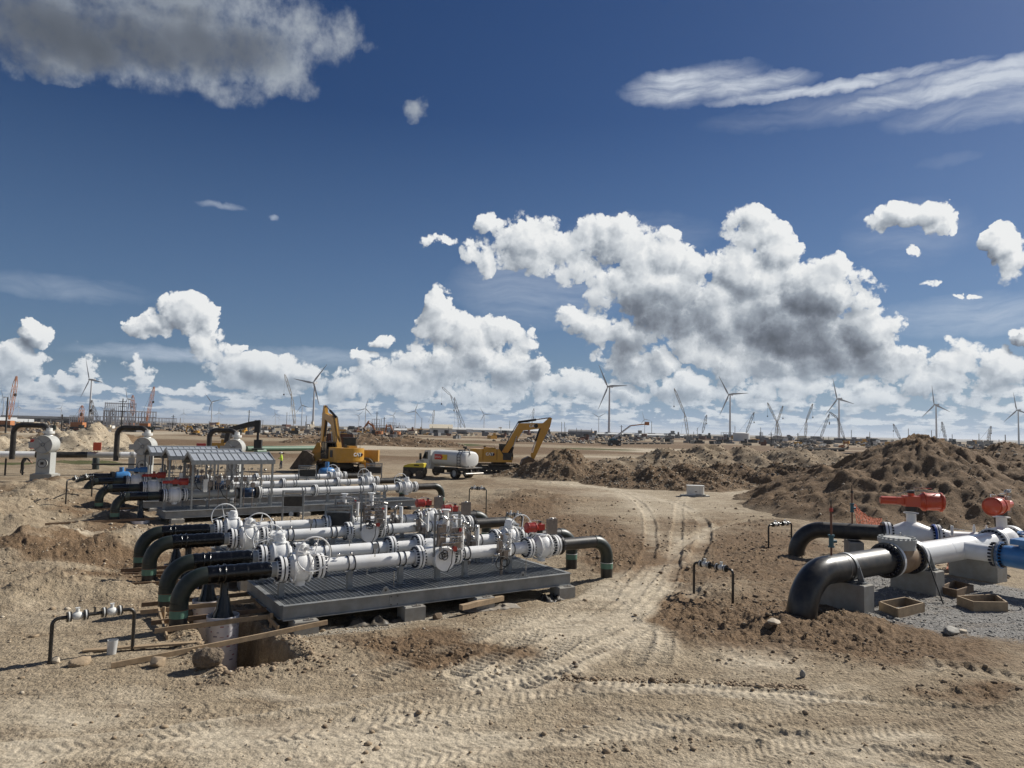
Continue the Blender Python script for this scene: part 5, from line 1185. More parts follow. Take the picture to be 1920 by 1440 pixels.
b = MB(); b.use('worn_steel'); b.cyl((-.55 - .35, -.1, ZR + RR_ - .05), (-.55 + .2, .1, ZR + RR_ + .02), .016, n=6); b.build('pry_bar', parent=mp)
# rear branch with two red actuators
BK_O = Vector((12.35, 27.75)); BK_A = R(-16)
bk = thing('large_pipe_run', 'rear pipe run from the far black elbow to the red actuators', 'pipe run', (BK_O.x, BK_O.y, 0), BK_A)
r2 = .29; rb2 = .95
b = MB(); b.use('black_coat'); b.tube([(2.0, 0, ZR), (.5, 0, ZR), (-.2, 0, ZR)], r2 + .01, 32); b.build('coated_pipe', parent=bk)
b = MB(); b.use('black_epoxy'); b.tube(arc((-.2, 0, ZR - rb2), (0, 0, 1), (-1, 0, 0), rb2, 0, math.pi / 2, 14) + [(-.2 - rb2, 0, -.4)], r2 + .014, 32); b.build('elbow', parent=bk)
FB = _fl_mesh(r2, .43, w=.34, n=36); BB = _bolt_mesh(r2, .43, 20)
for x_ in (2.05, 3.72): flange(bk, x_, 0, ZR, FB, BB)
b = MB(); b.use('black_epoxy'); b.cyl((1.86, 0, ZR), (1.99, 0, ZR), .42, n=32); b.build('black_flange', parent=bk)
b = MB(); b.use('blue_band'); b.cyl((3.60, 0, ZR), (3.66, 0, ZR), .435, n=32); b.build('blue_band', parent=bk); 
b = MB(); b.use('white_paint'); b.lathe([(-.75, .30), (-.55, .34), (-.25, .47), (0, .50), (.25, .47), (.55, .34), (.75, .30)], (2.88, 0, ZR), (1, 0, 0), 36, caps=False); b.cyl((2.88, 0, ZR + .4), (2.88, 0, ZR + .80), .17, n=24); b.cyl((2.88, 0, ZR + .80), (2.88, 0, ZR + .83), .26, n=24); b.torus((2.5, -.4, ZR + .1), (0, 1, 0), .05, .012, 12, 5); vb = b.build('ball_valve', parent=bk)
actuator(vb, 2.88, 0, ZR + 1.22, .10, 'actuator_orange', 1.75, panel=None, label='bright red actuator with fat cylinder at its right end')
b = MB(); b.use('white_paint'); b.tube([(3.8, 0, ZR), (4.15, 0, ZR), (5.8, 0, ZR), (6.4, -.1, ZR)], [.34, .22, .22, .22], 24)
for x_ in (4.95, 5.35): b.cyl((x_, 0, ZR + .2), (x_, 0, ZR + .42), .05, n=10); b.cyl((x_, 0, ZR + .42), (x_, 0, ZR + .5), .03, n=8)
b.cyl((4.15, -.3, ZR + .1), (4.15, -.3, ZR + .45), .05, n=10); b.tube([(4.15, -.3, ZR + .35), (4.5, -.5, ZR + .33)], .014, 6); b.build('white_pipe', parent=bk)
# the second actuator valve, at the meeting of the two runs
x, y = rsp(10.3); t2 = thing('valve', 'white valve with a red round-ended actuator at the right edge', 'valve', (x, y, 0), RS_A)
b = MB(); b.use('white_paint'); b.lathe([(-.75, .36), (-.5, .38), (-.25, .49), (0, .52), (.25, .49), (.5, .38), (.75, .36)], (0, 0, ZR), (1, 0, 0), 36); b.cyl((0, 0, ZR + .4), (0, 0, ZR + .85), .17, n=24); b.cyl((0, 0, ZR + .85), (0, 0, ZR + .88), .27, n=24); vb = b.build('valve_body', parent=t2)
flange(t2, -.72, 0, ZR, FLR_, BLR_); flange(t2, .72, 0, ZR, FLR_, BLR_)
ac = actuator(vb, 0, 0, ZR + 1.25, R(185), 'actuator_orange', 1.6, panel=-1, label='bright red actuator whose round end faces left')
x, y = sight(1597, 975, 1.42).x, sight(1597, 975, 1.42).y
pz = BK_O + Vector((math.cos(BK_A), math.sin(BK_A))) * .85
vent_post(pz.x, pz.y, ZR + .26, 1.5, 'thin vent pipe with teal valve on the far black pipe', ('blue_teal', 'dark_metal'))
# concrete blocks
def block(x, y, rz, L, D, h, label):
    t = thing('concrete_block', label, 'concrete block', (x, y, 0), rz, 'tall concrete pipe supports')
    c = .02; b = MB(); b.use('concrete'); hx, hy = L / 2, D / 2
    b.add([(-hx, -hy, -.4), (hx, -hy, -.4), (hx, hy, -.4), (-hx, hy, -.4), (-hx, -hy, h - c), (hx, -hy, h - c), (hx, hy, h - c), (-hx, hy, h - c), (-hx + c, -hy + c, h), (hx - c, -hy + c, h), (hx - c, hy - c, h), (-hx + c, hy - c, h)],
          [(3, 2, 1, 0), (0, 1, 5, 4), (1, 2, 6, 5), (2, 3, 7, 6), (3, 0, 4, 7), (4, 5, 9, 8), (5, 6, 10, 9), (6, 7, 11, 10), (7, 4, 8, 11), (8, 9, 10, 11)])
    b.build('block', parent=t, smooth=False)
    b = MB(); b.use('dark_metal'); b.box((0, 0, h + .006), (L * .8, D * .8, .010)); b.build('base_plate', parent=t)
x, y = rsp(.12, .0); block(x, y, RS_A - math.pi / 2, 1.35, .50, .755, 'concrete block under the near black pipe')
x, y = rsp(4.12, .0); block(x, y, RS_A - math.pi / 2, 1.35, .55, .755, 'concrete block under the white flange beside the brown valve')
x, y = rsp(8.3, .0); block(x, y, RS_A - math.pi / 2, 1.5, .75, .755, 'concrete block under the white tee, before the blue valve')
p = BK_O + Vector((math.cos(BK_A), math.sin(BK_A))) * .9; block(p.x, p.y, BK_A + math.pi / 2, 1.2, .5, .80, 'concrete block under the far black pipe')
# timber forms on the gravel
def form_box(cs, h, label, m='lumber'):
    c = sum((Vector(p) for p in cs), Vector((0, 0, 0))) / 4
    t = thing('timber_form', label, 'wooden frame', tuple(c), 0, 'open wooden concrete forms on the gravel')
    for i in range(4):
        a, b_ = Vector(cs[i]) - c, Vector(cs[(i + 1) % 4]) - c; d = (b_ - a).normalized() * .02; s = MB(); s.use(m); s.beam(a - d + Vector((0, 0, h / 2)), b_ + d * (1 if i % 2 else -1) + Vector((0, 0, h / 2)), .038, h); s.build('board', parent=t, smooth=False)
def cs(*pts): return [tuple(sight(*p, 0)) for p in pts]
form_box(cs((1650, 1146), (1684, 1160), (1732, 1148), (1697, 1137)), .26, 'square wooden form before the black bar, nearest the elbow', 'lumber')
form_box(cs((1796, 1136), (1826, 1147), (1888, 1148), (1866, 1132)), .28, 'larger open wooden form at the right, nearest the camera', 'lumber')
form_box(cs((1764, 1117), (1794, 1124), (1824, 1114), (1790, 1105)), .28, 'wooden form behind the larger one, beside the middle concrete block', 'lumber_dark')
a, b_ = Vector((*rsp(3.72, -.46), ZR + .12)), sight(1769, 1133, .02)
o = MB(); o.use('black_rubber'); o.tube([a, b_], .022, 8); o = o.build('pry_bar'); tag(o, 'long black bar leaning from the flange down to the gravel', 'bar')
# white plastic box in the middle distance
p = on(1303, 930); t = thing('valve_box', 'white rounded utility box alone on the bare lot', 'utility box', (p.x, p.y, p.z), -.12)
b = MB(); b.use('white_plastic'); b.box((-.12, 0, .42), (.95, .75, .74)); b.cyl((.38, -.1, .1), (.38, -.1, .78), .30, n=20); b.box((.02, -.02, .80), (1.32, .8, .05)); b.build('box_body', parent=t)
b = MB(); b.use('concrete_slab'); b.box((0, 0, .03), (2.1, 1.1, .10)); b.box((.38, -.1, .12), (.75, .7, .10)); b.build('pad', parent=t)
b = MB(); b.use('sign_black'); b.box((.02, -.38, .36), (.16, .012, .05)); b.build('marking', parent=t)
# ------------------------------------------------------------------ spoil heaps
def mound(name, label, cones, seed, res=.16, brown=.9, pale=0., rocks=700, rock_s=(.05, .16), rough=1., steep=1.05, stone_mats=('clod_brown', 'clod_tan', 'clod_pale'), pgrad=0.):
    """one heap: the upper envelope of several cones of dumped soil, roughened"""
    x0 = min(c[0] - c[3] * 1.15 for c in cones); x1 = max(c[0] + c[3] * 1.15 for c in cones)
    y0 = min(c[1] - c[3] * 1.15 for c in cones); y1 = max(c[1] + c[3] * 1.15 for c in cones)
    nx = int((x1 - x0) / res) + 1; ny = int((y1 - y0) / res) + 1
    X, Y = np.meshgrid(np.linspace(x0, x1, nx), np.linspace(y0, y1, ny)); X = X.ravel(); Y = Y.ravel()
    def hf(X, Y, fine=True):
        wx = (fbm(X, Y, .35, 3, seed) - .5) * 2.6; wy = (fbm(X, Y, .35, 3, seed + 9) - .5) * 2.6; env = np.full(X.shape, -9.)
        for (cx, cy, hh, rr) in cones:
            q = np.hypot(X + wx - cx, Y + wy - cy) / rr
            h = hh * (1.06 - steep * q - .06 * np.exp(-(q / .10) ** 2)); h = np.where(q > .78, h - 0 * q, h); env = np.maximum(env, h)
        m = sstep(-.2, .8, env)
        ang = np.arctan2(Y - cones[0][1], X - cones[0][0])
        rill = (fbm(ang * 9, np.hypot(X - cones[0][0], Y - cones[0][1]) * .12, 1.4, 3, seed + 3) - .5) * .55
        env = env + m * (rill * 1.1 + (fbm(X, Y, .55, 3, seed + 1, .5) - .5) * .9 + (np.abs(fbm(X, Y, 1.3, 4, seed + 1, .6) - .5) * 2 - .3) * .26 + (fbm(X, Y, 4.2, 3, seed + 2, .65) - .5) * .15) * rough
        return env
    E = hf(X, Y); G_ = height(X, Y); Z = G_ + np.maximum(E, -.5)
    keep = E > -.45
    idx = np.arange(nx * ny).reshape(ny, nx); q = np.stack([idx[:-1, :-1], idx[:-1, 1:], idx[1:, 1:], idx[1:, :-1]], -1).reshape(-1, 4); q = q[keep[q].any(1)]
    used = np.unique(q); remap = np.full(nx * ny, -1); remap[used] = np.arange(len(used)); q = remap[q].astype(np.int32)
    co = np.stack([X[used], Y[used], Z[used]], 1); cx, cy = cones[0][0], cones[0][1]; loc = Vector((cx, cy, gz(cx, cy)))
    me = bpy.data.meshes.new(name); me.vertices.add(len(co)); me.vertices.foreach_set('co', (co - np.array(loc)).astype(np.float32).ravel())
    me.loops.add(q.size); me.loops.foreach_set('vertex_index', q.ravel()); me.polygons.add(len(q)); me.polygons.foreach_set('loop_start', np.arange(0, q.size, 4, dtype=np.int32)); me.polygons.foreach_set('loop_total', np.full(len(q), 4, dtype=np.int32))
    me.update(calc_edges=True); me.shade_smooth()
    n_ = fbm(co[:, 0], co[:, 1], .5, 4, seed + 4)
    e_ = E[used]; toe = 1 - sstep(-.1, .5, e_)
    for nm, a in (('brown', brown * (.75 + .5 * n_) * (1 - .5 * toe)), ('pale', pale + sstep(.62, .75, n_) * .5 * (1 if pale == 0 else 1.4) + pgrad * e_), ('gravel', n_ * 0), ('pebble', n_ * 0), ('grass', n_ * 0)):
        at_ = me.attributes.new(nm, 'FLOAT', 'POINT'); at_.data.foreach_set('value', np.clip(a, 0, 1).astype(np.float32))
    me.materials.append(MATS['soil'])
    o = link(name, me, None, tuple(loc)); tag(o, label, 'dirt mound', 'spoil heaps round the work site')
    rs = np.random.RandomState(seed); k = rs.choice(len(co), size=min(rocks * 3, len(co)), replace=False); k = k[(e_[k] > .1)][:rocks]
    s = (rock_s[0] + (rock_s[1] - rock_s[0]) * rs.uniform(0, 1, len(k)) ** 2.2) * .62 * (1 + (rs.uniform(0, 1, len(k)) > .96) * .9)
    rx, ry, rz_ = co[k, 0] - loc.x, co[k, 1] - loc.y, co[k, 2] - loc.z + s * .2
    rock_mass('rubble', rx, ry, rz_, s, seed + 5, list(stone_mats), parent=o, slot=np.minimum((rs.uniform(0, 1, len(k)) ** .9 * len(stone_mats)).astype(int), len(stone_mats) - 1))
    return o
mound('dirt_mound', 'huge brown dirt mound behind the red actuators, highest of all', [(29.0, 50.5, 4.85, 12.5), (22.8, 48, 2.7, 7.5), (20.8, 43.5, 1.5, 5), (25.2, 44.5, 2.5, 6.5), (33.5, 46, 3.1, 9), (36.5, 49, 3.4, 10), (41.0, 51.5, 3.2, 10.5), (31, 41, 1.5, 5), (19.4, 47.0, 1.0, 3.5), (37.5, 43.5, 1.9, 7), (46, 50, 2.6, 9)], 201, .17, brown=.85, rocks=5200, rock_s=(.03, .11))
mound('dirt_mound', 'dirt mound with pale slabs beyond the huge one, at the right edge', [(47, 66, 4.6, 11), (40, 68, 4.1, 10), (55, 66, 4.5, 11), (35, 66, 3.3, 9), (62, 68, 4.2, 10)], 231, .3, brown=.8, rocks=2600, rock_s=(.06, .28))
mound('dirt_mound', 'dirt mound that the excavator bucket rests on', [(5.2, 71.5, 2.95, 5.6), (8.2, 72.2, 1.9, 5.5), (2.2, 71.5, 1.1, 4.2), (11.5, 73, 1.3, 5)], 261, .15, brown=.72, rocks=2400, rock_s=(.05, .16))
mound('dirt_mound', 'low dark mound behind the white utility box', [(13.0, 65, 1.7, 5.5), (16.6, 65.5, 1.8, 5.5), (10.2, 66, 1.1, 4), (19.5, 67, 1.2, 4.5)], 281, .2, brown=1., rocks=2200, rock_s=(.06, .18))
mound('dirt_mound', 'long dark gravelly berm left of the huge mound', [(22.0, 71, 1.9, 6), (26.5, 68, 2.2, 6), (29, 66, 2.1, 5.5), (31.5, 67, 2.0, 5), (18, 73, 1.5, 5)], 301, .22, brown=1.2, rocks=3000, rock_s=(.06, .17), stone_mats=('clod_brown', 'stone_dark', 'clod_brown'))
mound('dirt_mound', 'tan rubble ridge across the middle distance, with pale rocks', [(20, 92, 2.6, 9), (26, 96, 3.4, 9), (31.5, 96, 3.2, 9), (37, 95, 3.4, 9), (43, 96, 2.8, 9), (14.5, 91, 1.6, 7), (49, 97, 1.9, 8)], 331, .35, brown=.38, pale=.0, rocks=2600, rock_s=(.06, .28), rough=1.05)
mound('dirt_mound', 'dark rubble heap with two orange excavators, beyond the haul road', [(-38, 190, 2.7, 11), (-28, 188, 2.4, 11), (-46, 192, 2.0, 10), (-20, 186, 1.7, 9), (-54, 194, 1.5, 9)], 361, .5, brown=1.1, rocks=1500, rock_s=(.12, .5), rough=1.3)
# pale rock spoil on the left before the header
mound('dirt_mound', 'pale crumbly mound between the left and middle pipe arches', [(-62, 97, 1.7, 8), (-56, 98, 1.9, 8), (-50, 96, 1.2, 7), (-69, 97, 1.3, 7)], 391, .3, brown=0., pale=.55, rocks=1300, rock_s=(.06, .24), rough=1.3, stone_mats=('clod_tan', 'clod_pale', 'clod_tan'))
mound('dirt_mound', 'brown rubble mound behind the leftmost pipe arch', [(-76, 104, 1.6, 8), (-84, 102, 1.6, 8), (-68, 110, 2.0, 8)], 421, .3, brown=.5, rocks=1500, rock_s=(.06, .26), rough=1.3)
mat('dirt_lump', (.23, .175, .12), .95, var=.45, vs=9, bump=.12, bs=11)
# ------------------------------------------------------------------ single rocks and litter near the camera
def rock(px, py, s, label, m='clod_tan', sc=(1.2, .9, .8), seed=1, z=0):
    p = on(px, py); rs = np.random.RandomState(seed); b = MB(); b.use(m); b.ball((0, 0, 0), 1, 26, 18)
    vs = np.array(b.v); n = fbm(vs[:, 0] * 1.3 + seed, vs[:, 1] * 1.3 + vs[:, 2] * 1.7, 1.0, 4, seed) ; ax = rs.normal(size=(7, 3)); ax /= np.linalg.norm(ax, axis=1)[:, None]
    vs = vs * (.66 + .66 * n)[:, None]
    for a in ax[:0 if m == 'dirt_lump' else 7]: d = vs @ a; vs = vs - np.outer(np.maximum(d - .72, 0), a)
    b.v = [tuple(v * np.array(sc) * s) for v in vs]; o = b.build('rock', angle=25); o.location = (p.x, p.y, p.z + s * sc[2] * .45 + z); o.rotation_euler = (0, 0, rs.uniform(0, 6))
    return tag(o, label, 'rock', 'loose rocks on the dirt')
rock(391, 1247, .24, 'big rounded dirt boulder leaning on the diagonal plank', 'dirt_lump', (1.15, .9, .95), 3)
rock(297, 1248, .16, 'flat rock left of the big boulder under the plank', 'clod_tan', seed=5)
rock(437, 1238, .09, 'small pale upright rock beside the pit lip', 'clod_pale', (.8, .8, 1.3), seed=6)
rock(148, 1246, .17, 'broken tan rock right of the pipe loop foot', 'clod_tan', (1.5, .9, .6), seed=7)
rock(104, 1242, .10, 'small rock touching the foot of the pipe loop', 'clod_pale', seed=8)
rock(1784, 1188, .20, 'broken grey concrete chunk at the gravel edge', 'stone_grey', (1.5, .8, .6), seed=9)
rock(1806, 1186, .12, 'pale fragment beside the broken concrete chunk', 'clod_pale', (1.4, .8, .5), seed=10)
rock(1452, 1168, .16, 'pale slab of rock left of the dirt heap at the black elbow', 'clod_pale', (1.7, .9, .45), seed=11)
rock(1505, 1268, .07, 'small grey upright stone on the bare ground', 'stone_grey', (.8, .8, 1.2), seed=12)
rock(1440, 1176, .12, 'brown clod beside the pale slab', 'clod_brown', seed=13)
rock(820, 1160, .13, 'dark lump by the deck beam', 'clod_brown', (1.3, .9, .8), seed=14)
def fabric(px, py, L, D, h, m, label, seed, rz=.3):
    p = on(px, py); rs = np.random.RandomState(seed); n, k = 34, 18; x = np.linspace(-L / 2, L / 2, n); y = np.linspace(-D / 2, D / 2, k); X, Y = np.meshgrid(x, y)
    ed = np.clip(1 - (np.abs(X) / L * 2) ** 3, 0, 1) * np.clip(1 - (np.abs(Y) / D * 2) ** 3, 0, 1)
    Z = h * ed * (np.abs(fbm(X + seed, Y, 3.2, 4, seed) - .5) * 3.2) + .02
    X = X + (fbm(X, Y, 4, 3, seed + 2) - .5) * .22; Y = Y + (fbm(X, Y, 4, 3, seed + 3) - .5) * .28
    vs = np.stack([X, Y, Z], -1).reshape(-1, 3); fs = [(j * n + i, j * n + i + 1, (j + 1) * n + i + 1, (j + 1) * n + i) for j in range(k - 1) for i in range(n - 1)]
    b = MB(); b.use(m); b.add(vs, fs); o = b.build('fabric', angle=60); o.location = p; o.rotation_euler = (0, 0, rz)
    md = o.modifiers.new('thick', 'SOLIDIFY'); md.thickness = .01
    return tag(o, label, 'fabric', 'crumpled ground fabric')
fabric(678, 1170, 1.5, .55, .22, 'tarp_black', 'crumpled black fabric before the deck, near the plank tip', 3, .35)
fabric(735, 1163, .9, .5, .12, 'tarp_black', 'flatter black fabric right of the crumpled heap', 4, .3)
fabric(920, 1140, 1.6, .6, .12, 'tarp_grey', 'dusty grey fabric strip before the short timber beam', 5, .45)
fabric(1035, 1125, .75, .55, .36, 'tarp_black', 'black fabric bundle near the right end of the near deck', 6, .5)
fabric(775, 1158, .5, .3, .14, 'tarp_black', 'small black scrap by the deck beam', 8, .2)
# clear cup
p = on(209, 1226); b = MB(); b.use('plastic_film'); b.lathe([(0, .085), (.28, .10), (.28, .092), (.02, .078)], (0, 0, 0), (.05, 0, 1), 18, caps=False); b.cyl((0, 0, 0), (0, 0, .01), .085, n=18); o = b.build('plastic_cup'); o.location = p; tag(o, 'clear plastic cup standing on the plank near the left pipe loop', 'cup')
# orange safety netting
def net(pts, label, nu=16, nv=9, r=.012):
    """a knotted net draped between four corners with sag"""
    a, b_, c, d = [Vector(p) for p in pts]; rs = random.Random(4); g_ = {}
    for i in range(nu + 1):
        for j in range(nv + 1):
            u, v = i / nu, j / nv; p = (a * (1 - u) + b_ * u) * (1 - v) + (d * (1 - u) + c * u) * v
            g_[i, j] = p + Vector((rs.uniform(-.02, .02), rs.uniform(-.04, .04), -.22 * math.sin(math.pi * u) * (1 - v) + rs.uniform(-.02, .02)))
    s = MB(); s.use('net_orange')
    for i in range(nu + 1): s.tube([g_[i, j] for j in range(nv + 1)], r, 4, caps=False)
    for j in range(nv + 1): s.tube([g_[i, j] for i in range(nu + 1)], r, 4, caps=False)
    o = s.build('safety_net', smooth=False); return tag(o, label, 'safety net', 'orange safety netting')
A = sight(1601, 940, 1.9); A = Vector((17.0, 33.5, 0)); base = sight(1604, 965, .6)
p1 = sightd(1601, 944, 33.0); p2 = sightd(1652, 972, 33.5); p3 = sightd(1655, 990, 32.5); p4 = sightd(1607, 988, 32.2)
net([p1, p2, p3, p4], 'orange safety net hanging behind the far black pipe')
p1 = on(1780, 1062); p2 = on(1828, 1056); p3 = on(1822, 1068); p4 = on(1774, 1074); up = Vector((0, 0, .12))
net([p1 + up * 3, p2 + up * 3, p3 + up, p4 + up], 'orange safety net lying on the gravel under the white pipe', 18, 10)

# ------------------------------------------------------------------ excavators
def text_mesh(txt, size, m, depth=.006, bold=.0):
    cu = bpy.data.curves.new('lettering', 'FONT'); cu.body = txt; cu.size = size; cu.extrude = depth; cu.offset = bold; cu.align_x = 'CENTER'; cu.align_y = 'CENTER'
    o = bpy.data.objects.new('tmp', cu); S.collection.objects.link(o); bpy.context.view_layer.update()
    me = bpy.data.meshes.new_from_object(o.evaluated_get(bpy.context.evaluated_depsgraph_get())); bpy.data.objects.remove(o); me.name = 'lettering'; me.materials.clear(); me.materials.append(MATS[m]); return me
def logo(par, loc, rot, s):
    b = MB(); b.use('sign_black'); b.prism([(.08, .16, 0), (.42, .16, 0), (.55, 0, 0), (.42, -.18, 0), (.12, -.18, 0)], (0, 0, 0), (0, 0, .006)); b.use('actuator_red'); b.prism([(.40, .16, 0), (.44, .16, 0), (.58, 0, 0), (.44, -.18, 0), (.40, -.18, 0), (.53, 0, 0)], (0, 0, .006), (0, 0, .010))
    o = b.build('emblem', parent=par, smooth=False); o.location = loc; o.rotation_euler = rot; o.scale = (s, s, 1)
    t_ = link('lettering', text_mesh('CAT', .40, 'sign_white', .004, .014), par, loc, rot); t_.scale = (s, s, 1); t_.location = Vector(loc) + Matrix.Rotation(rot[2], 3, 'Z') @ (Matrix.Rotation(rot[0], 3, 'X') @ Vector((.0, 0, .014)))
    y_ = MB(); y_.use('machine_yellow'); y_.prism([(-.10, -.14, 0), (.10, -.14, 0), (0, .02, 0)], (0, 0, 0), (0, 0, .005)); q = y_.build('triangle', parent=o, smooth=False); q.location = (0, 0, .022)
def excavator(label, loc, rz, boom, stick_end, bucket, logos=True, yel='machine_yellow', swing=0., name='excavator', knee=None):
    """boom: (foot, knee, tip); all points in the plane of the arm, (x, z)"""
    t = thing(name, label, 'excavator', loc, rz, 'excavators'); Y = yel
    for s in (-1, 1):
        b = MB(); b.use('track_steel'); cy = s * 1.30; r = .48; L = 2.05; n = 10
        prof = [(L + math.sin(a) * r, r + math.cos(a) * r) for a in [math.pi * i / n for i in range(n + 1)]] + [(-L - math.sin(a) * r, r - math.cos(a) * r) for a in [math.pi * i / n for i in range(n + 1)]]
        prof_in = [(x * .955, r + (z - r) * .84) for x, z in prof]; m = len(prof)
        for i in range(m):
            j = (i + 1) % m; (xa, za), (xb, zb), (xc, zc), (xd, zd) = prof[i], prof[j], prof_in[j], prof_in[i]; w = .30
            b.add([(xa, cy - w, za), (xb, cy - w, zb), (xb, cy + w, zb), (xa, cy + w, za), (xd, cy - w, zd), (xc, cy - w, zc), (xc, cy + w, zc), (xd, cy + w, zd)], [(0, 1, 2, 3), (7, 6, 5, 4), (0, 4, 5, 1), (3, 2, 6, 7)])
        for i in range(46):
            f = i / 46 * (4 * L + 2 * math.pi * r); 
            if f < 2 * L: x, z, a = L - f, 2 * r, 0
            elif f < 2 * L + math.pi * r: q = (f - 2 * L) / r; x, z, a = -L - math.sin(q) * r, r + math.cos(q) * r, -q
            elif f < 4 * L + math.pi * r: x, z, a = -L + f - 2 * L - math.pi * r, 0, math.pi
            else: q = (f - 4 * L - math.pi * r) / r; x, z, a = L + math.sin(q) * r, r - math.cos(q) * r, math.pi - q
            b.box((x, cy, z), (.035, .60, .05), ry=a)
        tr = b.build('crawler_track', parent=t)
        b = MB(); b.use('dark_metal'); b.box((0, cy, .5), (3.7, .36, .34))
        for i in range(7): b.cyl((-1.6 + i * .53, cy - .28, .24), (-1.6 + i * .53, cy + .28, .24), .14, n=12)
        for x in (-L, L): b.cyl((x, cy - .26, r), (x, cy + .26, r), .36, n=18)
        b.build('roller_frame', parent=tr)
    b = MB(); b.use('dark_metal'); b.box((0, 0, .72), (2.2, 2.0, .40)); b.cyl((0, 0, .9), (0, 0, 1.18), .85, n=24); b.build('undercarriage', parent=t)
    up = bpy.data.objects.new('upper_body', None)
    b = MB(); b.use(Y)
    # house: chamfered engine hood and rounded counterweight
    def slab(x0, x1, y0, y1, z0, z1, c=.08):
        pr = [(x0, y0 + c), (x0 + c, y0), (x1 - c, y0), (x1, y0 + c), (x1, y1 - c), (x1 - c, y1), (x0 + c, y1), (x0, y1 - c)]
        b.prism([(x, y, 0) for x, y in pr], (0, 0, z0), (0, 0, z1))
    slab(-2.9, 1.35, -1.48, 1.48, 1.2, 1.42); slab(-1.9, -.3, -1.42, 1.42, 1.42, 2.62)
    b.prism([(-.3, -1.42, 1.42), (.45, -1.42, 1.42), (.35, -1.42, 2.0), (-.1, -1.42, 2.62), (-.3, -1.42, 2.62)], (0, 0, 0), (0, .9, 0))
    b.prism([(x, y, 0) for x, y in [(-2.4, -1.5), (-1.9, -1.5), (-1.9, 1.5), (-2.4, 1.5), (-2.95, 1.15), (-3.2, .55), (-3.28, 0), (-3.2, -.55), (-2.95, -1.15)]], (0, 0, 1.32), (0, 0, 2.60))
    b.box((-1.1, -.55, 2.70), (1.3, .9, .16)); b.box((.9, -1.05, 1.6), (.9, .8, .4)); hb = b.build('house', parent=t)
    b = MB(); b.use('dark_metal'); b.box((.8, -1.45, 1.85), (.95, .05, .80)) ; b.box((-1.6, .2, 2.75), (.25, .25, .35)); b.box((-1.1, 1.43, 2.0), (.7, .03, .7)); b.box((-1.1, -1.43, 2.05), (.012, .03, 1.05)); b.box((-.35, -1.43, 2.0), (.012, .03, 1.1))
    b.tube([(-.6, -1.35, 2.62), (-.6, -1.35, 2.95), (-1.7, -1.35, 2.95), (-1.7, -1.35, 2.62)], .02, 6); b.build('grille', kind='stuff', parent=hb)
    # cab on the left
    cb = MB(); cb.use('dark_metal'); c0 = [( .10, 1.42), (1.55, 1.42), (1.70, 1.95), (1.50, 3.05), (.15, 3.10), (.10, 2.4)]
    for y in (.50, 1.44): cb.prism([(x, 0, z) for x, z in [(.10, 1.42), (1.60, 1.42), (1.68, 1.85), (.10, 1.85)]], (0, y - .03, 0), (0, y + .03, 0))
    for (xa, za, xb, zb) in ((.12, 1.8, .16, 3.08), (1.64, 1.8, 1.46, 3.05), (.85, 1.8, .82, 3.05)):
        for y in (.50, 1.44): cb.beam((xa, y, za), (xb, y, zb), .07, .07)
    cb.box((.82, .97, 3.10), (1.46, 1.02, .09)); cb.box((.86, .97, 1.4), (1.5, 1.0, .1)); cb.box((.12, .97, 2.0), (.06, .95, .9)); cb.box((.6, .97, 1.9), (.5, .5, .9)); cab = cb.build('cab', parent=t)
    b = MB(); b.use('glass'); b.prism([(x, 0, z) for x, z in [(.16, 1.85), (1.64, 1.85), (1.46, 3.03), (.18, 3.05)]], (0, 1.43, 0), (0, 1.45, 0)); b.prism([(x, 0, z) for x, z in [(.16, 1.85), (1.64, 1.85), (1.46, 3.03), (.18, 3.05)]], (0, .49, 0), (0, .51, 0)); b.prism([(1.66, .53, 1.6), (1.66, 1.41, 1.6), (1.47, 1.41, 3.0), (1.47, .53, 3.0)], (0, 0, 0), (.02, 0, 0)); b.build('window', parent=cab)
    # boom, stick, bucket in the plane y = -.05
    ft, kn, tp = boom; yb = -.05
    def plate(poly, w, m, nm, par=t):
        q = MB(); q.use(m); q.prism([(x, 0, z) for x, z in poly], (0, yb - w / 2, 0), (0, yb + w / 2, 0)); return q.build(nm, parent=par, smooth=False)
    def off(a, b_, d): v = Vector(b_) - Vector(a); v.normalize(); return Vector((-v.y, v.x)) * d
    F, K, P = Vector(ft), Vector(kn), Vector(tp); n1 = off(F, K, 1); n2 = off(K, P, 1); nk = (n1 + n2).normalized()
    M1, M2 = F.lerp(K, .55), K.lerp(P, .35)
    poly = [F - n1 * .30, M1 - n1 * .42, K - nk * .52, M2 - n2 * .42, P - n2 * .26, P + (P - K).normalized() * .22, P + n2 * .24, M2 + n2 * .34, K + nk * .42, M1 + n1 * .34, F + n1 * .28]
    bo = plate([(v.x, v.y) for v in poly], .52, Y, 'boom')
    E_ = Vector(stick_end); nst = off(P, E_, 1); top = P - (E_ - P).normalized() * .95
    sg = 1
    poly = [top - nst * .12 * sg, P - nst * .55 * sg, P.lerp(E_, .3) - nst * .50 * sg, E_ - nst * .17 * sg, E_ + (E_ - P).normalized() * .2, E_ + nst * .17 * sg, P.lerp(E_, .35) + nst * .26 * sg, P + nst * .34 * sg, top + nst * .16 * sg]
    st = plate([(v.x, v.y) for v in poly], .36, Y, 'stick')
    def ram(a, b_, yo, r=.11, frac=.55, nm='hydraulic_cylinder'):
        a, b_ = Vector((a[0], yb + yo, a[1])), Vector((b_[0], yb + yo, b_[1])); m_ = a.lerp(b_, frac); q = MB(); q.use('sign_black'); q.cyl(a, m_, r, n=14); q.use('stainless'); q.cyl(m_, b_, r * .5, n=10); return q.build(nm, parent=t)
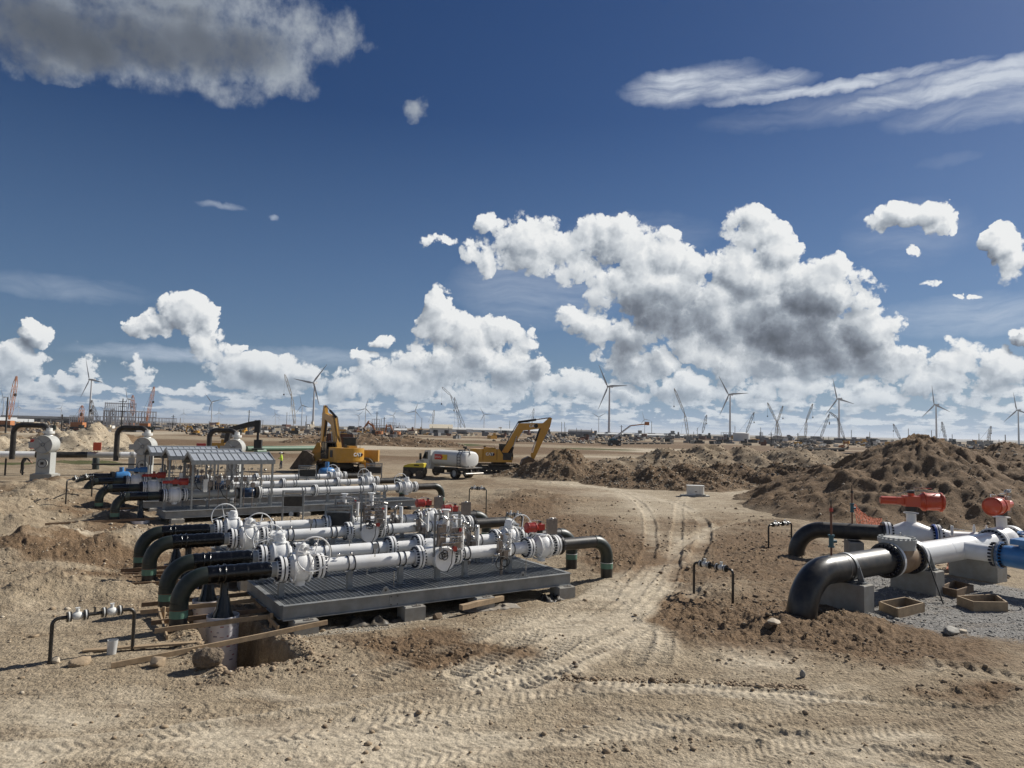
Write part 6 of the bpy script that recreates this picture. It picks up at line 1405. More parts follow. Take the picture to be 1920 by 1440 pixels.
    ram((F.x + .55, F.y - .75), tuple(M1.lerp(K, .25) - n1 * .18), .38); ram((F.x + .55, F.y - .75), tuple(M1.lerp(K, .25) - n1 * .18), -.38)
    ram(tuple(K + nk * .55), tuple(top + nst * .0), 0, .13, .55)
    B0 = Vector(bucket); lk = P.lerp(E_, .80) - nst * .42 * 1
    ram(tuple(P.lerp(E_, .12) - nst * .62), tuple(lk), 0, .10, .6)
    d_ = (B0 - E_); dl = max(d_.length, .1); dn = d_ / dl; pn = Vector((-dn.y, dn.x)); q = MB(); q.use('bucket_steel'); w = .75
    pr = [E_ + pn * .25, E_ - pn * .55, E_ + dn * .6 - pn * .95, E_ + dn * 1.2 - pn * .85, B0 - pn * .35, B0]
    for y in (yb - w, yb + w): q.prism([(v.x, 0, v.y) for v in pr], (0, y - .03, 0), (0, y + .03, 0))
    for a, b_ in zip(pr[:-2], pr[1:-1]): q.prism([(a.x, 0, a.y), (b_.x, 0, b_.y), (b_.x + .04, 0, b_.y + .04), (a.x + .04, 0, a.y + .04)], (0, yb - w, 0), (0, yb + w, 0))
    a, b_ = pr[-2], pr[-1]; q.prism([(a.x, 0, a.y), (b_.x, 0, b_.y), (b_.x + .05, 0, b_.y + .05), (a.x + .05, 0, a.y + .05)], (0, yb - w, 0), (0, yb + w, 0))
    q.use(Y); q.box(((E_.x + lk.x) / 2, yb, (E_.y + lk.y) / 2), (.3, .5, .5)); q.build('bucket', parent=t)
    q = MB(); q.use('sign_black')
    for yo in (-.2, .2, -.1): q.tube([(F.x, yb + yo, F.y + .45), tuple(Vector(((M1 + n1 * .45).x, yb + yo, (M1 + n1 * .45).y))), ((K + nk * .55).x, yb + yo, (K + nk * .55).y), ((M2 + n2 * .42).x, yb + yo, (M2 + n2 * .42).y)], .03, 6)
    q.build('hose', parent=bo)
    if logos:
        logo(hb, (-1.15, -1.452, 2.05), (R(90), 0, 0), 1.05)
        md = K.lerp(P, .45); ang = math.atan2((P - K).y, (P - K).x); o_ = MB(); logo_b = link('lettering', text_mesh('CAT', .42, 'sign_white', .004, .012), bo, (md.x, yb - .268, md.y), (R(90), -ang, 0))
        b = MB(); b.use('sign_black'); b.cyl((0, 0, 0), (0, .01, 0), .24, n=20); q = b.build('emblem', parent=bo); q.location = (md.x + .35, yb - .275, md.y + .02)
    return t
# side-on excavator digging into the mound
p = on(938, 886)
excavator('large yellow excavator seen side-on, its bucket on the dirt mound', (p.x - .2, p.y, p.z), R(6), ((.55, 2.15), (2.35, 5.15), (5.35, 5.35)), (3.75, 1.55), (3.0, .25))
# rear view excavator left of centre
p = on(628, 888)
ex2 = excavator('large yellow excavator seen from behind, arm folded up on its left', (p.x + .2, p.y + 1.2, p.z), R(126), ((.55, 2.1), (2.1, 5.3), (4.8, 6.0)), (5.3, 1.6), (4.6, .6))
hb2 = [c for c in ex2.children if c.name.startswith('house')][0]
for c in list(hb2.children):
    if c.name.startswith(('emblem', 'lettering')):
        for d in list(c.children): bpy.data.objects.remove(d)
        bpy.data.objects.remove(c)
logo(hb2, (-3.09, -.62 - .30, 1.98), (R(90), 0, R(-63)), 1.25) if False else logo(hb2, (-3.24, -.42, 1.98), (R(90), 0, R(-80)), 1.15)
b = MB(); b.use('rust_brown'); b.box((0, 0, 0), (.1, 3.0, 2.4)); b.use('dark_metal'); b.torus((-.05, 0, -.3), (1, 0, 0), 1.1, .06, 20, 5)
# maroon trench plate standing behind it
p = sight(650, 850, 0); t = thing('trench_box', 'dark maroon steel trench plate standing behind the rear-facing excavator', 'steel plate', (p.x + 1.6, p.y - 12, 0), R(-8))
b = MB(); b.use('rust_brown'); b.box((0, 0, 1.75), (4.4, .12, 3.5)); b.use('dark_metal'); 
for x in (-2.1, 0, 2.1): b.box((x, -.1, 1.75), (.12, .1, 3.5))
b.build('plate', parent=t); b = MB(); b.use('worn_steel'); b.torus((0, -.12, 2.5), (0, 1, 0), 1.6, .05, 24, 5, 0, math.pi); b.build('rim', parent=t)
# distant excavators
def small_excavator(px, py, dist_scale, rz, label, col, pose=0):
    p = sight(px, py); d = p.y
    P_ = [(((.55, 2.15), (2.3, 5.2), (5.0, 5.0)), (5.6, 1.6), (4.9, .3)), (((.5, 2.1), (1.6, 5.0), (4.2, 6.6)), (6.2, 3.8), (5.8, 2.5))][pose]
    return excavator(label, (p.x, p.y, gz(p.x, p.y)), rz, P_[0], P_[1], P_[2], False, col)
o = small_excavator(364, 815, 1, R(175), 'small yellow excavator far off between the middle and right arches', 'machine_yellow'); o.scale = (.62,) * 3
o = small_excavator(720, 824, 1, R(170), 'orange excavator on the dark rubble heap, left of the other', 'crane_orange', 1); o.location = (at_x(708, 330), 330, .2)
o = small_excavator(748, 822, 1, R(150), 'orange excavator on the dark rubble heap, right of the other', 'crane_orange', 0); o.location = (at_x(742, 335), 335, .2)
o = small_excavator(1580, 842, 1, R(20), 'excavator with orange arm far off left of the huge mound', 'crane_orange'); o.scale = (.55,) * 3
# ------------------------------------------------------------------ wheel helper
def wheel(par, x, y, z, r=.5, w=.3, rim='far_white', dual=False):
    b = MB(); b.use('tyre'); h = w / 2; b.lathe([(-h, r * .62), (-h, r * .93), (-h * .75, r), (h * .75, r), (h, r * .93), (h, r * .62)], (x, y, z), (0, 1, 0), 24, caps=False)
    o = b.build('wheel', parent=par)
    b = MB(); b.use(rim); b.lathe([(-h * .7, r * .62), (-h * .7, r * .3), (-h * .2, r * .25), (h * .2, r * .25), (h * .7, r * .3), (h * .7, r * .62)], (x, y, z), (0, 1, 0), 20)
    b.build('rim', parent=o); return o
# water truck
p = on(838, 895)
t = thing('water_truck', 'white tank truck with red and yellow sign, beside the side-on excavator', 'truck', (p.x, p.y, p.z), R(140))
b = MB(); b.use('dark_metal')
for y in (-.4, .4): b.box((-.2, y, .85), (6.6, .12, .22))
b.box((-3.3, 0, .62), (.3, 2.3, .18)); b.box((-2.9, 0, .9), (.9, 1.9, .3)); b.box((.2, .9, .7), (1.0, .5, .5)); b.box((.2, -.9, .7), (1.0, .5, .5)); b.build('chassis', parent=t)
b = MB(); b.use('white_plastic')
b.prism([(1.35, 0, .8), (3.3, 0, .8), (3.45, 0, 1.05), (3.40, 0, 1.45), (2.55, 0, 1.70), (2.15, 0, 2.55), (1.35, 0, 2.62)], (0, -.98, 0), (0, .98, 0)); cab = b.build('cab', parent=t, smooth=False)
b = MB(); b.use('glass'); b.prism([(2.50, 0, 1.75), (1.75, 0, 1.72), (1.75, 0, 2.42), (2.14, 0, 2.42)], (0, -.995, 0), (0, -.985, 0)); b.prism([(2.50, 0, 1.75), (1.75, 0, 1.72), (1.75, 0, 2.42), (2.14, 0, 2.42)], (0, .985, 0), (0, .995, 0)); b.add([(2.56, -.88, 1.76), (2.56, .88, 1.76), (2.20, .82, 2.50), (2.20, -.82, 2.50)], [(0, 1, 2, 3)]); b.build('window', parent=cab)
b = MB(); b.use('sign_black')
for s in (-1, 1): b.tube([(2.3, s * 1.0, 1.5), (2.45, s * 1.25, 1.5), (2.45, s * 1.25, 1.75)], .03, 6); b.box((2.45, s * 1.3, 1.95), (.10, .22, .62)); b.box((1.5, s * .99, 1.4), (.03, .03, .5)); b.box((3.42, 0, .75), (.2, 2.1, .2))
b.build('mirror', parent=cab)
b = MB(); b.use('far_white'); n = 28; rr = lambda a: (math.copysign(abs(math.cos(a)) ** .75, math.cos(a)) * 1.12, math.copysign(abs(math.sin(a)) ** .75, math.sin(a)) * .78)
xs = [(-3.25, .72), (-3.2, .86), (-3.05, .96), (-2.8, 1.0), (1.0, 1.0), (1.12, .96), (1.18, .86)]; vs = []; fs = []
for x, k in xs:
    for i in range(n): c_, s_ = rr(6.2832 * i / n); vs.append((x, c_ * k, 1.86 + s_ * k))
for j in range(len(xs) - 1):
    for i in range(n): i2 = (i + 1) % n; fs.append((j * n + i, j * n + i2, (j + 1) * n + i2, (j + 1) * n + i))
fs += [tuple(reversed(range(n))), tuple((len(xs) - 1) * n + i for i in range(n))]; b.add(vs, fs); tk = b.build('tank', parent=t)
b = MB(); b.use('sign_black')
for y in (.25, .65): b.tube([(-2.2 - y, 1.16, 1.15), (-2.2 - y, 1.20, 2.2), (-2.2 - y, .8, 2.75)], .03, 6)
for k in range(5): b.cyl((-2.45, 1.19, 1.25 + k * .27), (-2.85, 1.19, 1.25 + k * .27), .022, n=6)
b.box((-1.9, 0, 2.68), (.5, .5, .12)); b.cyl((-2.6, .3, 2.6), (-2.6, .3, 2.95), .06, n=8); b.box((-2.6, .3, 3.0), (.35, .2, .16)); b.tube([(-2.6, .3, 2.9), (-3.1, .3, 2.8), (-3.3, .3, 2.3)], .05, 6); b.build('ladder', parent=t)
b = MB(); b.use('sign_red'); b.box((.15, 1.135, 2.0), (.95, .02, .50)); b.use('sign_yellow'); b.box((-.72, 1.135, 2.0), (.72, .02, .50)); b.use('sign_red'); b.prism([(-.30, 0, 1.77), (-.30, 0, 2.23), (-.55, 0, 2.0)], (0, 1.125, 0), (0, 1.15, 0)); sg = b.build('sign', parent=tk, smooth=False)
b = MB(); b.use('sign_white')
for k in range(5): b.box((.50 - k * .16, 1.148, 2.0), (.045, .006, .17)); b.box((.45 - k * .16, 1.148, 2.0 + (.06 if k % 2 else -.06)), (.07, .006, .04))
b.build('marking', kind='stuff', parent=sg)
for (x, y) in ((2.45, .92), (2.45, -.92)): wheel(t, x, y, .52, .52, .28)
for (x, y) in ((-2.0, .88), (-2.0, -.88)): wheel(t, x, y, .52, .52, .5)
b = MB(); b.use('worn_steel'); b.cyl((-3.6, -1.2, .55), (-3.6, 1.2, .55), .10, n=10); b.tube([(-3.2, .3, 1.2), (-3.5, .35, .9), (-3.55, .3, .55)], .05, 8); b.box((-3.2, 0, 1.08), (.8, 2.2, .06)); b.build('spray_bar', parent=t)
# trench roller
p = on(777, 896); t = thing('trench_roller', 'yellow and black trench roller parked by the tank truck', 'roller', (p.x, p.y, p.z), R(172))
for x in (-.62, .62):
    for y in (-.42, .42):
        b = MB(); b.use('track_steel'); b.cyl((x, y - .22, .36), (x, y + .22, .36), .34, n=20)
        for k in range(14):
            a = 6.283 * k / 14; b.box((x + math.cos(a) * .36, y, .36 + math.sin(a) * .36), (.07, .4, .07), ry=-a)
        b.build('drum', parent=t)
b = MB(); b.use('dark_metal'); b.box((0, 0, .72), (2.0, .9, .62)); b.build('body', parent=t)
b = MB(); b.use('roller_yellow'); b.prism([(-1.0, 0, 1.03), (.95, 0, 1.03), (.95, 0, 1.15), (.45, 0, 1.33), (-.9, 0, 1.42), (-1.02, 0, 1.35)], (0, -.5, 0), (0, .5, 0)); hd_ = b.build('hood', parent=t, smooth=False)
b = MB(); b.use('sign_black'); b.box((-.3, -.506, 1.22), (.5, .01, .12)); b.box((.55, -.506, 1.16), (.3, .01, .1)); b.box((-.3, .506, 1.22), (.5, .01, .12)); b.build('marking', parent=hd_)
# wheel loader behind the left excavator: big bucket, lift arms
p = on(545, 886); t = thing('wheel_loader', 'yellow wheel loader with a wide brown bucket, beside the rear-facing excavator', 'loader', (p.x + 4.6, p.y + 3, p.z), R(186))
def bucketmesh(par, x, y, z, w, s, m, nm='bucket', rz=0):
    b = MB(); b.use(m); pr = [(0, .9), (-.35, .85), (-.75, .55), (-.85, .15), (-.6, -.25), (-.1, -.42), (.9, -.45)]
    pr = [(a * s, c * s) for a, c in pr]
    for a, c in zip(pr[:-1], pr[1:]): b.prism([(a[0], 0, a[1]), (c[0], 0, c[1]), (c[0] - .02, 0, c[1] + .05), (a[0] + .04, 0, a[1] + .02)], (0, -w / 2, 0), (0, w / 2, 0))
    for yy in (-w / 2, w / 2): b.prism([(a, 0, c) for a, c in pr], (0, yy - .03, 0), (0, yy + .03, 0))
    o = b.build(nm, parent=par); o.location = (x, y, z); o.rotation_euler = (0, 0, rz); return o
bucketmesh(t, 4.0, 0, .95, 3.2, 1.35, 'bucket_steel')
b = MB(); b.use('machine_yellow')
for y in (-.6, .6): b.prism([(1.2, 0, 2.5), (1.6, 0, 2.7), (3.6, 0, 1.3), (3.4, 0, .8), (2.4, 0, 1.3)], (0, y - .1, 0), (0, y + .1, 0))
b.prism([(2.1, 0, 1.5), (2.5, 0, 3.0), (2.8, 0, 3.0), (3.4, 0, 1.8), (3.1, 0, 1.5)], (0, -.12, 0), (0, .12, 0)); b.build('lift_arm', parent=t, smooth=False)
b = MB(); b.use('machine_yellow'); b.box((0, 0, 1.5), (2.6, 1.3, 1.0)); b.box((-2.4, 0, 1.75), (2.4, 1.8, 1.2)); b.build('body', parent=t)
b = MB(); b.use('glass'); b.box((-.6, 0, 2.9), (1.3, 1.4, 1.2)); b.use('dark_metal'); b.box((-.6, 0, 3.55), (1.5, 1.6, .12)); b.build('cab', parent=t)
for x in (1.2, -2.4):
    for y in (-1.1, 1.1): wheel(t, x, y, .8, .8, .6, 'machine_yellow')
# loose bucket, grey
p = on(563, 884); t = thing('loader_bucket', 'worn grey digging bucket standing between the loader and the excavator', 'bucket', (p.x, p.y + .5, p.z), R(200)); bucketmesh(t, 0, 0, .8, 1.6, 1.3, 'worn_steel', 'bucket_shell')
# black boomed machine behind the right arch
p = sight(412, 858); t = thing('boom_machine', 'yellow machine with a black lattice boom behind the right pipe arch', 'machine', (p.x, p.y, 0), R(8))
b = MB(); b.use('machine_yellow'); b.box((-.2, 0, 1.6), (2.2, 1.8, 1.3)); b.box((.6, 0, 2.5), (.8, .9, .6)); b.build('body', parent=t)
b = MB(); b.use('dark_metal')
b.prism([(.6, 0, 2.2), (1.4, 0, 2.6), (1.6, 0, 4.6), (1.0, 0, 4.6)], (0, -.5, 0), (0, .5, 0)); b.prism([(1.2, 0, 3.9), (1.4, 0, 4.7), (4.6, 0, 5.6), (6.2, 0, 5.9), (6.2, 0, 4.9), (4.6, 0, 4.8)], (0, -.4, 0), (0, .4, 0)); b.build('boom', parent=t, smooth=False)
b = MB(); b.use('sign_black'); b.box((5.9, 0, 4.9), (.9, .9, 1.9)); b.box((6.0, 0, 3.2), (.35, .35, 2.0)); b.box((6.1, 0, 2.2), (1.2, 1.0, 1.3)); b.box((6.1, 0, 1.4), (1.8, 1.2, .2)); b.build('hanging_head', parent=t); t.scale = (.82, .82, .9)
b = MB(); b.use('track_steel')
for y in (-1, 1): b.box((0, y, .5), (3.2, .5, .9))
b.build('crawler_track', parent=t)
# white boom lift
p = sight(1152, 836); t = thing('boom_lift', 'boom lift with a raised white arm far off right of the mound', 'boom lift', (p.x, p.y, 0), R(12))
b = MB(); b.use('dark_metal'); b.box((0, 0, 1.2), (4.2, 2.2, 1.6)); b.use('blue_teal'); b.box((-.6, 0, 2.2), (2.6, 1.8, .8)); b.build('body', parent=t)
b = MB(); b.use('far_white'); b.beam((-.8, 0, 2.4), (6.0, 0, 7.3), .5, .5); b.use('crane_orange'); b.beam((6.0, 0, 7.3), (11.5, 0, 8.0), .35, .35); b.box((12.2, 0, 8.2), (1.4, 1, 1.2)); b.build('arm', parent=t)
for x in (-1.5, 1.5):
    for y in (-1.1, 1.1): wheel(t, x, y, .6, .6, .4)
# ------------------------------------------------------------------ people
def person(label, px, py, h, pose, top, hat='hard_hat', legs='denim', rz=0., dist=None):
    p = on(px, py) if dist is None else Vector((at_x(px, dist), dist, gz(at_x(px, dist), dist)))
    t = thing('person', label, 'person', tuple(p), rz); k = h / 1.75
    lean = {'stand': .04, 'bend': .55, 'crouch': .35}[pose]; hipz = .92 if pose != 'crouch' else .5
    sh = Vector((lean * .52, 0, hipz + .52 * math.cos(lean) )); neck = sh + Vector((lean * .12, 0, .08))
    V = {'pelvis': (0, 0, hipz), 'chest': (sh.x * .6, 0, hipz + (sh.z - hipz) * .62), 'neck': tuple(neck), 'head': tuple(neck + Vector((.04 + lean * .1, 0, .15)))}
    E = [('pelvis', 'chest'), ('chest', 'neck'), ('neck', 'head')]; Rr = {'pelvis': .15, 'chest': .17, 'neck': .07, 'head': .10}
    for s, n in ((1, 'l'), (-1, 'r')):
        V['sh' + n] = (sh.x, s * .19, sh.z - .02); V['el' + n] = (sh.x + .10 + lean * .2, s * .25, sh.z - .28); V['ha' + n] = (sh.x + .32 + lean * .2, s * .18, sh.z - .34 - lean * .3)
        V['hi' + n] = (0, s * .10, hipz - .06); V['kn' + n] = (.05 + (.32 if pose == 'crouch' else s * .08), s * .13, hipz * .52 if pose != 'crouch' else .50); V['fo' + n] = (.0 + s * .08 * (pose != 'crouch'), s * .14, .07); V['to' + n] = (.17 + s * .08 * (pose != 'crouch'), s * .15, .045)
        E += [('neck', 'sh' + n), ('sh' + n, 'el' + n), ('el' + n, 'ha' + n), ('pelvis', 'hi' + n), ('hi' + n, 'kn' + n), ('kn' + n, 'fo' + n), ('fo' + n, 'to' + n)]
        Rr.update({'sh' + n: .075, 'el' + n: .05, 'ha' + n: .04, 'hi' + n: .10, 'kn' + n: .07, 'fo' + n: .055, 'to' + n: .045})
    ks = list(V); me = bpy.data.meshes.new('body'); me.from_pydata([tuple(c * k for c in V[a]) for a in ks], [(ks.index(a), ks.index(b_)) for a, b_ in E], [])
    o = link('body', me, t); md = o.modifiers.new('skin', 'SKIN'); sv = me.skin_vertices[0].data
    for i, a in enumerate(ks): sv[i].radius = (Rr[a] * k,) * 2; sv[i].use_root = a == 'pelvis'
    o.modifiers.new('sub', 'SUBSURF').levels = 1; bpy.context.view_layer.update()
    bm = bpy.data.meshes.new_from_object(o.evaluated_get(bpy.context.evaluated_depsgraph_get())); o.modifiers.clear(); o.data = bm; bm.name = 'body'; bm.materials.clear()
    for q in (legs, top, 'skin'): bm.materials.append(MATS[q])
    for f in bm.polygons:
        c = f.center / k; f.material_index = 2 if c.z > neck.z + .03 or (abs(c.y) > .12 and c.x > sh.x + .26) else (1 if c.z > hipz - .02 else 0); f.use_smooth = True
    b = MB(); b.use(hat); c = Vector(V['head']) * k; b.ball(c + Vector((0, 0, .05 * k)), .135 * k, 12, 8, (1.1, .95, .85)); b.cyl(c + Vector((.05 * k, 0, .05 * k)), c + Vector((.05 * k, 0, .07 * k)), .15 * k, n=16); b.build('hat', parent=t)
    return t
person('worker in black bending over the black pipe below the leftmost arch', 40, 888, 1.78, 'bend', 'dark_cloth', 'hard_hat', 'dark_cloth', R(40))
person('worker in a yellow vest and blue trousers, back to the loader bucket', 527, 879, 1.78, 'stand', 'hi_vis', 'hard_hat', 'denim', R(-160))
person('crouching worker in a dull vest left of the rear-facing excavator', 575, 884, 1.75, 'crouch', 'hi_vis', 'hard_hat', 'dark_cloth', R(-40))
# ------------------------------------------------------------------ wind turbines
def blade_mesh(L):
    b = MB(); b.use('turbine_blade'); n = 10; vs = []; fs = []
    for i in range(n + 1):
        f = i / n; c = L * (.035 + .045 * math.sin(min(f / .22, 1) * 1.57)) * (1 - f * .86) if f > .04 else L * .03; th = c * (.8 if f < .06 else .22) + .03
        z = 1.2 + f * (L - 1.2)
        for sx, sy in ((-.35, 0), (0, .5), (.65, 0), (0, -.5)): vs.append((sx * c * 1.25, sy * th, z))
    for i in range(n):
        for k in range(4): fs.append((i * 4 + k, i * 4 + (k + 1) % 4, i * 4 + 4 + (k + 1) % 4, i * 4 + 4 + k))
    fs += [(3, 2, 1, 0), (n * 4, n * 4 + 1, n * 4 + 2, n * 4 + 3)]; b.add(vs, fs); return b.mesh('blade')
BLADE = blade_mesh(46.0)
_b = MB(); _b.use('turbine_white'); _b.lathe([(0, 2.3), (30, 1.95), (60, 1.55), (86.5, 1.25)], (0, 0, -2), (0, 0, 1), 16); TOWER = _b.mesh('tower')
_b = MB(); _b.use('turbine_white'); _b.prism([(-3.2, -1.7, 0), (7.5, -1.5, 0), (7.5, 1.5, 0), (-3.2, 1.7, 0)], (0, 0, -1.6), (0, 0, 1.9)); _b.box((6.5, 0, 2.4), (1.2, 2, 1)); NAC = _b.mesh('nacelle', smooth=False)
_b = MB(); _b.use('turbine_blade'); _b.ball((0, 0, 0), 1.7, 12, 8, (1.3, 1, 1)); HUB = _b.mesh('hub')
def turbine(hx, hy, base_y, yaw, ph, label, hub_h=86.):
    dpx = (base_y - hy) * 1.0; dist = hub_h * FPX / max(dpx, 4) ; dist = dist / 1.0
    d = FW + RT * ((hx - 960) / FPX) + UP * ((720 - hy) / FPX)
    # distance so that the hub, 86 m over the plain, falls on its sight line
    tpar = (hub_h - CAM_H + 0) / d.z; x, y = d.x * tpar, d.y * tpar
    z0 = 0.
    el = math.degrees(math.atan2(d.z, math.hypot(d.x, d.y)))
    t = thing('wind_turbine', label, 'wind turbine', (x, y, z0), 0, 'wind turbines along the horizon')
    a = R(yaw)
    link('tower', TOWER, t); nz = link('nacelle', NAC, t, (0, 0, hub_h), (0, 0, a))
    c, s = math.cos(a), math.sin(a); hp = Vector((-4.6 * c, -4.6 * s, hub_h)); hb_ = link('hub', HUB, t, hp, (0, 0, a))
    for k in range(3):
        q = R(ph + 120 * k); link('blade', BLADE, t, hp, (0, 0, 0)).matrix_local = Matrix.Translation(hp) @ Matrix.Rotation(a, 4, 'Z') @ Matrix.Rotation(q, 4, 'X') @ Matrix.Rotation(R(90), 4, 'Z')
    return t
# yaw 0: rotor faces west (seen edge-on); yaw 90: rotor faces the camera
TURB = [(172,712,797,60,-22,'large wind turbine at the left, beside an orange lattice crane'),(590,718,797,70,40,'white wind turbine rising behind the rear-facing excavator'),(1143,725,818,38,-30,'wind turbine with a small one at its foot, right of the side-on excavator'),
 (1369,740,822,36,-32,'wind turbine between two leaning cranes, right of centre'),(1573,748,826,20,-15,'wind turbine left of the huge dirt mound'),(1755,759,830,14,-8,'wind turbine rising over the huge dirt mound'),(1909,769,832,16,-10,'rightmost wind turbine, at the picture edge'),
 (398,754,795,75,-43,'wind turbine between the middle and right pipe arches'),(8,745,785,60,-30,'wind turbine cut by the left edge beside the orange crane'),(35,762,784,75,0,'small wind turbine right of the far left orange crane'),(115,766,785,70,30,'small wind turbine right of the leftmost arch'),
 (241,748,788,60,-20,'wind turbine with black nacelle before the pale crane'),(195,767,790,75,55,'small wind turbine over the left end of the steel frame'),(271,772,790,80,0,'small wind turbine beside the leaning orange crane'),(345,775,794,85,0,'small wind turbine above the low plain, left of the twin'),
 (411,774,795,85,0,'small wind turbine at the foot of the middle one'),(517,777,796,75,-15,'small wind turbine left of the cream crane'),(523,783,797,75,30,'tiny wind turbine close behind another, left of the cream crane'),(567,760,796,60,-17,'dark wind turbine between the cream crane and the excavator arm'),
 (686,766,799,80,15,'wind turbine over the steel substation'),(673,779,800,80,45,'small wind turbine left of the substation turbine'),(738,779,801,80,30,'small wind turbine right of the substation'),(779,771,802,80,18,'wind turbine left of the tan tent'),(908,777,803,80,-32,'wind turbine right of the twin mast crane'),
 (1123,782,812,75,60,'small wind turbine behind the tall one right of the side-on excavator'),(1209,786,812,45,-20,'small wind turbine above the distant sheds')]
for a in TURB: turbine(a[0], a[1], a[2], a[3], a[4], a[5])
# ------------------------------------------------------------------ lattice crawler cranes
def lattice(b, p0, p1, w, n, m, chord=.26):
    p0, p1 = Vector(p0), Vector(p1); d = (p1 - p0).normalized(); x = d.cross(Vector((0, 1, 0))).normalized(); y = d.cross(x); b.use(m)
    cs_ = [x * sx + y * sy for sx, sy in ((-1, -1), (1, -1), (1, 1), (-1, 1))]
    wd = lambda f: w / 2 * (min(1, .35 + f * 5) if f < .13 else (min(1, .3 + (1 - f) * 5) if f > .86 else 1))
    pt = lambda f, c: p0.lerp(p1, f) + c * wd(f)
    for c in cs_:
        for i in range(n): b.beam(pt(i / n, c), pt((i + 1) / n, c), chord, chord)
    for i in range(n):
        f0, f1 = i / n, (i + 1) / n
        for k in range(4):
            a, c = cs_[k], cs_[(k + 1) % 4]
            if i % 2: a, c = c, a
            b.beam(pt(f0, a), pt(f1, c), chord * .6, chord * .6)
def crane(base, joints, col, label, dist, w=2.4, body=True):
    """base and joints are photograph positions, set out at their true distance"""
    p0 = sightd(*base, dist); P = [Vector((p0.x, p0.y, max(p0.z, 2.5)))] + [sightd(*j, dist) for j in joints]; o = Vector((P[0].x, P[0].y, 0))
    t = thing('lattice_crane', label, 'crane', tuple(o), 0, 'lattice boom cranes on the horizon')
    for a, c in zip(P[:-1], P[1:]):
        b = MB(); L = (c - a).length; lattice(b, a - o, c - o, w, max(5, int(L / 5)), col, .20 * dist / 900 + .06); b.build('boom', parent=t, smooth=False)
        w *= .8
    if body:
        b = MB(); b.use(col); s = 1.0; b.box((-1.0, 0, 2.6), (5.5, 3, 2.2)); b.use('dark_metal'); b.box((0, -2.6, .9), (6, 1.0, 1.4)); b.box((0, 2.6, .9), (6, 1.0, 1.4)); b.build('crawler_base', parent=t, smooth=False)
    if len(P) > 1:
        b = MB(); b.use('dark_metal'); k = P[-1] - o; b.cyl(k, k - Vector((0, 0, (P[-1].z) * .35)), .07 * dist / 900, n=4); kk = P[1] - o; b.cyl(kk, (P[0] - o) + Vector((-6, 3, 2)), .08 * dist / 900, n=4); b.box(k - Vector((0, 0, P[-1].z * .36)), (.9, .9, 1.4)); b.build('hoist_line', parent=t)
    return t
for base, js, col, lab, dist in [
 ((17,787), [(31,705)], 'crane_orange', 'orange lattice crane at the far left edge', 420), ((275,790), [(289,725)], 'crane_orange', 'leaning orange lattice crane right of the steel frame', 500), ((249,780), [(249,741)], 'crane_orange', 'short upright pale orange crane behind the steel frame', 600),
 ((151,797), [(154,760)], 'crane_orange', 'short dark orange drilling mast left of the big turbine', 380), ((171,797), [(172,750)], 'crane_grey', 'brown lattice mast against the tower of the big left turbine', 420), ((186,795), [(174,760)], 'crane_grey', 'thin grey boom leaning left beside the big turbine', 520),
 ((553,795), [(547,744), (534,702)], 'crane_cream', 'cream crane with bent jib left of the rear-facing excavator', 620), ((205,780), [(213,766)], 'crane_grey', 'tiny dark crane behind the steel frame', 800),
 ((872,802), [(845,741), (829,726)], 'crane_grey', 'tall grey crane with bent top, left of the side-on excavator', 620), ((864,802), [(852,745)], 'crane_grey', 'second grey mast close behind the bent-top crane', 640), ((811,795), [(814,769)], 'crane_cream', 'small pale crane over the tan tent', 900), ((997,795), [(1001,766)], 'crane_grey', 'small crane behind the arm of the side-on excavator', 900),
 ((1290,817), [(1284,777), (1264,728)], 'crane_cream', 'tall pale crane with long jib leaning left, right of centre', 700), ((1317,812), [(1325,778)], 'crane_grey', 'small grey crane right of the tall pale one', 800), ((1399,812), [(1414,773)], 'crane_grey', 'grey crane leaning right, just past a wind turbine', 800),
 ((1465,820), [(1456,790), (1439,755)], 'crane_cream', 'crossed pale crane whose jib leans left', 800), ((1454,820), [(1458,790), (1468,761)], 'crane_cream', 'crossed pale crane whose jib leans right', 820), ((1510,819), [(1512,789), (1524,757)], 'crane_cream', 'pale crane with jib leaning right, left of a turbine', 820),
 ((1538,822), [(1555,776)], 'crane_grey', 'grey crane leaning right into the turbine tower', 850), ((1583,822), [(1570,784), (1555,772)], 'crane_grey', 'bent grey crane right of the turbine tower', 860), ((1688,824), [(1675,795)], 'crane_grey', 'small crane leaning left above the huge mound', 900), ((1774,828), [(1766,791)], 'crane_grey', 'small crane right of the turbine over the mound', 900), ((1852,828), [(1858,799)], 'crane_cream', 'small pale crane near the right edge', 900)]:
    crane(base, js, col, lab, dist, w=1.9 if dist > 550 else 1.45)
# ------------------------------------------------------------------ steel frame buildings
def frame_building(px0, px1, base_y, tiers, dist, label, cols, m='far_steel'):
    a, b_ = sightd(px0, base_y, dist), sightd(px1, base_y, dist); L = (b_ - a).length
    t = thing('steel_structure', label, 'steel frame', (a.x, a.y, 0), math.atan2(b_.y - a.y, b_.x - a.x), 'unfinished steel frames in the distance')
    for (f0, f1, h, nc, dep) in tiers:
        for k in range(nc + 1):
            b = MB(); b.use(m); x = L * (f0 + (f1 - f0) * k / nc)
            for y in (0, dep): b.box((x, y, h / 2), (.32, .32, h))
            b.box((x, dep / 2, h * .97), (.25, dep, .32)); b.build('column', parent=t, smooth=False)
        b = MB(); b.use(m)
        for z in (h * .33, h * .66, h * .97):
            for y in (0, dep): b.box((L * (f0 + f1) / 2, y, z), (L * (f1 - f0), .25, .32))
        b.build('girder', parent=t, smooth=False)
    return t
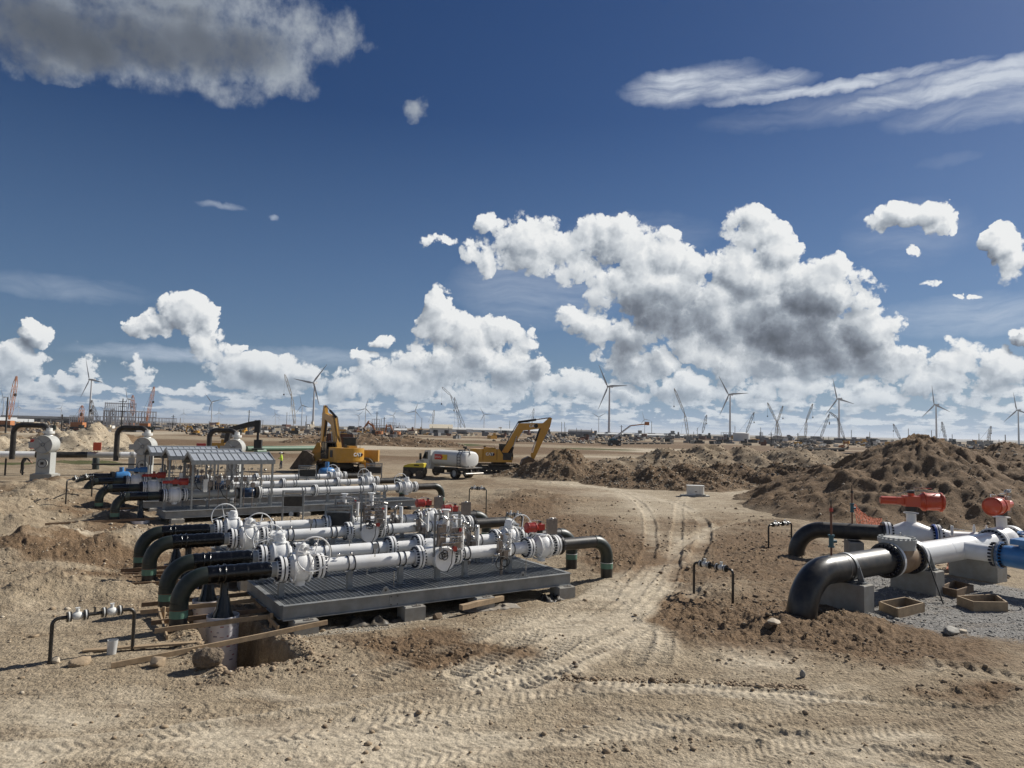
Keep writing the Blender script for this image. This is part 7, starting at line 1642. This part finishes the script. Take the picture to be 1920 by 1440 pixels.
frame_building(130, 330, 797, [(0, 1, 7.5, 30, 18), (.30, .80, 11.5, 18, 16), (.31, .60, 16.5, 16, 10)], 520, 'long tiered grey steel frame behind the left arches', 0)
frame_building(690, 760, 801, [(0, 1, 6.5, 16, 16), (.1, .3, 12, 3, 8), (.5, .75, 9, 5, 8)], 640, 'low steel substation under a wind turbine, left of the tan tent', 0)
frame_building(1352, 1385, 822, [(0, 1, 7, 7, 10)], 620, 'small steel frame at the foot of a wind turbine', 0)
def shed(px0, px1, base_y, top_y, dist, dep, m, label, arched=False, roof=None, name='distant_shed', ribs=0):
    a, b_ = sightd(px0, base_y, dist), sightd(px1, base_y, dist); h = sightd(px0, top_y, dist).z; h = max(h, 3); L = (b_ - a).length
    t = thing(name, label, 'building', (a.x, a.y, 0), math.atan2(b_.y - a.y, b_.x - a.x), 'low buildings along the horizon')
    b = MB(); b.use(m); e = h * .62; b.box((L / 2, dep / 2, e / 2), (L, dep, e)); b.build('wall', parent=t, smooth=False)
    b = MB(); b.use(roof or m)
    if arched: pr = [(0, 0, e)] + [(0, dep / 2 - math.cos(q) * dep / 2, e + math.sin(q) * (h - e)) for q in [math.pi * i / 8 for i in range(1, 8)]] + [(0, dep, e)]
    else: pr = [(0, -1, e), (0, dep / 2, h), (0, dep + 1, e)]
    b.prism(pr, (-.5, 0, 0), (L + .5, 0, 0)); b.build('roof', parent=t, smooth=False)
    b = MB(); b.use('far_dark'); k = max(2, int(L / 14))
    for i in range(k): b.box((L * (i + .5) / k, -.06, e * .4), (min(4, L / k * .4), .15, e * .65))
    b.build('door', parent=t, smooth=False)
    return t
shed(806, 848, 807, 795, 560, 16, 'far_white', 'tan tent-roofed hall with white wall, left of the side-on excavator', roof='far_tan', name='tent_hall')
shed(848, 1010, 805, 801, 900, 20, 'far_white', 'long low white building behind the side-on excavator')
shed(1066, 1110, 813, 805, 620, 22, 'far_grey', 'grey arched shed right of the raised excavator arm', arched=True)
shed(1110, 1290, 815, 811, 950, 22, 'far_white', 'long pale building right of the arched shed')
shed(0, 30, 790, 782, 480, 14, 'far_white', 'white shed at the far left edge under the orange crane'); shed(30, 62, 791, 785, 520, 14, 'far_white', 'low white shed between the left cranes'); shed(225, 232, 785, 781, 700, 8, 'far_white', 'tiny white cabin behind the left steel frame')
shed(740, 752, 807, 803, 620, 6, 'far_white', 'white site cabin left of the tan tent'); shed(754, 762, 807, 803, 620, 6, 'far_white', 'second white site cabin left of the tan tent')
shed(0, 175, 783, 778, 1500, 60, 'far_dark', 'long dark low building on the left horizon')
a = sightd(1390, 822, 620); t = thing('storage_tank', 'white round storage tank at the foot of a wind turbine', 'tank', (a.x, a.y, 0)); b = MB(); b.use('far_white'); b.lathe([(0, 6.5), (6.5, 6.5), (7.3, 3), (7.5, .2)], (0, 0, 0), (0, 0, 1), 28); b.build('tank_shell', parent=t); b = MB(); b.use('far_steel'); b.torus((0, 0, 6.5), (0, 0, 1), 6.5, .12, 28, 5); b.build('railing', parent=t)
# poles
def pole(px, top, base, dist, label, arms=1, w=.16):
    a = sightd(px, base, dist); h = sightd(px, top, dist).z
    t = thing('utility_pole', label, 'pole', (a.x, a.y, 0), 0, 'thin poles standing on the plain')
    b = MB(); b.use('far_dark'); b.cyl((0, 0, -1), (0, 0, h), w, w * .7, n=8); b.build('mast', parent=t)
    if arms:
        b = MB(); b.use('far_dark')
        for k in range(arms): b.box((0, 0, h - 1.0 - k * 1.6), (2.6, .16, .16))
        b.build('crossarm', parent=t)
for a in [(227,747,812,260,'tall thin pole before the left steel frame',3),(115,777,812,240,'thin pole right of the leftmost arch',1),(10,745,815,180,'thin pole at the left edge crossing the turbine',0),(466,769,800,420,'thin pole left of the cream crane',1),(324,778,797,500,'thin pole between the arches',1),(605,782,800,400,'small pole right of the excavator arm',1),(1425,810,822,600,'short pole on the right plain',1),(1446,811,828,350,'floodlight mast on the right plain',1),(1496,812,822,600,'short pole right of the floodlight mast',1),(1165,797,813,500,'thin short tower right of the tall turbine',1),(706,772,800,500,'thin pole over the substation',1),(720,782,802,500,'second thin pole over the substation',1),(1885,815,828,600,'thin pole near the right edge',0)]:
    pole(a[0], a[1], a[2], a[3], a[4], a[5], w=.13 + a[3] / 2600)
# ------------------------------------------------------------------ haul road, crowd of small plant and debris
def road(pts, label_name, m, z=.06):
    b = MB(); b.use(m); vs = [Vector((*sight(*p).xy, 0)) for p in pts]; vs = [Vector((v.x, v.y, gz(v.x, v.y) + z)) for v in vs]; b.add(vs, [tuple(range(len(vs)))]); b.prism(vs, (0, 0, -.3), (0, 0, 0)) if False else None
    o = b.build(label_name, smooth=False); o['kind'] = 'structure'; return o
def clutter():
    rs = random.Random(12)
    pal = ['far_dark', 'far_dark', 'far_grey', 'far_dark', 'far_grey', 'far_white', 'far_tan', 'rust_brown', 'crane_grey', 'machine_yellow', 'crane_grey']
    b = MB()
    for k in range(600):
        px = rs.uniform(-40, 1960); f = rs.random() ** 1.6
        hor = 784.3 + px * .02325
        if px < 900: py = hor + rs.uniform(4.2, 12) + f * 9
        else: py = hor + rs.uniform(4.0, 7) + f * 13
        p = sight(px, py); d = p.y
        if d < 150 or d > 1500: continue
        s = d / 420; b.use(rs.choice(pal)); w, h = rs.uniform(1.2, 6) * s, rs.uniform(.6, 2.4) * s
        b.box((p.x, p.y, h / 2), (w, rs.uniform(1.5, 4) * s, h), rz=rs.uniform(0, 3.1))
        if rs.random() < .25: b.box((p.x + w * .3, p.y, h * 1.3), (w * .35, 1.5 * s, h * .8))
        if rs.random() < .10: b.use('crane_grey'); b.box((p.x, p.y, h * 2), (.25 * s, .25 * s, h * 4))
    o = b.build('site_clutter', smooth=False); o['kind'] = 'stuff'; tag(o, 'far off parked plant, cabins, pipes and rubble along the horizon', 'site clutter')
    x, y, z, s_ = [], [], [], []
    rn = np.random.RandomState(4)
    for k in range(5000):
        px = rn.uniform(-40, 1960); hor = 784.3 + px * .02325; py = hor + (rn.uniform(9, 22) if px > 820 else rn.uniform(12, 26) if px < 330 else rn.uniform(8, 24)); p = sight(px, py)
        c = fbm(np.array([px]), np.array([py * 7.]), .012, 3, 5)[0]
        if c < .47 or p.y > 900: continue
        x.append(p.x); y.append(p.y); s_.append(rn.uniform(.25, .9) * p.y / 300)
    s_ = np.array(s_); x = np.array(x); y = np.array(y); z = height(x, y) + s_ * .2
    o = rock_mass('far_rubble', x, y, z, s_, 8, ['clod_brown', 'clod_brown', 'clod_tan', 'stone_grey', 'stone_dark'], flat=.9); tag(o, 'strips of rubble and turned soil far across the plain', 'rubble')
clutter()
# a few named vehicles in the middle distance
def dozer(px, py, rz, label, m='machine_yellow', s=1.):
    p = sight(px, py); t = thing('bulldozer', label, 'bulldozer', (p.x, p.y, gz(p.x, p.y)), R(rz), 'small plant in the middle distance')
    b = MB(); b.use('track_steel')
    for y in (-1.1, 1.1): b.prism([(-1.7, 0, .1), (1.7, 0, .1), (2.0, 0, .6), (1.4, 0, 1.05), (-1.6, 0, 1.05), (-2.0, 0, .6)], (0, y - .28, 0), (0, y + .28, 0))
    b.build('crawler_track', parent=t, smooth=False)
    b = MB(); b.use(m); b.box((.7, 0, 1.4), (2.2, 1.3, .9)); b.box((-1.0, 0, 1.3), (1.3, 1.7, .8)); b.build('body', parent=t)
    b = MB(); b.use('glass'); b.box((-.9, 0, 2.3), (1.2, 1.3, 1.1)); b.use('dark_metal'); b.box((-.9, 0, 2.9), (1.4, 1.5, .12)); b.build('cab', parent=t)
    b = MB(); b.use('worn_steel'); b.box((2.5, 0, .7), (.15, 3.2, 1.2)); b.build('blade', parent=t)
for a in [(178,810,10,'bulldozer right of the leftmost arch, far off','far_white'),(148,812,170,'dark low machine between the left arches','rust_brown'),(1310,832,5,'dark machine far off above the rubble ridge','far_dark'),(1395,832,170,'dark machine far off, right of the first','far_dark'),(1195,826,20,'red machine far off beyond the boom lift','rust_brown'),(425,822,20,'small machine far off right of the small yellow excavator','far_grey'),(610,805,20,'tiny machine beyond the excavator arm','far_grey')]:
    dozer(a[0], a[1], a[2], a[3], a[4])
# dark trailers and culvert beams on the right plain
for (px0, px1, py, h, l) in ((1475, 1585, 846, 1.0, 'long dark flat trailer left of the huge mound'), (1510, 1600, 855, .8, 'long dark beam stack left of the huge mound'), (1125, 1260, 833, .7, 'row of dark barriers along the tan haul road')):
    a, b_ = sight(px0, py), sight(px1, py); t = thing('beam_stack', l, 'stack', ((a.x + b_.x) / 2, (a.y + b_.y) / 2, 0), math.atan2(b_.y - a.y, b_.x - a.x)); L = (b_ - a).length
    b = MB(); b.use('far_dark'); b.box((0, 0, h * .8), (L, 2.2, h * .5)); b.build('deck', parent=t, smooth=False)
    b = MB(); b.use('far_dark'); n = max(3, int(L / 5))
    for i in range(n): b.box((-L / 2 + L * (i + .5) / n, 0, h * .3), (.6, 2.0, h * .62))
    b.build('support_leg', parent=t, smooth=False)

# ------------------------------------------------------------------ haze over the plain
hz_m = bpy.data.materials.new('haze'); hz_m.use_nodes = True; hz_m.node_tree.nodes.clear(); ht = NT(hz_m.node_tree)
pv = ht.n('ShaderNodeVolumePrincipled', {'Color': (.82, .88, .96, 1), 'Density': 6e-5, 'Anisotropy': .25}); ho = ht.n('ShaderNodeOutputMaterial'); ht.t.links.new(pv.outputs[0], ho.inputs['Volume'])
MATS['haze'] = hz_m
_h = MB(); _h.use('haze'); _h.box((0, 0, 68), (92000, 92000, 150)); ho_ = _h.build('haze', smooth=False); ho_['kind'] = 'stuff'
